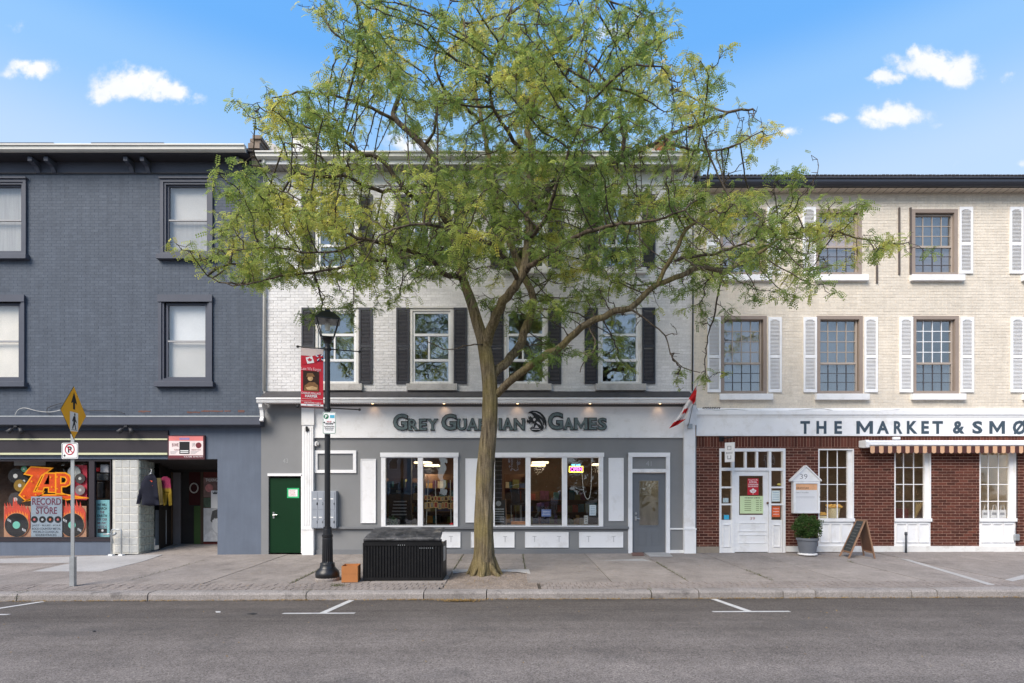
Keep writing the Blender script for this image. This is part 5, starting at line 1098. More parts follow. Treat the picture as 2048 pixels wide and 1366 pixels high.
bshape([[(638, 708.5), (641, 707.6), (643.5, 719.8), (640.5, 720.8)]], 'flag_cross', red_print, -.0135); bshape([[(633.5, 714), (646.5, 710.2), (646.5, 713.2), (634.3, 717)]], 'flag_cross', red_print, -.0155)
btext('Lest We Forget', mk('pale_pink_script', lin(240, 200, 204), .6), 606, 643, 735, 743)
MBx([(609, 639, 742, 782)], 'portrait_ground', mk('sepia_dark', lin(54, 36, 26), .7, .4, 18), -.004, .0035)
sk = mk('sepia_light', lin(206, 168, 120), .7, .25, 20); sk2 = mk('sepia_mid', lin(132, 96, 62), .7, .3, 16)
bshape([[(611, 782), (612, 772), (620, 765), (630, 764), (637, 770), (638, 782)]], 'portrait_tunic', sk2, -.007); bshape([[(614, 776), (626, 772), (636, 775), (634, 779), (618, 780)]], 'portrait_arms', sk, -.0095); bshape([circ(622.5, 757, 5, 14)], 'portrait_face', sk, -.007); bshape([[(615, 754), (617, 747), (627, 746), (631, 753)]], 'portrait_cap', sk2, -.0095)
btext('CHARLES WALLACE', white_flat, 606, 642, 784.5, 788.5, off=.01); btext('HARPER', white_flat, 613, 636, 789.5, 795, off=.02); MBx([(607, 646, 797.5, 798.1)], 'rule', cream_, -.005, .004)
btext('Sponsored by', cream_, 606, 625, 801, 804); btext('THE HARPER FAMILY', white_flat, 611, 643, 804.5, 807, off=.01); MBx([(605, 647, 798.8 + 9.5, 812)], 'white_footer', white_flat, -.0035, .003)
btext('Legion', mk('dark_red_print', lin(90, 30, 40), .6), 627, 637, 809.3, 811.3, -.0065); bshape([circ(640, 810.2, 1.3, 10)], 'footer_dot', mk('dark_red_print', (0, 0, 0)), -.0065); bshape([[(615, 811), (616, 808.8), (617.5, 811.2)]], 'footer_mark', navyp, -.0065)
# pay-at-machine sign -----------------------------------------------------
pk = thing('parking_sign', 'white and green pay at machine parking sign strapped to the lamp pole', 'parking sign', PX(658, ly_), ly_ - .07, PZ(868, ly_))
MTp = Matrix.Translation(Vector((PX(658.5, ly_ - .08), ly_ - .08, 0)))
def pxz(px, py): return ((px - 658.5) * s, PZ(py, ly_ - .08))
def pshape(polys, name, mat, yf, th=.002): return put_flat(shape_mesh([[pxz(*p) for p in q] for q in polys], .05, 0), name, mat, pk, yf, th, None, MTp)
def ptext(body, mat, x0, x1, yt, yb, off=0):
    a, z1 = pxz(x0, yt); b, z0 = pxz(x1, yb); return put_flat(text_mesh(body, .05, off), 'lettering', mat, pk, -.006, .002, (a, b, z0, z1), MTp)
rr_ = lambda g, r_: [(658.5 + a, 846 + b) for a, b in rrect(13.2 - g, 21.8 - g, r_)]
grn = mk('sign_green', lin(20, 110, 76), .5); pshape([rr_(0, 3)], 'plate', white_flat, 0, .004); pshape([rr_(.7, 2.5), rr_(1.4, 2)], 'green_border', grn, -.003)
pshape([circ(652.5, 833, 5, 20)], 'green_disc', grn, -.003); a, z1 = pxz(650.6, 830); b, z0 = pxz(654.8, 836.3); put_flat(text_mesh('P', .05, .03), 'letter_p', white_flat, pk, -.006, .002, (a, b, z0, z1), MTp)
pshape([[(660, 830), (669, 830), (669, 836), (660, 836)]], 'blue_logo', mk('sign_blue', lin(80, 170, 200), .5), -.003); ptext('PAY AT', red_print, 654, 663, 842, 845, .02); ptext('MACHINE', black, 651.5, 666, 845.8, 849, .02)
pshape([[(646.5, 845), (650, 843), (650, 847)]], 'arrow', black, -.005); pshape([[(670.5, 845), (667, 843), (667, 847)]], 'arrow', black, -.005)
for k, q in enumerate(('Pay & Display Parking', 'Monday to Sunday', '9 am to 6 pm')): ptext(q, black, 648.5 + k * 1.3, 668.5 - k * 1.3, 851.5 + k * 3.4, 854.3 + k * 3.4, .01)
# cardboard box ---------------------------------------------------------
cx_, cy_, cz_ = gy(703, 1165)
t = thing('cardboard_box', 'open brown cardboard box between the lamp base and the black bin', 'box', cx_, cy_, cz_)
x0, x1 = PX(683.5, cy_), PX(715, cy_); zt = PZ(1132, cy_); d_ = .34; th = .006; zb = gz(x0, cy_) + .005
MB().box(x0, x1, cy_, cy_ + th, zb, zt).box(x0, x1, cy_ + d_ - th, cy_ + d_, zb, zt).box(x0, x0 + th, cy_ + th, cy_ + d_ - th, zb, zt).box(x1 - th, x1, cy_ + th, cy_ + d_ - th, zb, zt).box(x0 + th, x1 - th, cy_ + th, cy_ + d_ - th, zb, zb + .01).rot((cx_, cy_, 0), R(6)).build('carton', cardboard, t)
MB().box(x0 + .004, x1 - .004, cy_ + .008, cy_ + d_ - .01, zt - .075, zt - .07).rot((cx_, cy_, 0), R(6)).build('folded_flap', mk('cardboard_inside', lin(150, 98, 62), .9), t)
MB().box(x0 + .02, x1 - .02, cy_ - .002, cy_ - .0005, zb + .15, zb + .153).rot((cx_, cy_, 0), R(6)).build('crease', mk('cardboard_crease', lin(140, 92, 58), .9), t)
# slatted black bin with a tarpaulin thrown over its lid ----------------------
bx0, byf, bz0 = gy(726, 1162); bx1 = PX(885, byf); bd = .62; zf = PZ(1086, byf); zb = bz0 + .015
bin_paint = mk('black_bin_paint', (.007, .007, .008), .5, .25, 5, .15, 60, .15, 60, spec=.25, dirt=((.035, .033, .031), .3, 9))
t = thing('litter_bin', 'wide black slatted metal bin enclosure standing beside the tree', 'bin', (bx0 + bx1) / 2, byf + bd / 2, zb)
MB().box(bx0 + .02, bx1 - .02, byf + .02, byf + bd - .02, zb + .01, zf - .02).build('inner_liner', black, t)
MB().box(bx0, bx1, byf - .012, byf + .02, zb, zb + .05).box(bx0, bx1, byf - .016, byf + .02, zf - .05, zf).box(bx0, bx0 + .03, byf - .014, byf + .019, zb + .05, zf - .05).box(bx1 - .03, bx1, byf - .014, byf + .019, zb + .05, zf - .05).box(bx1 - .02, bx1 + .004, byf + .02, byf + bd, zb, zf).box(bx0 - .004, bx0 + .02, byf + .02, byf + bd, zb, zf).build('frame', bin_paint, t)
ns = 26
for k in range(ns):
    a = bx0 + .032 + (bx1 - bx0 - .064) * k / ns; b = bx0 + .032 + (bx1 - bx0 - .064) * (k + 1) / ns - .018
    MB().box(a, b, byf - .006, byf + .01, zb + .051, zf - .051).build('slat', bin_paint, t)
for (xx, n_) in ((797, 4), (840, 7)):
    for k in range(n_): MB().disc(PX(xx + k * 4.2, byf), PZ(1090 if n_ == 4 else 1096, byf), .008, byf - .022 if n_ == 4 else byf - .010, byf - .0125 if n_ == 4 else byf - .0065, 8).build('rivet', galv, t)
MB().box(bx0 + .01, bx1 - .015, byf + .0, byf + .03, zf + .001, zf + .07).build('lid_rim', bin_paint, t)
MB().box(bx1 + .0045, bx1 + .008, byf + .1, byf + .4, zf - .35, zf - .08).build('grey_notice', galv, t)
tp = NT('dusty_black_tarpaulin'); tp.bsdf(tp.mix(tp.rng(tp.noise(3.5, 6, .7), .42, .62, 0, 1), (.018, .019, .022), (.075, .075, .08)), .5, .45, 0, (tp.noise(9, 5, .6), .8, .03))
m = MB(); nx, ny = 40, 18; hgt = PZ(1056, byf + bd) - zf
for j in range(ny + 1):
    v = j / ny
    for i in range(nx + 1):
        u = i / nx; xx = bx0 + .02 + (bx1 - bx0 - .05) * u + (.07 * v if u < .5 else -.0 * v) * (1 - 2 * u if u < .5 else 0)
        if v < .12: yy, z_ = byf - .012 + .02 * v / .12 * 0, zf + .04 + .05 * v / .12
        else: q = (v - .12) / .88; yy, z_ = byf - .01 + (bd + .01) * q, zf + .09 + (hgt - .09) * q ** .75
        w_ = mnoise.noise(Vector((u * 5, v * 3, 1))) * .05 + mnoise.noise(Vector((u * 14, v * 9, 4))) * .018
        m.v.append((xx, yy - .004, z_ + w_ * min(1, v * 4) + .012 * math.sin(u * 9) * v))
for j in range(ny):
    for i in range(nx): a = j * (nx + 1) + i; m.f.append((a, a + 1, a + nx + 2, a + nx + 1))
o = m.build('tarpaulin', tp.m, None, smooth=True); props(o, 'creased dusty black tarpaulin draped over the bin lid', 'tarpaulin'); so_ = o.modifiers.new('thick', 'SOLIDIFY'); so_.thickness = .006
# ================================================================== AT THE GAMES SHOP
t = thing('letterbox_bank', 'grey metal bank of eight numbered letterboxes on the grey wall', 'letterbox', PX(651), -.09, PZ(1056))
lb = mk('letterbox_grey', lin(150, 156, 166), .4, .05, 3, .03, 60, .03, spec=.4)
MB().pb(627, 676, 982, 1056, -.16, -.001, 0).build('case', lb, t, bevel=.006)
for r_ in range(2):
    for c_ in range(4):
        x0 = 629 + c_ * 11.2; d1 = one(lb, 'box_door', t, x0, x0 + 10.6, 984 + r_ * 36.5, 1018 + r_ * 36.5, -.168, -.161, 0); one(white_flat, 'name_slip', d1, x0 + 2.4, x0 + 8.2, 996.5 + r_ * 36.5, 998.6 + r_ * 36.5, -.171, -.169, 0)
        text(str(r_ * 4 + c_ + 1), black, d1, x0 + 4, x0 + 6.6, 1005 + r_ * 36.5, 1010 + r_ * 36.5, -.1705, .002, .01); MB().disc(PX(x0 + 1.4), PZ(1001.5 + r_ * 36.5), .007, -.172, -.168, 8).build('keyhole', dk_grey, d1)
t = thing('alarm_bell', 'round white alarm bell on the wall beside the left pilaster', 'alarm', PX(633.5), -.06, PZ(893)); MB().disc(PX(634), PZ(888), .06, -.06, -.001, 20).build('dome', white_paint, t, bevel=.012); shape([[(633, 884), (635.5, 885), (634, 888), (636, 891), (632.5, 891)]], black, t, -.064, .003, name='printed_mark')
t = thing('bell_push', 'small black intercom box on the left white pilaster', 'intercom', PX(617), -.13, PZ(862)); MB().pb(615, 618.5, 854, 864, -.135, -.11, 0).pb(618.5, 621, 858, 863, -.13, -.11, 0).build('box', black, t)
# warm lamps in the cornice soffit
warm = emit('warm_lamp_glow', (1, .62, .3), 2.0)
for k, (x, lab) in enumerate(((745, 'small lit soffit lamp above the letterboxes end of the games sign'), (888, 'small lit soffit lamp above the word GREY'), (1035, 'small lit soffit lamp just right of the tree trunk'), (1180, 'small lit soffit lamp above the word GAMES'), (1320, 'small lit soffit lamp near the flag'))):
    t = thing('soffit_lamp', lab, 'lamp', PX(x, -.22), -.22, zs_ - .02, 'soffit lamps over the games sign'); MB().lathe([(.035, -.012), (.04, 0)], PX(x, -.22), -.22, 14, zs_ - .002).build('lamp_ring', old_white, t); MB().lathe([(.026, -.016), (.026, -.0125)], PX(x, -.22), -.22, 12, zs_ - .002).build('lamp_lens', warm, t)
    ld = bpy.data.lights.new('soffit_lamp_light', 'SPOT'); ld.energy = .25; ld.color = (1, .6, .32); ld.spot_size = R(100); ld.spot_blend = .9; ld.shadow_soft_size = .03
    lo = bpy.data.objects.new('soffit_lamp_light', ld); COL.objects.link(lo); lo.parent = t; lo.location = (0, 0, -.02); lo.rotation_euler = (R(38), 0, 0)
# flag on a leaning pole
t = thing('flag', 'red and white maple flag hanging limp from a slanted pole on the right pilaster', 'flag', PX(1377, -.12), -.12, PZ(853, -.12))
MB().tube([(PX(1376, -.12), -.12, PZ(855, -.12)), (PX(1396, -.75), -.75, PZ(762, -.75))], .011, 8).build('pole', galv, t, smooth=True); MB().pb(1372, 1381, 849, 858, -.15, -.10, 0).build('pole_socket', galv, t)
fm = NT('flag_cloth'); at = fm.n('ShaderNodeAttribute'); at.attribute_name = 'band'
fm.bsdf(fm.gain(fm.mix(fm.math('GREATER_THAN', at.outputs['Fac'], .5), lin(200, 34, 40), (.78, .77, .78)), fm.rng(fm.noise(9), .3, .7, .9, 1.08)), .8)
top = [(1395, 768), (1376, 800), (1357, 832), (1338, 857)]; bot = [(1391, 802), (1380, 816), (1372, 838), (1355, 850)]
def cr_(l, s):
    k = min(int(s * (len(l) - 1)), len(l) - 2); f = s * (len(l) - 1) - k; return (l[k][0] * (1 - f) + l[k + 1][0] * f, l[k][1] * (1 - f) + l[k + 1][1] * f)
m = MB(); N1, N2 = 30, 12; band = []
for i in range(N1 + 1):
    u = i / N1; a, b = cr_(top, u), cr_(bot, u)
    for j in range(N2 + 1):
        v = j / N2; yy = -.68 + .42 * u + .05 * math.sin(v * 9 + u * 4) ; m.v.append((PX(a[0] + (b[0] - a[0]) * v, yy), yy, PZ(a[1] + (b[1] - a[1]) * v, yy)))
        # the cloth hangs in a twist, so the white middle shows as a slanting strip
        q = u + .16 * (v - .5); band.append(1.0 if (.24 < q < .76 and not (.44 < q < .56 and .2 < v < .75)) else 0.0)
for i in range(N1):
    for j in range(N2): a = i * (N2 + 1) + j; m.f.append((a, a + 1, a + N2 + 2, a + N2 + 1))
fo = m.build('flag_cloth', fm.m, t, smooth=True); ba = fo.data.attributes.new('band', 'FLOAT', 'POINT'); ba.data.foreach_set('value', band)
# neon sign and papers in the right window
t = thing('neon_sign', 'glowing WE ARE OPEN neon sign hung in the right shop window', 'neon sign', PX(1152, .1), .1, PZ(945, .1))
def glow_text(body, mat, x0, x1, yt, yb): return text(body, mat, t, x0, x1, yt, yb, .088, .006, -.004, ref=.09)
one(black, 'back_plate', t, 1137.5, 1167, 929, 945, .1, .106, .1)
q = [PX(1138.5, .09), PX(1166, .09), PZ(944, .09), PZ(933, .09)]; rr = [(q[0], q[2]), (q[1], q[2]), (q[1], q[3]), (q[0], q[3]), (q[0], q[2])]
MB().tube([(a, .09, b) for a, b in rr], .011, 6).build('yellow_tube', emit('neon_yellow', (1, .75, .1), 1.3), t)
glow_text('OPEN', emit('neon_pink', (1, .12, .62), 1.8), 1141, 1164, 934.5, 942.5); glow_text('WE ARE', emit('neon_blue', (.15, .7, 1), 1.6), 1143, 1161, 928.5, 932.5)
cable('white cord looped below the neon sign', [(1164, 946), (1165, 960), (1167, 980), (1171, 994), (1175, 998), (1179, 994), (1182, 975), (1183, 940), (1183, 920)], .006, white_flat, .1, 'cord')
def card(name, label, cat, x0, x1, yt, yb, mat, y=.04, lines=0, lm=None):
    o = one(mat, name, None, x0, x1, yt, yb, y, y + .003, y); props(o, label, cat)
    for k in range(lines): z = yt + (yb - yt) * (k + 1) / (lines + 1); one(lm or mk('grey_print', (0, 0, 0)), 'printed_line', o, x0 + 2, x1 - 2, z - .4, z + .4, y - .002, y - .0002, y)
    return o
card('notice', 'white typed notice at the right end of the right shop window', 'notice', 1179, 1192, 1010, 1031, mk('pale_blue_white_paper', lin(214, 224, 236), .7), .035, 5, mk('faint_blue_print', lin(120, 150, 180), .7))
card('notice', 'blue printed card low in the middle pane of the right window', 'notice', 1083, 1102, 1019, 1033, mk('cornflower_card', lin(116, 134, 186), .6, .1), .035, 2, white_flat)
card('sticker', 'small black and white card sticker low in the right pane', 'sticker', 1168, 1176, 1031, 1048, mk('grey_sticker', (.4, .4, .4), .6, .5, 40), .035, 3, black)
t = thing('chalkboard_sign', 'black easel chalkboard with price rows just inside the window by the trunk', 'chalkboard', PX(1000, .5), .5, PZ(1049, .5))
one(chalk, 'board', t, 985, 1011, 1000, 1048, .5, .52, .5); MB().disc(PX(997, .5), PZ(1007, .5), .07, .494, .5).build('badge', chalk_white, t)
for k in range(6): one(chalk_white, 'chalk_line', t, 988, 1008, 1017 + k * 5, 1019.4 + k * 5, .497, .4995, .5)
MB().tube([(PX(1013, .5), .5, PZ(1049, .5)), (PX(1011, .5), .52, PZ(998, .5))], .012).build('easel_leg', wood_raw, t)
props(one(cardboard, 'carton', None, 1022, 1051, 1044, 1052, .4, .8, .4), 'brown carton on the floor by the chalkboard inside the window', 'box')
# slat wall, stools, shelves, ceiling strips inside
t = thing('slat_panel', 'dark slatted display panel inside just right of the tree trunk', 'display', PX(995, 1.2), 1.2, .2)
MB().pb(975, 1004, 915, 1000, 1.22, 1.26, 1.2).build('panel', mk('slate_panel', lin(70, 74, 84), .7), t)
for k in range(9): one(mk('slat_edge', lin(120, 126, 138), .6), 'slat', t, 975, 1004, 922 + k * 9, 923.6 + k * 9, 1.2, 1.22, 1.2)
strip = emit('ceiling_strip_glow', (1, .70, .36), 1.1)
for k, (x0, x1, py, y, lab) in enumerate(((1064, 1097, 926, 3.0, 'upper lit ceiling strip in the middle pane of the right window'), (1062, 1091, 931.5, 4.0, 'lower lit ceiling strip in the middle pane of the right window'), (1186, 1199, 930, 3.2, 'short lit ceiling strip at the right edge of the right window'), (828, 862, 926, 3.0, 'upper lit ceiling strip behind the left window mullion'), (848, 878, 932, 3.8, 'lower lit ceiling strip in the left shop window'))):
    t = thing('ceiling_strip', lab, 'ceiling light', PX((x0 + x1) / 2, y), y, PZ(py, y), 'lit ceiling strips in the games shop'); MB().pb(x0, x1, py - 1.5, py + .5, y, y + .25, y).build('tube', strip, t); MB().pb(x0, x1, py - 3, py - 1.6, y - .02, y + .27, y).build('housing', white_flat, t)
    ld = bpy.data.lights.new('ceiling_strip_light', 'POINT'); ld.energy = 9; ld.color = (1, .8, .56); ld.shadow_soft_size = .15
    lo = bpy.data.objects.new('ceiling_strip_light', ld); COL.objects.link(lo); lo.parent = t; lo.location = (0, -.3, -.12)
rg = random.Random(4)
t = thing('display_stand', 'wire stand of boxed miniatures in the left shop window', 'display', PX(880, .9), .9, .2)
MB().tube([(PX(851, .9), .9, .2), (PX(856, .9), .95, PZ(960, .9))], .012).tube([(PX(873, .9), .9, .2), (PX(870, .9), .95, PZ(960, .9))], .012).tube([(PX(903, .9), .9, .2), (PX(900, .9), .95, PZ(960, .9))], .012).build('wire_frame', galv, t)
kraft = mk('kraft_card', lin(176, 150, 104), .8, .15, 8); bx_cols = [kraft, mk('dark_box_art', lin(70, 44, 34), .6, .4, 20), mk('red_box_art', lin(130, 50, 40), .6, .3, 20), mk('grey_box_art', lin(120, 116, 110), .6, .3, 20)]
for r_, (yt, yb) in enumerate(((966, 974), (992, 1001), (1005, 1017))):
    if r_ == 0: continue
    x = 849
    while x < 905:
        w_ = rg.uniform(5, 9); dz = rg.uniform(-1.5, 1.5); b_o = MB().pb(x, x + w_ - .8, yt + dz, yb + dz, .86, .92, .86).build('boxed_miniature', kraft, t); MB().pb(x + 1.2, x + w_ - 2, yt + dz + 1.5, yb + dz - 1.5, .855, .8595, .86).build('box_window', rg.choice(bx_cols[1:]), b_o); x += w_
t = thing('book_rack', 'low rack of pale booklets in the left pane of the left window', 'rack', PX(800, 1.3), 1.3, .2)
MB().pb(776, 820, 985, 1050, 1.4, 1.5, 1.3).build('rack_back', mk('charcoal_rack', lin(46, 48, 50), .7), t)
for k in range(5): MB().pb(787 - k, 812, 1002 + k * 6.5, 1004.4 + k * 6.5, 1.3, 1.4, 1.3).build('booklet_row', mk('pale_booklets', (.42, .42, .44), .7, .5, 60), t)
props(one(pure_dark, 'dark_post', None, 814, 822, 915, 1050, 1.6, 1.8, 1.6), 'dark interior post behind the left shop window', 'post')
for k, (x, lab) in enumerate(((1027, 'black chair back nearest the chalkboard inside the window'), (1036, 'middle black chair back inside the window'), (1047, 'black chair back beside the window mullion'))):
    t = thing('chair', lab, 'chair', PX(x, 2.2), 2.2, .2, 'black chairs inside the games shop')
    MB().pb(x - 5, x + 5, 979, 1006, 2.2, 2.23, 2.2).build('backrest', mk('black_vinyl', (.02, .022, .03), .35, spec=.6), t, bevel=.03); MB().pb(x - 5, x + 5, 1006, 1010, 1.8, 2.2, 2.2).build('seat', mk('black_vinyl', (0, 0, 0)), t)
    for s_ in (-4.5, 4.5):
        for yy in (1.82, 2.18): MB().tube([(PX(x + s_, 2.2), yy, PZ(1010, 2.2)), (PX(x + s_, 2.2), yy, .16)], .012, 6).build('leg', galv, t)
def leafball(name, mat, parent, c, r, n, size, seed=1, flat=.9, kind='stuff'):
    rg = np.random.default_rng(seed); d = rg.normal(size=(n, 3)); d /= np.linalg.norm(d, axis=1)[:, None]; rad = r * (1 - .45 * rg.random(n) ** 1.6)[:, None]
    bump = 1 + .24 * np.sin(d[:, :1] * 7 + seed) * np.cos(d[:, 2:] * 6 + d[:, 1:2] * 5)
    p = d * rad * bump; p[:, 2] *= flat; p += np.array(c)
    a = rg.normal(size=(n, 3)); a += d * .8; a /= np.linalg.norm(a, axis=1)[:, None]; b = np.cross(a, rg.normal(size=(n, 3))); b /= np.linalg.norm(b, axis=1)[:, None]
    L_ = size * (.6 + .8 * rg.random((n, 1))); V_ = np.stack([p - a * L_, p + b * L_ * .4, p + a * L_, p - b * L_ * .4], 1).reshape(-1, 3)
    me = bpy.data.meshes.new(name); me.from_pydata(V_.tolist(), [], np.arange(4 * n).reshape(-1, 4).tolist()); o = link(name, me, mat, parent); 
    if kind: o['kind'] = kind
    return o
def leafmat(name, c1, c2, tr=.35, attr=None):
    t_ = NT(name)
    if attr:
        at_ = t_.n('ShaderNodeAttribute'); at_.attribute_name = attr; f = at_.outputs['Fac']
    else: f = t_.rng(t_.noise(38, 2), .3, .7, 0, 1)
    col = t_.mix(f, c1, c2) if not callable(c1) else c1(t_, f)
    d_ = t_.n('ShaderNodeBsdfPrincipled'); t_.setin(d_.inputs['Base Color'], col); d_.inputs['Roughness'].default_value = .55; d_.inputs['Specular IOR Level'].default_value = .3
    tl = t_.n('ShaderNodeBsdfTranslucent'); t_.setin(tl.inputs[0], t_.gain(col, 1.3)); mx = t_.n('ShaderNodeMixShader'); mx.inputs[0].default_value = tr
    t_.l(d_.outputs[0], mx.inputs[1]); t_.l(tl.outputs[0], mx.inputs[2]); t_.l(mx.outputs[0], t_.out.inputs[0]); return t_.m
t = thing('potted_plant', 'small leafy plant in a pale pot on the left window ledge inside', 'plant', PX(784, .3), .3, PZ(1053, .3)); MB().lathe([(.05, 0), (.075, .12), (.08, .13)], PX(784, .3), .3, 14, PZ(1055, .3)).build('pot', white_flat, t); leafball('foliage', leafmat('mint_leaf', (.06, .15, .07), (.16, .28, .16)), t, (PX(784, .3), .3, PZ(1043, .3)), .14, 300, .03)
props(MB().ball((PX(904, .3), .3, PZ(1049, .3)), .06, 10, 6, .7).build('red_cushion', mk('bright_red', lin(200, 20, 40), .6), smooth=True), 'small bright red cushion in the corner of the left window', 'cushion')
# ================================================================== AT THE MARKET
t = thing('hanging_sign', 'narrow white hanging sign on a black bracket left of the market door', 'sign', PX(1459, -.35), -.35, PZ(923, -.35))
MB().pb(1438, 1447, 873, 883, -.03, -.009, 0).tube([(PX(1443), -.02, PZ(878)), (PX(1463, -.35), -.42, PZ(875, -.35))], .014).build('bracket', black, t)
MTh = Matrix.Translation(Vector((PX(1459.5, -.36), -.36, 0))) @ Matrix.Rotation(R(-38), 4, 'Z')
def hx(px, py): return ((px - 1459.5) * .0122 * 1.25, PZ(py, -.36))
def hshape(polys, name, mat, yf, th): return put_flat(shape_mesh([[hx(*p) for p in q] for q in polys], .05, 0), name, mat, t, yf, th, None, MTh)
hshape([[(1452, 885), (1467, 885), (1467, 924), (1452, 924)]], 'board', white_paint, -.012, .024); grey_p = mk('grey_print', (0, 0, 0))
hshape([[(1456, 892), (1462, 892), (1462, 900), (1456, 900)], [(1456.8, 893), (1461.2, 893), (1461.2, 899), (1456.8, 899)]], 'printed_square', grey_p, -.015, .002); a, z1 = hx(1454, 904); b, z0 = hx(1464.5, 907.5); put_flat(text_mesh('MARKET', .05, .02), 'lettering', grey_p, t, -.015, .002, (a, b, z0, z1), MTh); hshape([[(1456, 911), (1457, 911), (1457, 917), (1461, 917), (1461, 911), (1462, 911), (1462, 918.5), (1456, 918.5)]], 'printed_cup', grey_p, -.015, .002)
# papers on the market door
c = card('poster', 'red and white local business poster with a maple leaf on the market door', 'poster', 1495, 1517, 957, 990, red_print, .02)
for k, (q, a, b, yt, yb) in enumerate((('Proud To Be', 1497, 1515, 958.5, 961), ('LOCAL', 1498.5, 1514, 962, 966), ('CANADIAN', 1496.5, 1516, 967.5, 970.5), ('BUSINESS', 1496.5, 1516, 971.5, 974))): text(q, white_flat, c, a, b, yt, yb, .0175, .002, .01, ref=.02)
shape([ml(1506, 982.5, 7)], white_flat, c, .0175, .002, name='maple_leaf', ref=.02); text('39', red_print, c, 1503, 1509, 981, 984, .015, .002, .01, ref=.02)
c = card('menu_sheet', 'pale green menu sheet on the market door', 'menu', 1480, 1528, 992, 1027, mk('pale_green_paper', lin(204, 222, 176), .7, .05), .018)
text('THE MARKET & SMOKE', black, c, 1489, 1520, 994.5, 997, .0155, .002, .01, ref=.018)
for k in range(6):
    for (a, b) in ((1489, 1502), (1512, 1518), (1520, 1523)): one(mk('olive_print', lin(120, 130, 90), .7), 'printed_line', c, a, b, 1000 + k * 4, 1001.2 + k * 4, .0155, .0178, .018)
text('39', mk('rosy_print', lin(190, 150, 150), .6), ES, 1500, 1510, 1034, 1040, .004, .003)
card('sticker', 'light blue square sticker low in the left sidelight', 'sticker', 1448, 1458, 1030, 1039, mk('cyan_sticker', lin(70, 176, 214), .5), .022)
card('notice', 'small framed white card in the left sidelight above the blue sticker', 'notice', 1446, 1457, 996, 1005, mk('framed_card', lin(170, 186, 190), .6, .4, 30), .022)
card('notice', 'pale typed sheet in the right sidelight', 'notice', 1543.5, 1560, 981, 1003, mk('mint_white_paper', lin(206, 216, 214), .7), .022, 4, mk('faint_blue_print', (0, 0, 0)))
card('notice', 'orange printed sheet in the right sidelight', 'notice', 1544, 1560, 1012, 1034, mk('orange_paper', lin(222, 104, 64), .7, .25, 18), .022, 3, white_flat)
props(MB().ball((PX(1558, .12), .12, PZ(969, .12)), .05, 8, 6, .7).build('yellow_ornament', mk('pale_yellow', lin(222, 212, 120), .5), smooth=True), 'small yellow ornament on the ledge of the right sidelight', 'ornament')
# menu case with gable
t = thing('menu_case', 'white gabled menu case numbered 39 on the brick beside the market door', 'menu case', PX(1607), -.1, PZ(1027))
MB().pb(1582, 1634, 963, 1026, -.11, -.009, 0).build('case', white_paint, t); MB().frame(1582, 1634, 963, 1026, 4.2, -.135, -.111, 0).build('door_frame', white_paint, t)
MB().prism([(PX(1578), PZ(962.5)), (PX(1636), PZ(962.5)), (PX(1636), PZ(959)), (PX(1607), PZ(933)), (PX(1578), PZ(959))], -.12, -.009).build('gable', white_paint, t)
for s_ in (-1, 1): MB().prism([(PX(1607), PZ(931)), (PX(1607), PZ(934)), (PX(1607 + s_ * 30), PZ(963)), (PX(1607 + s_ * 30), PZ(960))][::-s_], -.15, -.009).build('gable_board', white_paint, t)
text('39', mk('grey_print', (0, 0, 0)), t, 1600, 1615, 948, 958, -.1225, .003)
one(mk('menu_paper', (.74, .74, .76), .6, .03), 'menu_sheet', t, 1586.5, 1629.5, 967.5, 1021.5, -.115, -.111, 0); one(mk('peach_strip', lin(222, 170, 130), .6, .15, 12), 'peach_header', t, 1587, 1629, 968, 980, -.118, -.1155, 0)
text('GRATITUDE', mk('dark_brown_print', lin(90, 66, 50), .6), t, 1593, 1618, 974.5, 978, -.1205, .002); text('grat·i·tude', grey_p, t, 1588, 1617, 983.5, 987, -.118, .002)
for k in range(2): one(mk('pale_grey_print', (.5, .5, .52), .6), 'printed_line', t, 1588, 1624, 993 + 2.2 * k, 993.7 + 2.2 * k, -.118, -.1155, 0)
MB().ball((PX(1634), -.14, PZ(994)), .014).build('latch', black, t)
# potted box shrub
px_, py2, pz_ = gy(1615, 1111)
t = thing('potted_shrub', 'round clipped box shrub in a grey plastic pot beside the market door', 'plant', px_, py2, pz_)
k_ = (DIST + py2) / FPX; pg = mk('grey_plastic_pot', lin(108, 112, 120), .5, .06, 3)
MB().lathe([(.19, 0), (.215, .015), (.215, .04), (.19, .05)], px_, py2, 28, pz_ + .012).build('saucer', white_paint, t)
for a in (-.12, .12): MB().ball((px_ + a, py2 - .1, pz_ + .014), .016).build('castor', white_flat, t)
zp_ = pz_ + .062; MB().lathe([(15 * k_, 0), (16.5 * k_, .1), (19 * k_, .30), (20.8 * k_, .31), (21 * k_, .36), (19.5 * k_, .365), (18.5 * k_, .33), (.02, .32)], px_, py2, 32, zp_).build('pot', pg, t, smooth=False)
MB().lathe([(18.2 * k_, 0), (.01, .03)], px_, py2, 20, zp_ + .325).build('soil', mulch_mat, t); MB().tube([(px_, py2, zp_ + .3), (px_ + .02, py2, zp_ + .62)], .02).build('stem', mk('shrub_stem', (.08, .06, .04), .9), t)
leafball('foliage', leafmat('box_leaf', (.022, .06, .012), (.075, .14, .03), .25), t, (px_ - .01, py2, PZ(1054, py2)), .315, 5200, .022, 3)
rg2 = np.random.default_rng(2); leafball('fallen_yellow_leaves', leafmat('fallen_yellow', (.55, .42, .10), (.6, .5, .2)), t, (px_, py2 - .04, zp_ + .36), .2, 26, .018, 9, .08)
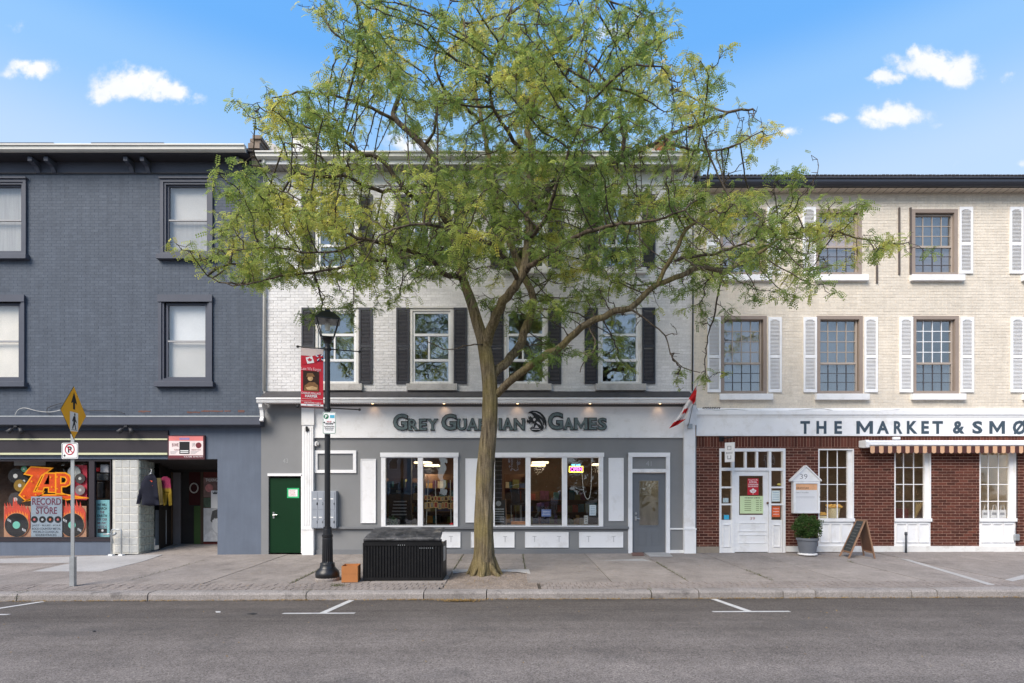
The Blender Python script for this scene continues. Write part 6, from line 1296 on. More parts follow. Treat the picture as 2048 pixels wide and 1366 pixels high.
# sandwich board
t = thing('sandwich_board', 'folding wooden sandwich board with a black chalk face on the pavement', 'sandwich board', 8.2, -.65, gz(8.2, -.65))
F1, F2 = Vector(gy(1680.6, 1112)), Vector(gy(1698.4, 1117)); B1, B2 = Vector(gy(1726.6, 1111)), Vector(gy(1748.5, 1117)); T1 = Vector((8.20, F1.y - .05, PZ(1038, F1.y))); T2 = Vector((8.18, F2.y + .03, PZ(1040, F2.y)))
def slat4(a, b, c, d, w_): return None
def plank(p, q, w_, d_, name, mat):                                 # square bar from p to q
    ax = (q - p).normalized(); u = ax.cross(Vector((0, 1, 0))).normalized(); v = Vector((0, 1, 0)); v = (v - ax * v.dot(ax)).normalized()
    c = lambda o: [tuple(o + u * a * d_ / 2 + v * b * w_ / 2) for a, b in ((-1, -1), (1, -1), (1, 1), (-1, 1))]
    return MB().hexa(c(p), c(q)).build(name, mat, t)
for side_, (P1, P2_) in enumerate(((F1, F2), (B1, B2))):
    off = Vector((-.012 if side_ == 0 else .012, 0, 0)); par = []
    plank(P1 + off, T1 + off, .04, .022, 'stile', wood_raw); plank(P2_ + off, T2 + off, .04, .022, 'stile', wood_raw)
    lo1, lo2 = P1.lerp(T1, .15) + off, P2_.lerp(T2, .15) + off; hi1, hi2 = P1.lerp(T1, .97) + off, P2_.lerp(T2, .97) + off
    n_ = (hi1 - lo1).cross(lo2 - lo1).normalized() * .006
    MB().hexa([tuple(lo1 - n_), tuple(lo2 - n_), tuple(hi2 - n_), tuple(hi1 - n_)], [tuple(lo1 + n_), tuple(lo2 + n_), tuple(hi2 + n_), tuple(hi1 + n_)]).build('chalk_panel', chalk if side_ == 0 else mk('brown_back_panel', lin(110, 78, 60), .7, .15), t)
    for (a, b) in ((lo1, lo2), (hi1, hi2)):
        ax = b - a; MB().hexa([tuple(a + Vector((-.011, 0, -.02))), tuple(b + Vector((-.011, 0, -.02))), tuple(b + Vector((.011, 0, -.02))), tuple(a + Vector((.011, 0, -.02)))], [tuple(a + Vector((-.0105, 0, .02))), tuple(b + Vector((-.0105, 0, .02))), tuple(b + Vector((.0105, 0, .02))), tuple(a + Vector((.0105, 0, .02)))]).build('rail', wood_raw, t)
    if side_ == 0:
        rg = random.Random(2)
        for k in range(9):
            f = .24 + k * .078; a, b = P1.lerp(T1, f) + off, P2_.lerp(T2, f) + off; s0, s1 = rg.uniform(.14, .3), rg.uniform(.6, .86)
            pa, pb_ = a.lerp(b, s0) - n_ * 1.4, a.lerp(b, s1) - n_ * 1.4; pa2, pb2 = a.lerp(b, s0) + n_ * 1.4, a.lerp(b, s1) + n_ * 1.4
            u = (T1 - P1).normalized() * .012; MB().hexa([tuple(pa), tuple(pb_), tuple(pb2), tuple(pa2)], [tuple(pa + u), tuple(pb_ + u), tuple(pb2 + u), tuple(pa2 + u)]).build('chalk_writing', mk('dim_chalk', (.16, .165, .17), .9, .5, 60), t)
# vent pipe, outlet
vx, vy, vz = gy(1812, 1106)
t = thing('vent_pipe', 'thin dark grey vent pipe standing against the white panel', 'pipe', vx, vy, vz); MB().tube([(vx, vy, vz - .05), (vx, vy, PZ(1068, vy))], .024, 12).build('pipe', mk('grey_pipe', lin(74, 78, 84), .6), t, smooth=True); MB().tube([(vx, vy, PZ(1070, vy)), (vx, vy, PZ(1064, vy))], .032, 12).build('cap', mk('grey_pipe', (0, 0, 0)), t, smooth=True)
t = thing('power_outlet', 'grey weatherproof outlet box at the right end of the market front', 'outlet', PX(2029), -.08, PZ(1084)); MB().pb(2024, 2034, 1068, 1081, -.09, -.02, 0).build('cover', galv, t, bevel=.02); MB().tube([(PX(2029), -.05, PZ(1068)), (PX(2028), -.05, PZ(1058)), (PX(2031), -.04, PZ(1048)), (PX(2032), -.03, PZ(1000)), (PX(2032), -.03, PZ(910))], .008).build('lead', dk_grey, t)
# striped awning rolled up
t = thing('awning', 'rolled up brown and tan striped awning in a white cassette', 'awning', PX(1890, -.25), -.25, PZ(893, -.25))
yA = -.28; za, zb_ = PZ(880.5, yA), PZ(893, yA)
MB().prismx([(-.012, za), (yA + .03, za), (yA - .01, za - .03), (yA - .015, zb_ + .04), (yA + .03, zb_), (-.012, zb_)], PX(1738, yA), 14.2).build('cassette', white_panel, t); MB().prismx([(-.012, za + .01), (yA + .0, za + .01), (yA - .035, za - .05), (yA - .02, zb_ - .02), (yA + .06, zb_ - .03), (-.012, zb_)], PX(1731, yA), PX(1737.8, yA)).build('end_cap', white_panel, t)
tan = mk('tan_canvas', lin(208, 166, 134), .85, .06); brn = mk('brown_canvas', lin(78, 48, 46), .85, .08)
x = 1741; k = 0
while PX(x, yA) < 14.1:
    sc = [(PX(x + 8.7 * q / 6, yA), PZ(904.5 + 2.2 * math.sin(math.pi * q / 6), yA)) for q in range(7)]
    MB().prism([(PX(x, yA), zb_ + .01)] + sc + [(PX(x + 8.7, yA), zb_ + .01)], yA + .004 + .006 * math.sin(k * 1.7), yA + .008 + .006 * math.sin(k * 1.7)).build('valance_stripe', tan if k % 2 == 0 else brn, t); x += 8.75; k += 1
t = thing('motion_sensor', 'small white sensor box on the bricks above the awning', 'sensor', PX(1789), -.1, PZ(880)); MB().pb(1783, 1796, 874.5, 879.5, -.09, -.009, 0).build('box', white_panel, t, bevel=.008)
# cables on the ledge
for k, (pts, lab) in enumerate((([(1390, 800), (1394, 818), (1402, 828), (1430, 826), (1480, 824), (1530, 825), (1590, 827), (1650, 822), (1700, 826), (1780, 821), (1850, 826), (1930, 823), (2048, 827), (2100, 826)], 'thin grey cable running the whole length of the market ledge'),
                                ([(1388, 790), (1391, 815), (1398, 822), (1440, 820), (1470, 819), (1520, 822), (1600, 820), (1640, 817), (1690, 823), (1800, 819)], 'upper of the two loose cables above the market ledge'))):
    cable(lab, pts, .0055, mk('grey_cable', (.25, .25, .25), .6), -.07)
t = props(MB().tube([(PX(1405 + 1.2 * k, -.09), -.09 - .02 * (k % 2), PZ(816 + 1.6 * math.sin(k * 2.3), -.09)) for k in range(30)], .012, 6).build('cable_bundle', dk_grey), 'tangled black cable bundle on the ledge near the flag', 'cable')
# market window goods
wick = mk('cream_wicker', lin(222, 208, 172), .8, .2, 40, .1, 60, .6, 60); buns = mk('golden_bread', lin(232, 186, 104), .7, .2, 14)
t = thing('basket', 'cream basket of bread in the market window by the menu case', 'basket', PX(1674, .14), .14, PZ(1036, .14)); MB().lathe([(.13, 0), (.165, .24), (.175, .25)], PX(1674, .14), .32, 20, PZ(1036, .14)).build('basket', wick, t)
for k in range(8): MB().ball((PX(1663 + (k % 4) * 7.4, .14), .22 + .1 * (k // 4), PZ(1014 - 3 * (k // 4), .14)), .05, 10, 6, .7).build('bread_roll', buns, t, smooth=True)
t = thing('fruit_tray', 'tray of golden rolls at the left of the bread basket', 'tray', PX(1647, .14), .14, PZ(1036, .14)); MB().pb(1638, 1656, 1032, 1037, .12, .4, .12).build('tray', wick, t)
for k in range(8): MB().ball((PX(1641 + (k % 4) * 4.6, .14), .2 + .08 * (k // 4), PZ(1029 - 3 * (k // 4), .14)), .036, 8, 6, .7).build('roll', buns, t, smooth=True)
t = thing('straw_sheaf', 'red box and sheaf of straw in the middle market window', 'display', PX(1815, .14), .14, PZ(1036, .14)); MB().pb(1797, 1826, 1018, 1037, .3, .5, .14).build('box', mk('maroon_box', lin(96, 56, 52), .7, .4, 16), t)
for k in range(14): MB().tube([(PX(1838 + k % 3, .2), .35, PZ(1036, .2)), (PX(1830 + k * 1.4, .2), .16 + .006 * k, PZ(1004 + (k % 4) * 2, .2))], .005, 5).build('straw', mk('straw', lin(198, 176, 130), .8), t)
for k, x in enumerate((1972, 1989, 2005)):
    t = thing('gift_bag', ('white printed gift bag at the left', 'white printed gift bag in the middle', 'white printed gift bag at the right')[k] + ' of the three in the far market window', 'bag', PX(x, .14), .14, PZ(1036, .14), 'gift bags in the market window')
    MB().pb(x - 7.5, x + 7.5, 1020, 1036.5, .12, .2, .12).build('bag', mk('white_bag', (.7, .7, .72), .6, .15, 20), t)
    MB().tube([(PX(x - 4, .14), .14, PZ(1020, .14)), (PX(x - 2.5, .14), .14, PZ(1010, .14)), (PX(x + 2.5, .14), .14, PZ(1010, .14)), (PX(x + 4, .14), .14, PZ(1020, .14))], .006, 6).build('handles', white_flat, t)
    one(grey_p, 'printed_mark', t, x - 5, x + 4, 1025, 1030, .117, .1198, .12)

mlg = emit('market_lamp_glow', (1, .86, .66), 15.0)
for k, (x, y, lab) in enumerate(((1500, 1.6, 'lit ceiling panel inside the market above its door'), (1690, 1.9, 'lit ceiling panel inside behind the bread window'), (1850, 1.9, 'lit ceiling panel inside behind the straw window'), (2010, 1.9, 'lit ceiling panel inside behind the gift bag window'))):
    t = thing('ceiling_panel', lab, 'ceiling light', PX(x, y), y, 2.9, 'lit ceiling panels in the market'); X_ = PX(x, y)
    MB().box(X_ - .35, X_ + .35, y - .1, y + .1, 2.88, 2.90).build('diffuser', mlg, t); MB().box(X_ - .38, X_ + .38, y - .13, y + .13, 2.901, 2.94).build('housing', white_flat, t)

patch('white_fleck', line_paint, [(431, 1223), (441, 1223), (441, 1225), (432, 1225)], road, .004, rz); patch('tar_spot', mk('tar', (.03, .03, .03), .7), [(494, 1228), (506, 1226), (515, 1227.5), (505, 1229.5)], road, .004, rz)
patch('tar_spot', mk('tar', (0, 0, 0)), [(185, 1262), (190, 1261), (192, 1263), (187, 1264)], road, .004, rz)
# stock on shelves at the back of the games shop
cols = [mk('stock_%s' % n_, lin(*c_), .6, .25, 14) for n_, c_ in (('ochre', (168, 132, 70)), ('brick', (130, 62, 48)), ('teal', (52, 92, 98)), ('cream', (190, 178, 150)), ('navy', (42, 52, 88)), ('olive', (96, 98, 56)), ('black', (34, 32, 34)), ('plum', (92, 54, 76)))]
rg = random.Random(12); shelfm = mk('dark_wood_shelf', lin(84, 62, 46), .7, .2, 4)
for k, (x0, x1, y, zt_, lab) in enumerate(((770, 846, 2.6, 1.95, 'crowded shelf of game boxes at the back of the left shop window'), (848, 925, 3.2, 2.1, 'shelf of game boxes behind the wire stand'), (1056, 1130, 3.0, 1.55, 'low shelf of game boxes behind the middle pane'), (1128, 1215, 2.4, 1.7, 'shelf of game boxes behind the neon sign pane'), (1008, 1056, 3.4, 2.1, 'tall shelf of game boxes beyond the black chairs'))):
    t = thing('stock_shelf', lab, 'shelf', (PX(x0, y) + PX(x1, y)) / 2, y, .16, 'shelves in the games shop'); X0, X1 = PX(x0, y), PX(x1, y); z = .2
    MB().box(X0, X0 + .03, y, y + .4, .16, zt_).box(X1 - .03, X1, y, y + .4, .16, zt_).box(X0 + .03, X1 - .03, y + .37, y + .4, .16, zt_).build('carcass', shelfm, t)
    while z < zt_ - .2:
        MB().box(X0 + .03, X1 - .03, y, y + .37, z, z + .025).build('shelf_board', shelfm, t); x = X0 + .05
        while x < X1 - .14:
            w_ = rg.uniform(.06, .22); h_ = rg.uniform(.14, .29)
            if rg.random() < .88: MB().box(x, min(x + w_ - .008, X1 - .04), y + rg.uniform(.02, .1), y + .33, z + .026, z + .026 + h_).build('game_box', rg.choice(cols), t)
            x += w_
        z += .36
# ================================================================== THE TREE
D0 = DIST + TY
def TP(px, py, dy): y = TY + dy; return np.array([PX(px, y), y, PZ(py, y)])
LIMBS = [  # photo pixels, depth offset in metres, radius in pixels
 [(968, 1163, 0, 28), (968, 1148, 0, 24), (968, 1125, 0, 22.5), (968, 1050, 0, 21.3), (969, 980, 0, 20.6), (972, 930, 0, 19.6), (977, 880, 0, 18.3), (980, 840, 0, 17.6), (981, 790, 0, 17.4), (979, 755, 0, 17), (973, 715, 0, 15.5), (966, 680, .05, 14), (955, 645, .1, 12.4), (943, 605, .15, 11), (930, 570, .2, 10.2), (921, 540, .3, 9.4), (912, 505, .4, 8.6), (898, 450, .5, 8), (889, 390, .6, 7.4), (873, 328, .7, 7), (848, 292, .8, 6.4), (795, 243, .9, 5.6), (786, 228, 1.0, 5), (794, 205, 1.0, 4.4), (801, 176, 1.0, 4), (782, 142, 1.1, 3.6), (746, 128, 1.1, 3), (707, 91, 1.2, 2.4), (662, 60, 1.2, 1.8), (640, 7, 1.3, 1.2)],
 [(974, 690, 0, 12), (980, 657, -.15, 11.5), (1000, 617, -.35, 11), (1014, 594, -.5, 10.5), (1030, 574, -.6, 10), (1046, 540, -.6, 9.4), (1056, 490, -.5, 8.6), (1058, 420, -.3, 8), (1061, 350, -.2, 7.2), (1063, 299, -.1, 6.6), (1056, 240, 0, 6), (1075, 180, .1, 5.2), (1100, 108, .2, 4.4), (1148, 70, .3, 3.6), (1190, 18, .3, 2.6), (1205, -40, .3, 1.8)],
 [(984, 752, 0, 10), (1008, 728, .2, 10.5), (1031, 706, .4, 10.3), (1044, 684, .55, 10), (1051, 660, .7, 9.6), (1063, 630, .8, 9), (1068, 604, .9, 8.6), (1060, 578, 1.0, 8.2), (1046, 548, 1.1, 7.6), (1030, 510, 1.2, 7), (1010, 450, 1.3, 6.4), (990, 380, 1.4, 5.8), (978, 320, 1.5, 5.2), (965, 250, 1.5, 4.4), (950, 180, 1.6, 3.6), (935, 100, 1.6, 2.8), (925, 40, 1.6, 2)],
 [(993, 790, 0, 8), (1008, 774, -.15, 9), (1030, 755, -.35, 8.8), (1071, 722, -.6, 8.6), (1110, 700, -.8, 8.3), (1140, 678, -.9, 8), (1163, 655, -1.0, 7.8), (1208, 632, -1.1, 7.4), (1260, 615, -1.2, 7), (1289, 592, -1.2, 6.6), (1316, 566, -1.2, 6.2), (1352, 556, -1.1, 5.4), (1398, 534, -1.0, 5), (1420, 538, -.9, 4.8), (1440, 545, -.8, 4.6), (1472, 532, -.7, 4), (1520, 505, -.6, 3.4), (1576, 470, -.5, 3), (1640, 462, -.4, 2.4), (1690, 468, -.3, 2), (1735, 481, -.3, 1.7), (1762, 484, -.3, 1.3)],
 [(1316, 566, -1.2, 5), (1337, 528, -1.3, 4.6), (1352, 504, -1.4, 4.2), (1372, 460, -1.5, 3.6), (1410, 430, -1.5, 3), (1460, 400, -1.5, 2.2)],
 [(1350, 522, -1.35, 3), (1390, 512, -1.2, 2.8), (1432, 508, -1.1, 2.4), (1500, 480, -1.1, 2), (1560, 440, -1.0, 1.6)],
 [(1060, 420, -.3, 6.5), (1085, 390, -.2, 6.5), (1110, 362, -.1, 6.3), (1141, 346, 0, 6), (1211, 330, .2, 5.5), (1267, 306, .3, 5.1), (1323, 278, .4, 4.6), (1352, 264, .5, 4.2), (1415, 243, .5, 3.4), (1457, 225, .6, 2.8), (1506, 218, .6, 2)],
 [(1240, 318, .25, 4.2), (1246, 300, .2, 4), (1243, 246, .1, 3.6), (1229, 207, .1, 3.2), (1211, 165, 0, 2.8), (1186, 134, 0, 2.4), (1158, 118, 0, 1.8)],
 [(1330, 276, .4, 3), (1350, 290, .2, 2.8), (1385, 300, .1, 2.6), (1420, 302, 0, 2.2), (1470, 290, 0, 1.6), (1525, 262, 0, 1.1)],
 [(898, 450, .5, 6), (868, 415, .3, 6), (840, 400, .2, 5.8), (816, 387, .1, 5.6), (795, 359, 0, 5.2), (760, 318, -.1, 4.7), (717, 306, -.2, 4.2), (689, 281, -.3, 3.6), (640, 260, -.4, 2.8), (570, 240, -.5, 1.8), (520, 215, -.5, 1.2)],
 [(868, 380, .5, 4.6), (848, 369, .2, 4.6), (802, 380, -.1, 4.4), (753, 380, -.3, 4), (696, 355, -.5, 3.4), (640, 352, -.6, 2.8), (590, 345, -.7, 1.8)],
 [(926, 556, .25, 6), (900, 552, -.1, 5.6), (879, 542, -.4, 5.2), (865, 517, -.6, 5), (812, 500, -.9, 4.6), (777, 487, -1.1, 4.2), (728, 480, -1.3, 3.6), (690, 462, -1.4, 3), (637, 443, -1.5, 2.4), (560, 420, -1.6, 1.8), (480, 420, -1.6, 1.2)],
 [(868, 520, -.5, 4.4), (820, 514, -.5, 4.2), (770, 520, -.6, 3.8), (732, 521, -.7, 3.5), (686, 535, -.8, 3), (626, 545, -.9, 2.6), (563, 552, -1.0, 2.2), (521, 563, -1.0, 1.9), (468, 570, -1.0, 1.6), (415, 552, -1.0, 1.2)],
 [(1050, 545, -.6, 6), (1075, 520, -1.0, 5.6), (1110, 500, -1.4, 5), (1160, 470, -1.8, 4.4), (1230, 450, -2.1, 3.6), (1310, 440, -2.3, 2.6), (1370, 420, -2.4, 1.6)],
 [(1036, 560, -.6, 5.5), (1015, 525, -1.1, 5.2), (985, 490, -1.6, 4.6), (940, 470, -2.0, 4), (880, 455, -2.3, 3.2), (820, 450, -2.6, 2.4), (760, 470, -2.8, 1.5)],
 [(1056, 480, -.5, 5), (1090, 440, -1.2, 4.4), (1110, 380, -1.7, 3.8), (1140, 300, -1.9, 3), (1170, 220, -1.9, 2.2), (1180, 150, -1.8, 1.4)],
 [(1010, 450, 1.3, 5), (1060, 420, 1.8, 4.4), (1130, 400, 2.1, 3.6), (1210, 390, 2.3, 2.8), (1290, 400, 2.3, 2), (1350, 410, 2.3, 1.3)],
 [(962, 245, 1.5, 4), (930, 215, 1.2, 3.6), (890, 180, .9, 3), (870, 130, .6, 2.4), (880, 70, .5, 1.6), (900, 0, .5, 1.1)],
 [(1061, 320, -.15, 4.5), (1020, 270, -.6, 4), (985, 210, -.9, 3.4), (980, 140, -1.0, 2.8), (1010, 60, -1.0, 2), (1030, -10, -1.0, 1.2)],
 [(790, 240, .9, 3.8), (740, 215, .7, 3.2), (680, 195, .5, 2.7), (610, 185, .4, 2.1), (545, 195, .3, 1.3)],
 [(848, 292, .8, 3.4), (868, 262, .6, 3), (872, 215, .4, 2.4), (862, 165, .3, 1.6)],
 [(700, 357, -.5, 2.6), (660, 330, -.3, 2.2), (620, 300, -.2, 1.8), (570, 285, -.2, 1.2)],
 [(717, 306, -.2, 2.4), (700, 270, 0, 2), (660, 225, .1, 1.5)],
 [(728, 480, -1.3, 2.4), (680, 500, -1.5, 2), (620, 505, -1.6, 1.7), (550, 495, -1.7, 1.4), (480, 500, -1.7, 1)],
 [(637, 443, -1.5, 2), (600, 400, -1.4, 1.6), (550, 375, -1.3, 1.2)],
 [(1260, 616, -1.2, 2.4), (1290, 640, -1.4, 2), (1330, 670, -1.4, 1.6), (1345, 715, -1.4, 1.3), (1365, 735, -1.4, 1.1), (1400, 745, -1.4, .9)],
 [(1175, 650, -1.0, 2), (1190, 690, -1.3, 1.7), (1170, 720, -1.4, 1.4), (1160, 745, -1.4, 1)],
 [(975, 688, 0, 1.8), (940, 690, -.3, 1.5), (900, 700, -.5, 1.2), (850, 682, -.6, .9)],
]
LEAF = [  # leaf cover of the crown in 40-pixel cells of the photograph, from x = 380
 (-80, '000000000000002003430000000000000000'),
 (-40, '000000023000044305554000000000000000'),
 (0, '000000346300155436666533000000000000'),
 (40, '000000456511466566655544000000000000'),
 (80, '000000156621578667765555100000000000'),
 (120, '000000026641667667777656120000000000'),
 (160, '000233245553567778777667750000000000'),
 (200, '000565543454667777777767744553000000'),
 (240, '000467654224556677877766555553000000'),
 (280, '000012332223444566655432244420000000'),
 (320, '000266656433445677766544332100000000'),
 (360, '036666666546667888887766665546530000'),
 (400, '078876665446788888888777777777764000'),
 (440, '057777766567888888787777777888776360'),
 (480, '047788888778888776676656567776500070'),
 (520, '435677778777765664455543332365500030'),
 (560, '100235532345314553334422231053500000'),
 (600, '000000200000001034321212230040000000'),
 (640, '000000000002100023203310230000000000'),
 (680, '000000000003320023222310210000000000'),
 (720, '000000000000020002231000030000000000'),]
BANDS = [(y, y + 40, [(380 + 40 * i, 420 + 40 * i, (int(c) / 8) ** 1.6) for i, c in enumerate(s) if c != '0']) for y, s in LEAF]
rng = np.random.default_rng(21)
def catmull(P, n):
    P = np.array(P, float); out = []
    for i in range(len(P) - 1):
        p0, p1, p2, p3 = P[max(i - 1, 0)], P[i], P[i + 1], P[min(i + 2, len(P) - 1)]; m_ = n[i]
        for k in range(m_):
            s = k / m_; out.append(.5 * (2 * p1 + (p2 - p0) * s + (2 * p0 - 5 * p1 + 4 * p2 - p3) * s * s + (3 * p1 - p0 - 3 * p2 + p3) * s ** 3))
    out.append(P[-1]); return np.array(out)
pos, par, fixr, grow = [], [], [], []; limb_paths = []
for li, L in enumerate(LIMBS):
    pts = []
    for (px, py, dy, r_) in L:
        p = TP(px, py, dy); pts.append(list(p) + [r_ * (.86 if py > 560 else .95) * (DIST + TY + dy) / FPX])
    pts = np.array(pts); seg = np.linalg.norm(np.diff(pts[:, :3], axis=0), axis=1); path = catmull(pts, [max(1, int(s / .11)) for s in seg])
    if li: path[2:-1, :3] += rng.normal(0, .012, (len(path) - 3, 3))
    limb_paths.append(path)
    par0 = -1
    if li: A = np.array(pos); par0 = int(np.argmin(((A - path[0, :3]) ** 2).sum(1)))
    for q in path:
        pos.append(q[:3]); par.append(par0); fixr.append(q[3]); grow.append(q[2] > 3.9 and q[3] < .10); par0 = len(pos) - 1
n_limb = len(pos)
# attraction points: where the photograph shows leaves, spread through the depth of the crown
W_, C_ = [], []
for (y0, y1, l) in BANDS:
    for (x0, x1, d) in l: C_.append((x0, x1, y0, y1)); W_.append((x1 - x0) * (y1 - y0) * d)
W_ = np.array(W_); NC, PER = 500, 10; NA = NC * PER
pick = rng.choice(len(C_), NC, p=W_ / W_.sum()); att = []
for c in pick:
    x0, x1, y0, y1 = C_[c]; px, py = rng.uniform(x0, x1), rng.uniform(y0, y1)
    if px < 520: px += 26
    e_ = max(.12, 1 - ((px - 1090) / 740) ** 2 - max(0, (150 - py) / 420) ** 2 * .8); half = 3.3 * math.sqrt(e_) * (.55 if py > 560 else 1)
    dy = np.clip(rng.uniform(-.85, .9) * half, -2.9, 2.35)
    if px < 640: dy = np.clip(rng.normal(-.8, .8), -2.4, 1.6)
    if px > 1450: dy = np.clip(rng.normal(-.5, .7), -2.2, 1.6)
    ctr_ = TP(px, py, dy); sg = np.array([.29, .29, .10]) * rng.uniform(.7, 1.25)       # leaves gather in flat pads
    for _ in range(PER): att.append(ctr_ + rng.normal(0, 1, 3) * sg)
att = np.array(att); alive = np.ones(NA, bool); P = np.array(pos); G = np.array(grow); par = list(par)
best = np.full(NA, 1e9); bi = np.zeros(NA, int)
def upd(i0, i1):
    idx = np.arange(i0, i1)[G[i0:i1]]
    if len(idx) == 0: return
    for s in range(0, len(idx), 400):
        q = idx[s:s + 400]; d = ((att[:, None, :] - P[None, q, :]) ** 2).sum(2); k = d.argmin(1); dm = d[np.arange(NA), k]; m_ = dm < best; best[m_] = dm[m_]; bi[m_] = q[k[m_]]
upd(0, len(P)); STEP, KILL = .12, .13
for it_ in range(70):
    alive &= best > KILL ** 2
    act = np.where(alive)[0]
    if len(act) == 0: break
    vec = att[act] - P[bi[act]]; vec /= np.linalg.norm(vec, axis=1)[:, None]
    ub, inv = np.unique(bi[act], return_inverse=True); acc = np.zeros((len(ub), 3)); np.add.at(acc, inv, vec)
    acc += rng.normal(0, .5, acc.shape); acc /= np.linalg.norm(acc, axis=1)[:, None]; new = P[ub] + acc * STEP
    i0 = len(P); P = np.vstack([P, new]); par += list(ub); G = np.concatenate([G, np.ones(len(ub), bool)]); upd(i0, len(P))
par = np.array(par); N = len(P)
# short side twigs so that leaves spread round the ends
kids = np.bincount(par[par >= 0], minlength=N)
tw = np.where((np.arange(N) >= n_limb))[0]; d = rng.normal(size=(len(tw), 3)); d[:, 2] = d[:, 2] * .6 + .1; d /= np.linalg.norm(d, axis=1)[:, None]
newp = P[tw] + d * rng.uniform(.04, .13, (len(tw), 1)); P = np.vstack([P, newp]); par = np.concatenate([par, tw]); N2_ = len(P)
rad = np.zeros(N2_); kids = np.bincount(par[par >= 0], minlength=N2_); e_ = 2.3; acc = np.zeros(N2_)
for i in range(N2_ - 1, -1, -1):
    r_ = .0034 if kids[i] == 0 else acc[i] ** (1 / e_)
    if i < n_limb: r_ = fixr[i]
    else: r_ = min(r_, .04)
    rad[i] = r_
    if par[i] >= 0: acc[par[i]] += min(r_, .03) ** e_
# bark
bk_ = NT('honey_locust_bark'); v1 = bk_.noise(1.0, 7, .68, (30, 30, 2.2)); v2 = bk_.noise(38, 4, .6); ms = bk_.rng(bk_.noise(1.6, 4), .42, .62, 0, 1)
c_ = bk_.mix(bk_.rng(v1, .34, .66, 0, 1), (.045, .034, .024), (.30, .24, .155)); c_ = bk_.mix(bk_.math('MULTIPLY', ms, .55), c_, (.24, .195, .07)); c_ = bk_.gain(c_, bk_.rng(v2, .3, .7, .8, 1.2))
bk_.bsdf(c_, .92, .15, 0, (bk_.math('ADD', v1, bk_.math('MULTIPLY', v2, .25)), 1.0, .05))
twm = mk('twig_bark', (.085, .068, .052), .9, .25, 6, .15, 40, .2)
tree = thing('honey_locust_tree', 'tall spreading honey locust tree with thin green and yellow leaves in front of the shops', 'tree', TX, TY, gz(TX, TY))
def sweep(path, sides, ridge, flare=False):
    V_, F_ = [], []; prev = None
    for k, q in enumerate(path):
        p = q[:3]; t_ = path[min(k + 1, len(path) - 1), :3] - path[max(k - 1, 0), :3]; t_ /= np.linalg.norm(t_)
        if prev is None: u = np.cross(t_, [0, 1, 0] if abs(t_[1]) < .9 else [1, 0, 0]); u /= np.linalg.norm(u)
        else: u = prev - t_ * prev.dot(t_); u /= np.linalg.norm(u)
        prev = u; v_ = np.cross(t_, u)
        for j in range(sides):
            a = 2 * math.pi * j / sides; r_ = q[3]
            if ridge:
                s_ = p[2]; n_ = mnoise.noise(Vector((math.cos(a) * 3.4, math.sin(a) * 3.4, s_ * .55))); n2_ = mnoise.noise(Vector((math.cos(a) * 8.5, math.sin(a) * 8.5, s_ * 1.4 + 9)))
                r_ *= 1 + ridge * (1.2 * n_ + 1.0 * (abs(n2_) * 2 - .5))
                if flare and s_ < .35: r_ *= 1 + max(0, (.35 - s_)) * .9 * (.3 + max(0, math.sin(a * 5 + .6)))
            V_.append(tuple(p + (u * math.cos(a) + v_ * math.sin(a)) * r_))
    for k in range(len(path) - 1):
        for j in range(sides): a = k * sides + j; b = k * sides + (j + 1) % sides; F_.append((a, b, b + sides, a + sides))
    return V_, F_
tv, tf = [], []; bv, bf = [], []
for li, path in enumerate(limb_paths):
    big = path[0, 3] > .06
    if li == 0:
        pp = path[:, :]; zs2 = np.linspace(0, len(pp) - 1, len(pp) * 2); pp = np.stack([np.interp(zs2, np.arange(len(path)), path[:, k]) for k in range(4)], 1)
        kz = int(np.argmax(pp[:, 2] > PZ(560, TY))); v_, f_ = sweep(pp[:kz + 1], 56, .085, True)
        v2_, f2_ = sweep(pp[kz:], 16, .05); b = len(bv); bv += v2_; bf += [tuple(b + q for q in f) for f in f2_]
    elif li > 4:
        v_, f_ = sweep(path, 16 if big else 8, .06 if big else .03); b = len(bv); bv += v_; bf += [tuple(b + q for q in f) for f in f_]; continue
    else: v_, f_ = sweep(path, 16 if big else 8, .06 if big else .03)
    b = len(tv); tv += v_; tf += [tuple(b + q for q in f) for f in f_]
for R_ in ([(975, 1118, -.08, 9), (986, 1140, -.14, 8), (999, 1156, -.2, 6), (1012, 1166, -.24, 3)], [(958, 1122, -.1, 8), (950, 1142, -.16, 7), (942, 1156, -.2, 4), (936, 1163, -.22, 2)], [(968, 1125, -.16, 9), (966, 1148, -.22, 8), (962, 1166, -.3, 4), (960, 1172, -.36, 2)], [(985, 1115, .02, 8), (994, 1136, .02, 7), (1005, 1150, .04, 3)], [(951, 1118, .04, 7), (942, 1138, .06, 6), (932, 1150, .08, 2)]):
    q_ = np.array([list(TP(a, b, c)) + [r_ * .72 * D0 / FPX] for a, b, c, r_ in R_]); v_, f_ = sweep(catmull(q_, [6] * (len(q_) - 1)), 14, .12); b = len(tv); tv += v_; tf += [tuple(b + q for q in f) for f in f_]
me = bpy.data.meshes.new('trunk'); me.from_pydata(tv, [], tf); me.polygons.foreach_set('use_smooth', [True] * len(me.polygons)); link('trunk', me, bk_.m, tree)
bk2 = NT('upper_limb_bark'); v1 = bk2.noise(1.0, 6, .62, (20, 20, 3)); v2 = bk2.noise(38, 4, .6)
bk2.bsdf(bk2.gain(bk2.mix(bk2.rng(v1, .34, .66, 0, 1), (.035, .028, .022), (.16, .125, .09)), bk2.rng(v2, .3, .7, .8, 1.2)), .92, .15, 0, (v1, 1.0, .02))
me = bpy.data.meshes.new('limbs'); me.from_pydata(bv, [], bf); me.polygons.foreach_set('use_smooth', [True] * len(me.polygons)); link('limbs', me, bk2.m, tree)
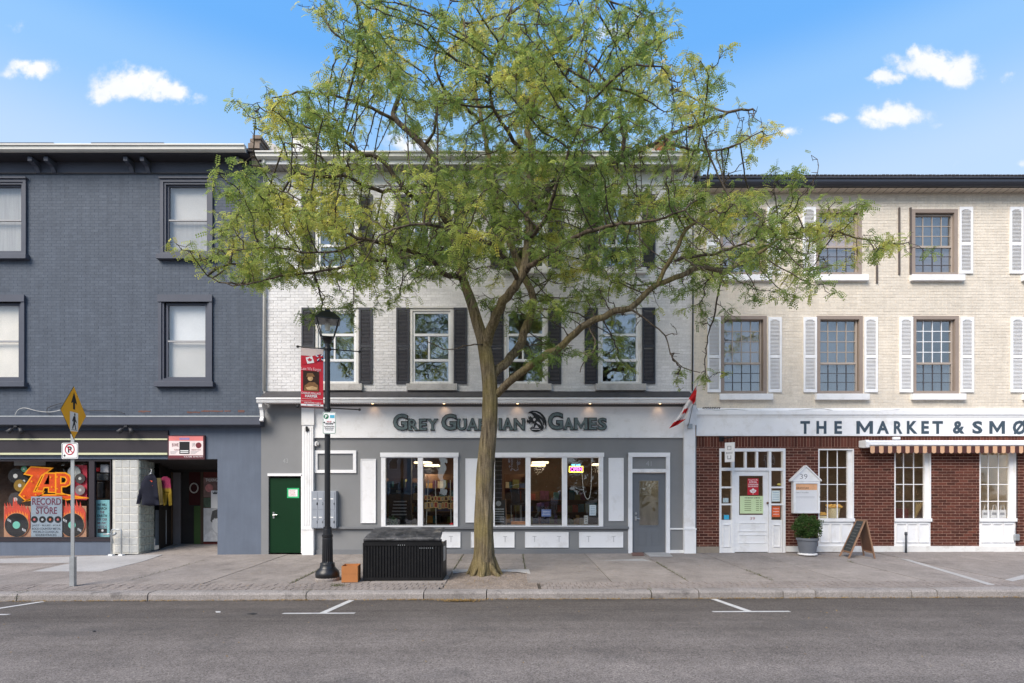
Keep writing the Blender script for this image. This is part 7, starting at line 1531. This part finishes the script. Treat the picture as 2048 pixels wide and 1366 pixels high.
# twigs: tapered five-sided segments
seg = np.where((np.arange(N2_) >= n_limb) & (par >= 0))[0]; a_ = P[par[seg]]; b__ = P[seg]; t_ = b__ - a_; t_ /= np.maximum(np.linalg.norm(t_, axis=1)[:, None], 1e-6)
ref = np.where(np.abs(t_[:, 2:3]) < .9, np.array([[0, 0, 1.]]), np.array([[1., 0, 0]])); u = np.cross(t_, ref); u /= np.linalg.norm(u, axis=1)[:, None]; v_ = np.cross(t_, u)
S = 5; ra = np.minimum(rad[par[seg]], rad[seg] * 1.35 + .002); V_ = np.empty((len(seg), 2, S, 3))
for j in range(S):
    q = u * math.cos(2 * math.pi * j / S) + v_ * math.sin(2 * math.pi * j / S); V_[:, 0, j] = a_ + q * ra[:, None]; V_[:, 1, j] = b__ + q * rad[seg][:, None]
F_ = np.array([[j, (j + 1) % S, S + (j + 1) % S, S + j] for j in range(S)]); F_ = (F_[None] + 2 * S * np.arange(len(seg))[:, None, None]).reshape(-1, 4)
me = bpy.data.meshes.new('twigs'); me.from_pydata(V_.reshape(-1, 3).tolist(), [], F_.tolist()); me.polygons.foreach_set('use_smooth', [True] * len(me.polygons)); o = link('twigs', me, twm, tree); o['kind'] = 'stuff'
# pinnate leaves: each a drooping rachis with pairs of small leaflets
src = np.where((np.arange(N2_) >= n_limb) & (rad < .02))[0]
near = np.full(len(src), 9.0)                                          # leaves sit in the pads at the ends, the twigs that reach them stay bare
for s in range(0, len(src), 500): q = P[src[s:s + 500]]; near[s:s + 500] = np.sqrt(((q[:, None, :] - att[None]) ** 2).sum(2).min(1))
src = src[near < .15]
FPN = 4.0; nf = int(len(src) * FPN); at_ = rng.choice(src, nf); O = P[at_] + rng.normal(0, .02, (nf, 3))
dirn = rng.normal(size=(nf, 3)); dirn[:, 2] = dirn[:, 2] * .5 - .12; out_ = P[at_] - P[par[at_]]; out_ /= np.maximum(np.linalg.norm(out_, axis=1)[:, None], 1e-6); dirn += out_ * .35; dirn /= np.linalg.norm(dirn, axis=1)[:, None]
Sd = np.cross(dirn, [0, 0, 1.]); Sd += rng.normal(0, .85, Sd.shape); Sd -= dirn * (Sd * dirn).sum(1)[:, None]; Sd /= np.maximum(np.linalg.norm(Sd, axis=1)[:, None], 1e-6); Up = np.cross(Sd, dirn)
Ln = rng.uniform(.08, .165, nf); NP = 5; quads = []
for k in range(NP):
    t0 = .16 + .8 * k / (NP - 1); ll = .26 * (1 - .35 * abs(t0 - .5)); ww = .085
    for s_ in (-1, 1):
        b0 = np.array([t0, 0, -.30 * t0 * t0]); dv_ = np.array([.38, s_ * .92, -.10]); sw = np.array([.92, -s_ * .38, 0]) * ww
        quads.append([b0, b0 + dv_ * ll * .5 + sw, b0 + dv_ * ll, b0 + dv_ * ll * .5 - sw])
Q = np.array(quads).reshape(-1, 3)                                    # template points
Vl = O[:, None, :] + Ln[:, None, None] * (Q[None, :, 0:1] * dirn[:, None, :] + Q[None, :, 1:2] * Sd[:, None, :] + Q[None, :, 2:3] * Up[:, None, :])
droop = (Q[:, 0] ** 2)[None, :] * Ln[:, None] * .22; Vl[:, :, 2] -= droop
nq = nf * NP * 2; me = bpy.data.meshes.new('crown'); me.vertices.add(nq * 4); me.vertices.foreach_set('co', Vl.reshape(-1).astype(np.float32)); me.loops.add(nq * 4); me.loops.foreach_set('vertex_index', np.arange(nq * 4, dtype=np.int32)); me.polygons.add(nq); me.polygons.foreach_set('loop_start', np.arange(0, nq * 4, 4, dtype=np.int32)); me.update(calc_edges=True)
# colour: autumn yellow gathers in patches, more at the top and the outer tips
hz_ = np.clip((O[:, 2] - 5.0) / 5.5, 0, 1); rx_ = np.clip(np.abs(O[:, 0] - .3) / 6.5, 0, 1)
nz = mnoise.noise; clp = np.array([(nz(Vector(p * 1.3)), nz(Vector(p * .5 + 9))) for p in P]); cl = clp[at_, 0]; cl2 = clp[at_, 1]
yl = np.clip(.16 + .28 * hz_ + .22 * rx_ ** 2 + .42 * cl + .30 * cl2 + rng.normal(0, .10, nf), 0, 1)
lv = np.repeat(yl, NP * 2).astype(np.float32); ta = me.attributes.new('tint', 'FLOAT', 'FACE'); ta.data.foreach_set('value', lv)
def leafcol(t2, f):
    r_ = t2.n('ShaderNodeValToRGB'); t2.l(f, r_.inputs[0]); c = r_.color_ramp; c.elements[0].position = 0; c.elements[0].color = (.135, .21, .055, 1); c.elements[1].position = 1; c.elements[1].color = (.72, .48, .09, 1)
    for p_, q in ((.35, (.30, .365, .088, 1)), (.62, (.54, .51, .12, 1)), (.82, (.64, .54, .11, 1))): e2 = c.elements.new(p_); e2.color = q
    return r_.outputs[0]
crown = link('crown', me, leafmat('locust_leaf', leafcol, None, .55, 'tint'), tree); crown['kind'] = 'stuff'
import sys; print('TREE nodes', N2_, 'fronds', nf, 'tris', nq * 2)
# fallen leaflets in the gutter, round the bin and in a small drift
def litter(name, label, pts, size, seed):
    rg = np.random.default_rng(seed); n = len(pts); p = np.array(pts); a = rg.uniform(0, 6.28, n); L_ = size * rg.uniform(.6, 1.5, n); d = np.stack([np.cos(a), np.sin(a), rg.normal(0, .25, n)], 1); e2 = np.stack([-np.sin(a), np.cos(a), rg.normal(0, .25, n)], 1)
    V_ = np.stack([p - d * L_[:, None], p + e2 * L_[:, None] * .35, p + d * L_[:, None], p - e2 * L_[:, None] * .35], 1).reshape(-1, 3); me = bpy.data.meshes.new(name); me.from_pydata(V_.tolist(), [], np.arange(4 * n).reshape(-1, 4).tolist()); o = link(name, me, leafmat('litter_leaf_' + name, (.36, .24, .07), (.20, .11, .04), .1)); return props(o, label, 'leaves', kind='stuff')
rg = np.random.default_rng(8); pts = []
while len(pts) < 4200:
    x = rg.uniform(-13, 12.5); dens = .35 + .65 * max(0, mnoise.noise(Vector((x * .9, 3, 0))) + .3) * math.exp(-((x + 1) / 8) ** 2)
    if rg.random() < dens: y = KY - .015 - abs(rg.normal(0, .045)); pts.append((x, y, rz(x, y) + .008 + rg.random() * .014))
litter('gutter_leaves', 'thin line of fallen yellow leaflets along the gutter below the kerb', pts, .016, 1)
dx_, dy_, dz_ = gy(922, 1203, rz); pts = [(dx_ + rg.normal(0, .16), dy_ + rg.normal(0, .05), 0) for _ in range(420)]; pts = [(a, b, rz(a, b) + .01 + rg.random() * .02) for a, b, c in pts]
litter('leaf_drift', 'small brown drift of leaves on the road in front of the tree', pts, .018, 2)
pts = []
for _ in range(900):
    x, y = rg.uniform(-6, 6), rg.uniform(-4.4, -.3); pts.append((x, y, gz(x, y) + .012))
for _ in range(500): x, y = rg.normal(TX, .5), rg.uniform(-4.3, -2.7); pts.append((x, y, max(pit(x, y), gz(x, y)) + .012))
litter('pavement_leaves', 'scattered fallen leaflets over the pavement round the tree', pts, .012, 3)
pts = [(PX(300 + 100 * math.sin(k), -5.5) * 0 + rg.uniform(-9, 9), rg.uniform(-9, -4.9), 0) for k in range(260)]; pts = [(a, b, rz(a, b) + .008) for a, b, c in pts]
litter('road_leaves', 'few stray leaflets scattered over the asphalt', pts, .012, 4)
# weeds in the pavement joints
wm = leafmat('weed_green', (.07, .10, .03), (.16, .15, .05)); pts = []
for (x, y0, y1, n) in ((-4.0, -3.9, -2.4, 240), (3.2, -3.85, -1.6, 220), (4.75, -3.8, -2.6, 120), (-1.2, -2.5, -.2, 160), (.27, -2.5, -.2, 160), (-7.15, -3.6, -1.0, 120), (7.5, -1.7, -1.5, 30)):
    for _ in range(n): yy = rg.uniform(y0, y1); pts.append((x + rg.normal(0, .012), yy, gz(x, yy) + rg.uniform(-.01, .015)))
for xx in (KX[4], KX[7], KX[2]):
    for _ in range(90): pts.append((xx + rg.normal(0, .03), rg.uniform(-4.72, -4.45), gz(xx, -4.5) + rg.uniform(-.2, .02)))
for _ in range(160): a, b = gy(675 + rg.normal(0, 8), 1172 + rg.normal(0, 1.2))[:2]; pts.append((a, b, gz(a, b) + rg.uniform(0, .02)))
p = np.array(pts); n = len(p); d = rg.normal(size=(n, 3)); d[:, 2] = np.abs(d[:, 2]) + .6; d /= np.linalg.norm(d, axis=1)[:, None]; sd_ = np.cross(d, rg.normal(size=(n, 3))); sd_ /= np.linalg.norm(sd_, axis=1)[:, None]; L_ = rg.uniform(.01, .04, (n, 1))
V_ = np.stack([p - sd_ * .003, p + sd_ * .003, p + d * L_ + sd_ * .001, p + d * L_ - sd_ * .001], 1).reshape(-1, 3); me = bpy.data.meshes.new('joint_weeds'); me.from_pydata(V_.tolist(), [], np.arange(4 * n).reshape(-1, 4).tolist()); props(link('joint_weeds', me, wm), 'thin weeds and moss growing in the pavement joints', 'weeds', kind='stuff')
# ================================================================== ACROSS THE STREET (seen mirrored in the shop glass)
ow = sheet('far_sidewalk', concrete, [-40, 0, 40], [-24, -18.6], lambda x, y: -.22 + .004 * x)
FY = -25.5
t = thing('board_fence', 'brown upright board fence across the street mirrored in the shop windows', 'fence', -4, FY, -.2)
fw = mk('fence_board_brown', lin(120, 84, 58), .85, .25, 2, .1, 40, .3, 50); rg3 = random.Random(6); bmesh_b = bpy.data.meshes.new('board'); bmesh_b.from_pydata([(a, b, c) for c in (0, 1.9) for a, b in ((-.07, -.012), (.07, -.012), (.07, .012), (-.07, .012))], [], [(0, 3, 2, 1), (4, 5, 6, 7), (0, 1, 5, 4), (1, 2, 6, 5), (2, 3, 7, 6), (3, 0, 4, 7)])
for k in range(150): link('board', bmesh_b, fw, t, loc=(-17 + k * .148, FY + rg3.uniform(-.006, .006), -.5 + rg3.uniform(0, .05)))
MB().box(-17.1, 5.2, FY - .06, FY - .02, .1, .2).box(-17.1, 5.2, FY - .06, FY - .02, 1.0, 1.1).build('fence_rail', fw, t)
def far_house(label, x0, x1, y0, y1, h, wm_, rm_):
    t = thing('house', label, 'house', (x0 + x1) / 2, y0, -.3); MB().box(x0, x1, y1, y0, -.9, h).build('wall', wm_, t); MB().prismx([(y0 + .4, h), (y0 + .4, h + .1), ((y0 + y1) / 2, h + 2.4), (y1 - .4, h + .1), (y1 - .4, h)], x0 - .4, x1 + .4).build('roof', rm_, t)
    n_ = int((x1 - x0) / 2.6)
    for f_ in range(int(h // 3)):
        for k in range(n_):
            cx = x0 + (k + .5) * (x1 - x0) / n_; wv = MB().box(cx - .55, cx + .55, y0 - .02, y0 + .05, 1.0 + 3 * f_, 2.5 + 3 * f_).build('window', white_paint, t); MB().box(cx - .45, cx + .45, y0 + .051, y0 + .06, 1.1 + 3 * f_, 2.4 + 3 * f_).build('pane', mk('dark_far_glass', (.03, .035, .04), .1, spec=.6), wv)
far_house('grey sided house across the street mirrored in the left shop window', -22, -9, -47, -56, 6.2, mk('grey_siding', lin(160, 162, 166), .8, .06), roof_shingle)
far_house('red brick house across the street mirrored beside the grey one', -7.5, 5, -49, -58, 6.4, mk('far_red_brick', lin(128, 62, 48), .9, .15, 5), roof_shingle)
far_house('cream sided house far along the opposite side of the street to the left', -46, -30, -46, -55, 6.4, mk('cream_siding', lin(190, 180, 160), .8, .06), roof_shingle)
far_house('brown brick house far along the opposite side of the street to the right', 26, 44, -46, -56, 6.6, mk('far_brown_brick', lin(112, 82, 66), .9, .15, 5), roof_shingle)
tm = leafmat('far_conifer_leaf', (.016, .034, .014), (.045, .075, .026), .2); tb = mk('far_bark', (.06, .045, .035), .9)
for k, (x, y, h, r_, lab) in enumerate(((7, -29, 11, 2.6, 'dark evergreen tree across the street beyond the end of the fence'), (12, -31, 13, 3.0, 'tall dark evergreen across the street opposite the market'), (17.5, -30, 6.5, 2.8, 'dark evergreen across the street at the far right'), (-20, -31, 7, 3.2, 'dark evergreen across the street at the far left'), (3.2, -32, 9, 2.4, 'dark evergreen across the street behind the fence end'), (-29, -27, 9, 3.4, 'dark evergreen in front of the cream house across the street'), (-39, -27, 10, 3.4, 'dark evergreen at the left end of the row across the street'), (24, -27, 6, 3.2, 'dark evergreen in front of the brown house across the street'), (32, -28, 6.5, 3.4, 'dark evergreen at the right end of the row across the street'))):
    t = thing('evergreen_tree', lab, 'tree', x, y, -.4, 'evergreens across the street'); MB().tube([(x, y, -.5), (x, y, h * .9)], [.22, .04], 8).build('trunk', tb, t)
    rg4 = np.random.default_rng(40 + k); n = 5200; hh = rg4.random(n) ** .8; rr = r_ * (1 - hh) * (.55 + .45 * rg4.random(n)) * (1 + .25 * np.sin(hh * 40)); an = rg4.uniform(0, 6.28, n); p = np.stack([x + rr * np.cos(an), y + rr * np.sin(an), .8 + hh * (h - .8)], 1)
    d = np.stack([np.cos(an), np.sin(an), -.4 + rg4.normal(0, .3, n)], 1); sd_ = np.stack([-np.sin(an), np.cos(an), rg4.normal(0, .3, n)], 1); V_ = np.stack([p, p + d * .25 + sd_ * .14, p + d * .5, p + d * .25 - sd_ * .14], 1).reshape(-1, 3)
    me = bpy.data.meshes.new('crown'); me.from_pydata(V_.tolist(), [], np.arange(4 * n).reshape(-1, 4).tolist()); link('crown', me, tm, t)['kind'] = 'stuff'

t = thing('added_hedge', 'tall dark hedge added across the street to darken the far left window reflections', 'hedge', -36, -26.5, -.3); MB().tube([(-50, -26.5, .3), (-24, -26.5, .3)], .08, 6).build('woody_base', tb, t)  # added, out of view: keeps bright sky from mirroring in the record shop window
rg5 = np.random.default_rng(77); n = 9000; p = np.stack([rg5.uniform(-50, -23, n), -26.5 + rg5.normal(0, .5, n), rg5.uniform(-.4, 4.2, n)], 1); d = rg5.normal(size=(n, 3)); d /= np.linalg.norm(d, axis=1)[:, None]; s5 = np.cross(d, rg5.normal(size=(n, 3))); s5 /= np.linalg.norm(s5, axis=1)[:, None]
V_ = np.stack([p - d * .3, p + s5 * .16, p + d * .3, p - s5 * .16], 1).reshape(-1, 3); me = bpy.data.meshes.new('foliage'); me.from_pydata(V_.tolist(), [], np.arange(4 * n).reshape(-1, 4).tolist()); link('foliage', me, tm, t)['kind'] = 'stuff'

# two passers-by on the opposite pavement, mirrored in the shop glass
def person(label, J, E_, x, y, z, yaw_, bands, hair):
    t = thing('person', label, 'person', x, y, z); names = list(J); me = bpy.data.meshes.new('body'); Rz = Matrix.Rotation(yaw_, 3, 'Z')
    me.from_pydata([tuple(Rz @ Vector(J[n_][:3])) for n_ in names], [(names.index(a), names.index(b)) for a, b in E_], [])
    tm_ = NT('person_clothes_' + hair[0]); tc_ = tm_.n('ShaderNodeTexCoord'); sp2 = tm_.n('ShaderNodeSeparateXYZ'); tm_.l(tc_.outputs['Object'], sp2.inputs[0]); rp = tm_.n('ShaderNodeValToRGB'); tm_.l(tm_.math('DIVIDE', sp2.outputs[2], 2.0), rp.inputs[0]); rp.color_ramp.interpolation = 'CONSTANT'
    for k, (h_, c_) in enumerate(bands):
        e_ = rp.color_ramp.elements[0] if k == 0 else rp.color_ramp.elements.new(h_ / 2); e_.position = h_ / 2; e_.color = tuple(c_) + (1,)
    rp.color_ramp.elements.remove(rp.color_ramp.elements[-1]); tm_.bsdf(rp.outputs[0], .85)
    o = link('body', me, tm_.m, t, loc=(x, y, z)); o.modifiers.new('skin', 'SKIN')
    for k, n_ in enumerate(names): me.skin_vertices[0].data[k].radius = (J[n_][3], J[n_][3]); me.skin_vertices[0].data[k].use_root = n_ == 'pelvis'
    sb = o.modifiers.new('sub', 'SUBSURF'); sb.levels = 1; sb.render_levels = 2
    h = Rz @ Vector(J['head'][:3]); MB().ball((x + h.x, y + h.y + .0, z + h.z + .04), .115, 14, 8, 1.05).build('hair', mk('hair_' + hair[0], hair[1], .8), t, smooth=True)
    return t
E1 = [('pelvis', 'spine'), ('spine', 'chest'), ('chest', 'neck'), ('neck', 'head'), ('head', 'crown')] + [q for s_ in 'lr' for q in (('pelvis', s_ + 'hip'), (s_ + 'hip', s_ + 'knee'), (s_ + 'knee', s_ + 'ankle'), (s_ + 'ankle', s_ + 'toe'), ('chest', s_ + 'sho'), (s_ + 'sho', s_ + 'elb'), (s_ + 'elb', s_ + 'wri'), (s_ + 'wri', s_ + 'hand'))]
ST = {'pelvis': (0, 0, .92, .15), 'spine': (0, 0, 1.1, .14), 'chest': (0, 0, 1.32, .155), 'neck': (0, .0, 1.47, .06), 'head': (0, .02, 1.58, .09), 'crown': (0, .02, 1.68, .07)}
for s_, q in (('l', -1), ('r', 1)):
    ST.update({s_ + 'hip': (q * .09, 0, .86, .10), s_ + 'knee': (q * .1, .02, .48, .07), s_ + 'ankle': (q * .11, 0, .09, .05), s_ + 'toe': (q * .12, .15, .04, .04), s_ + 'sho': (q * .18, 0, 1.38, .07), s_ + 'elb': (q * .25, .03, 1.1, .05), s_ + 'wri': (q * .12, .22, 1.02, .035), s_ + 'hand': (q * .08, .29, 1.02, .035)})
skin_ = (.5, .3, .22)
person('standing person in pale top and grey trousers mirrored in the right shop window', ST, E1, 2.8, -23.2, -.22, R(25), [(0, (.05, .04, .04)), (.08, (.30, .27, .26)), (.9, (.42, .33, .33)), (1.44, skin_)], ('dark', (.05, .03, .02)))
BE = {'pelvis': (0, -.15, .86, .15), 'spine': (0, .02, 1.0, .15), 'chest': (0, .22, 1.12, .16), 'neck': (0, .34, 1.14, .07), 'head': (0, .43, 1.10, .10), 'crown': (0, .5, 1.04, .07)}
for s_, q in (('l', -1), ('r', 1)):
    BE.update({s_ + 'hip': (q * .1, -.15, .8, .11), s_ + 'knee': (q * .2, .1 + .1 * q, .44, .08), s_ + 'ankle': (q * .26, -.1 + .15 * q, .09, .055), s_ + 'toe': (q * .28, .08 + .15 * q, .04, .045), s_ + 'sho': (q * .19, .26, 1.12, .08), s_ + 'elb': (q * .24, .36, .84, .06), s_ + 'wri': (q * .14, .46, .62, .04), s_ + 'hand': (q * .12, .5, .55, .04)})
person('bending person in a pink hooded top mirrored in the right shop window', BE, E1, 1.85, -22.6, -.22, R(-60), [(0, (.1, .08, .07)), (.08, (.42, .36, .26)), (.84, (.52, .20, .26))], ('pink', (.5, .2, .27)))
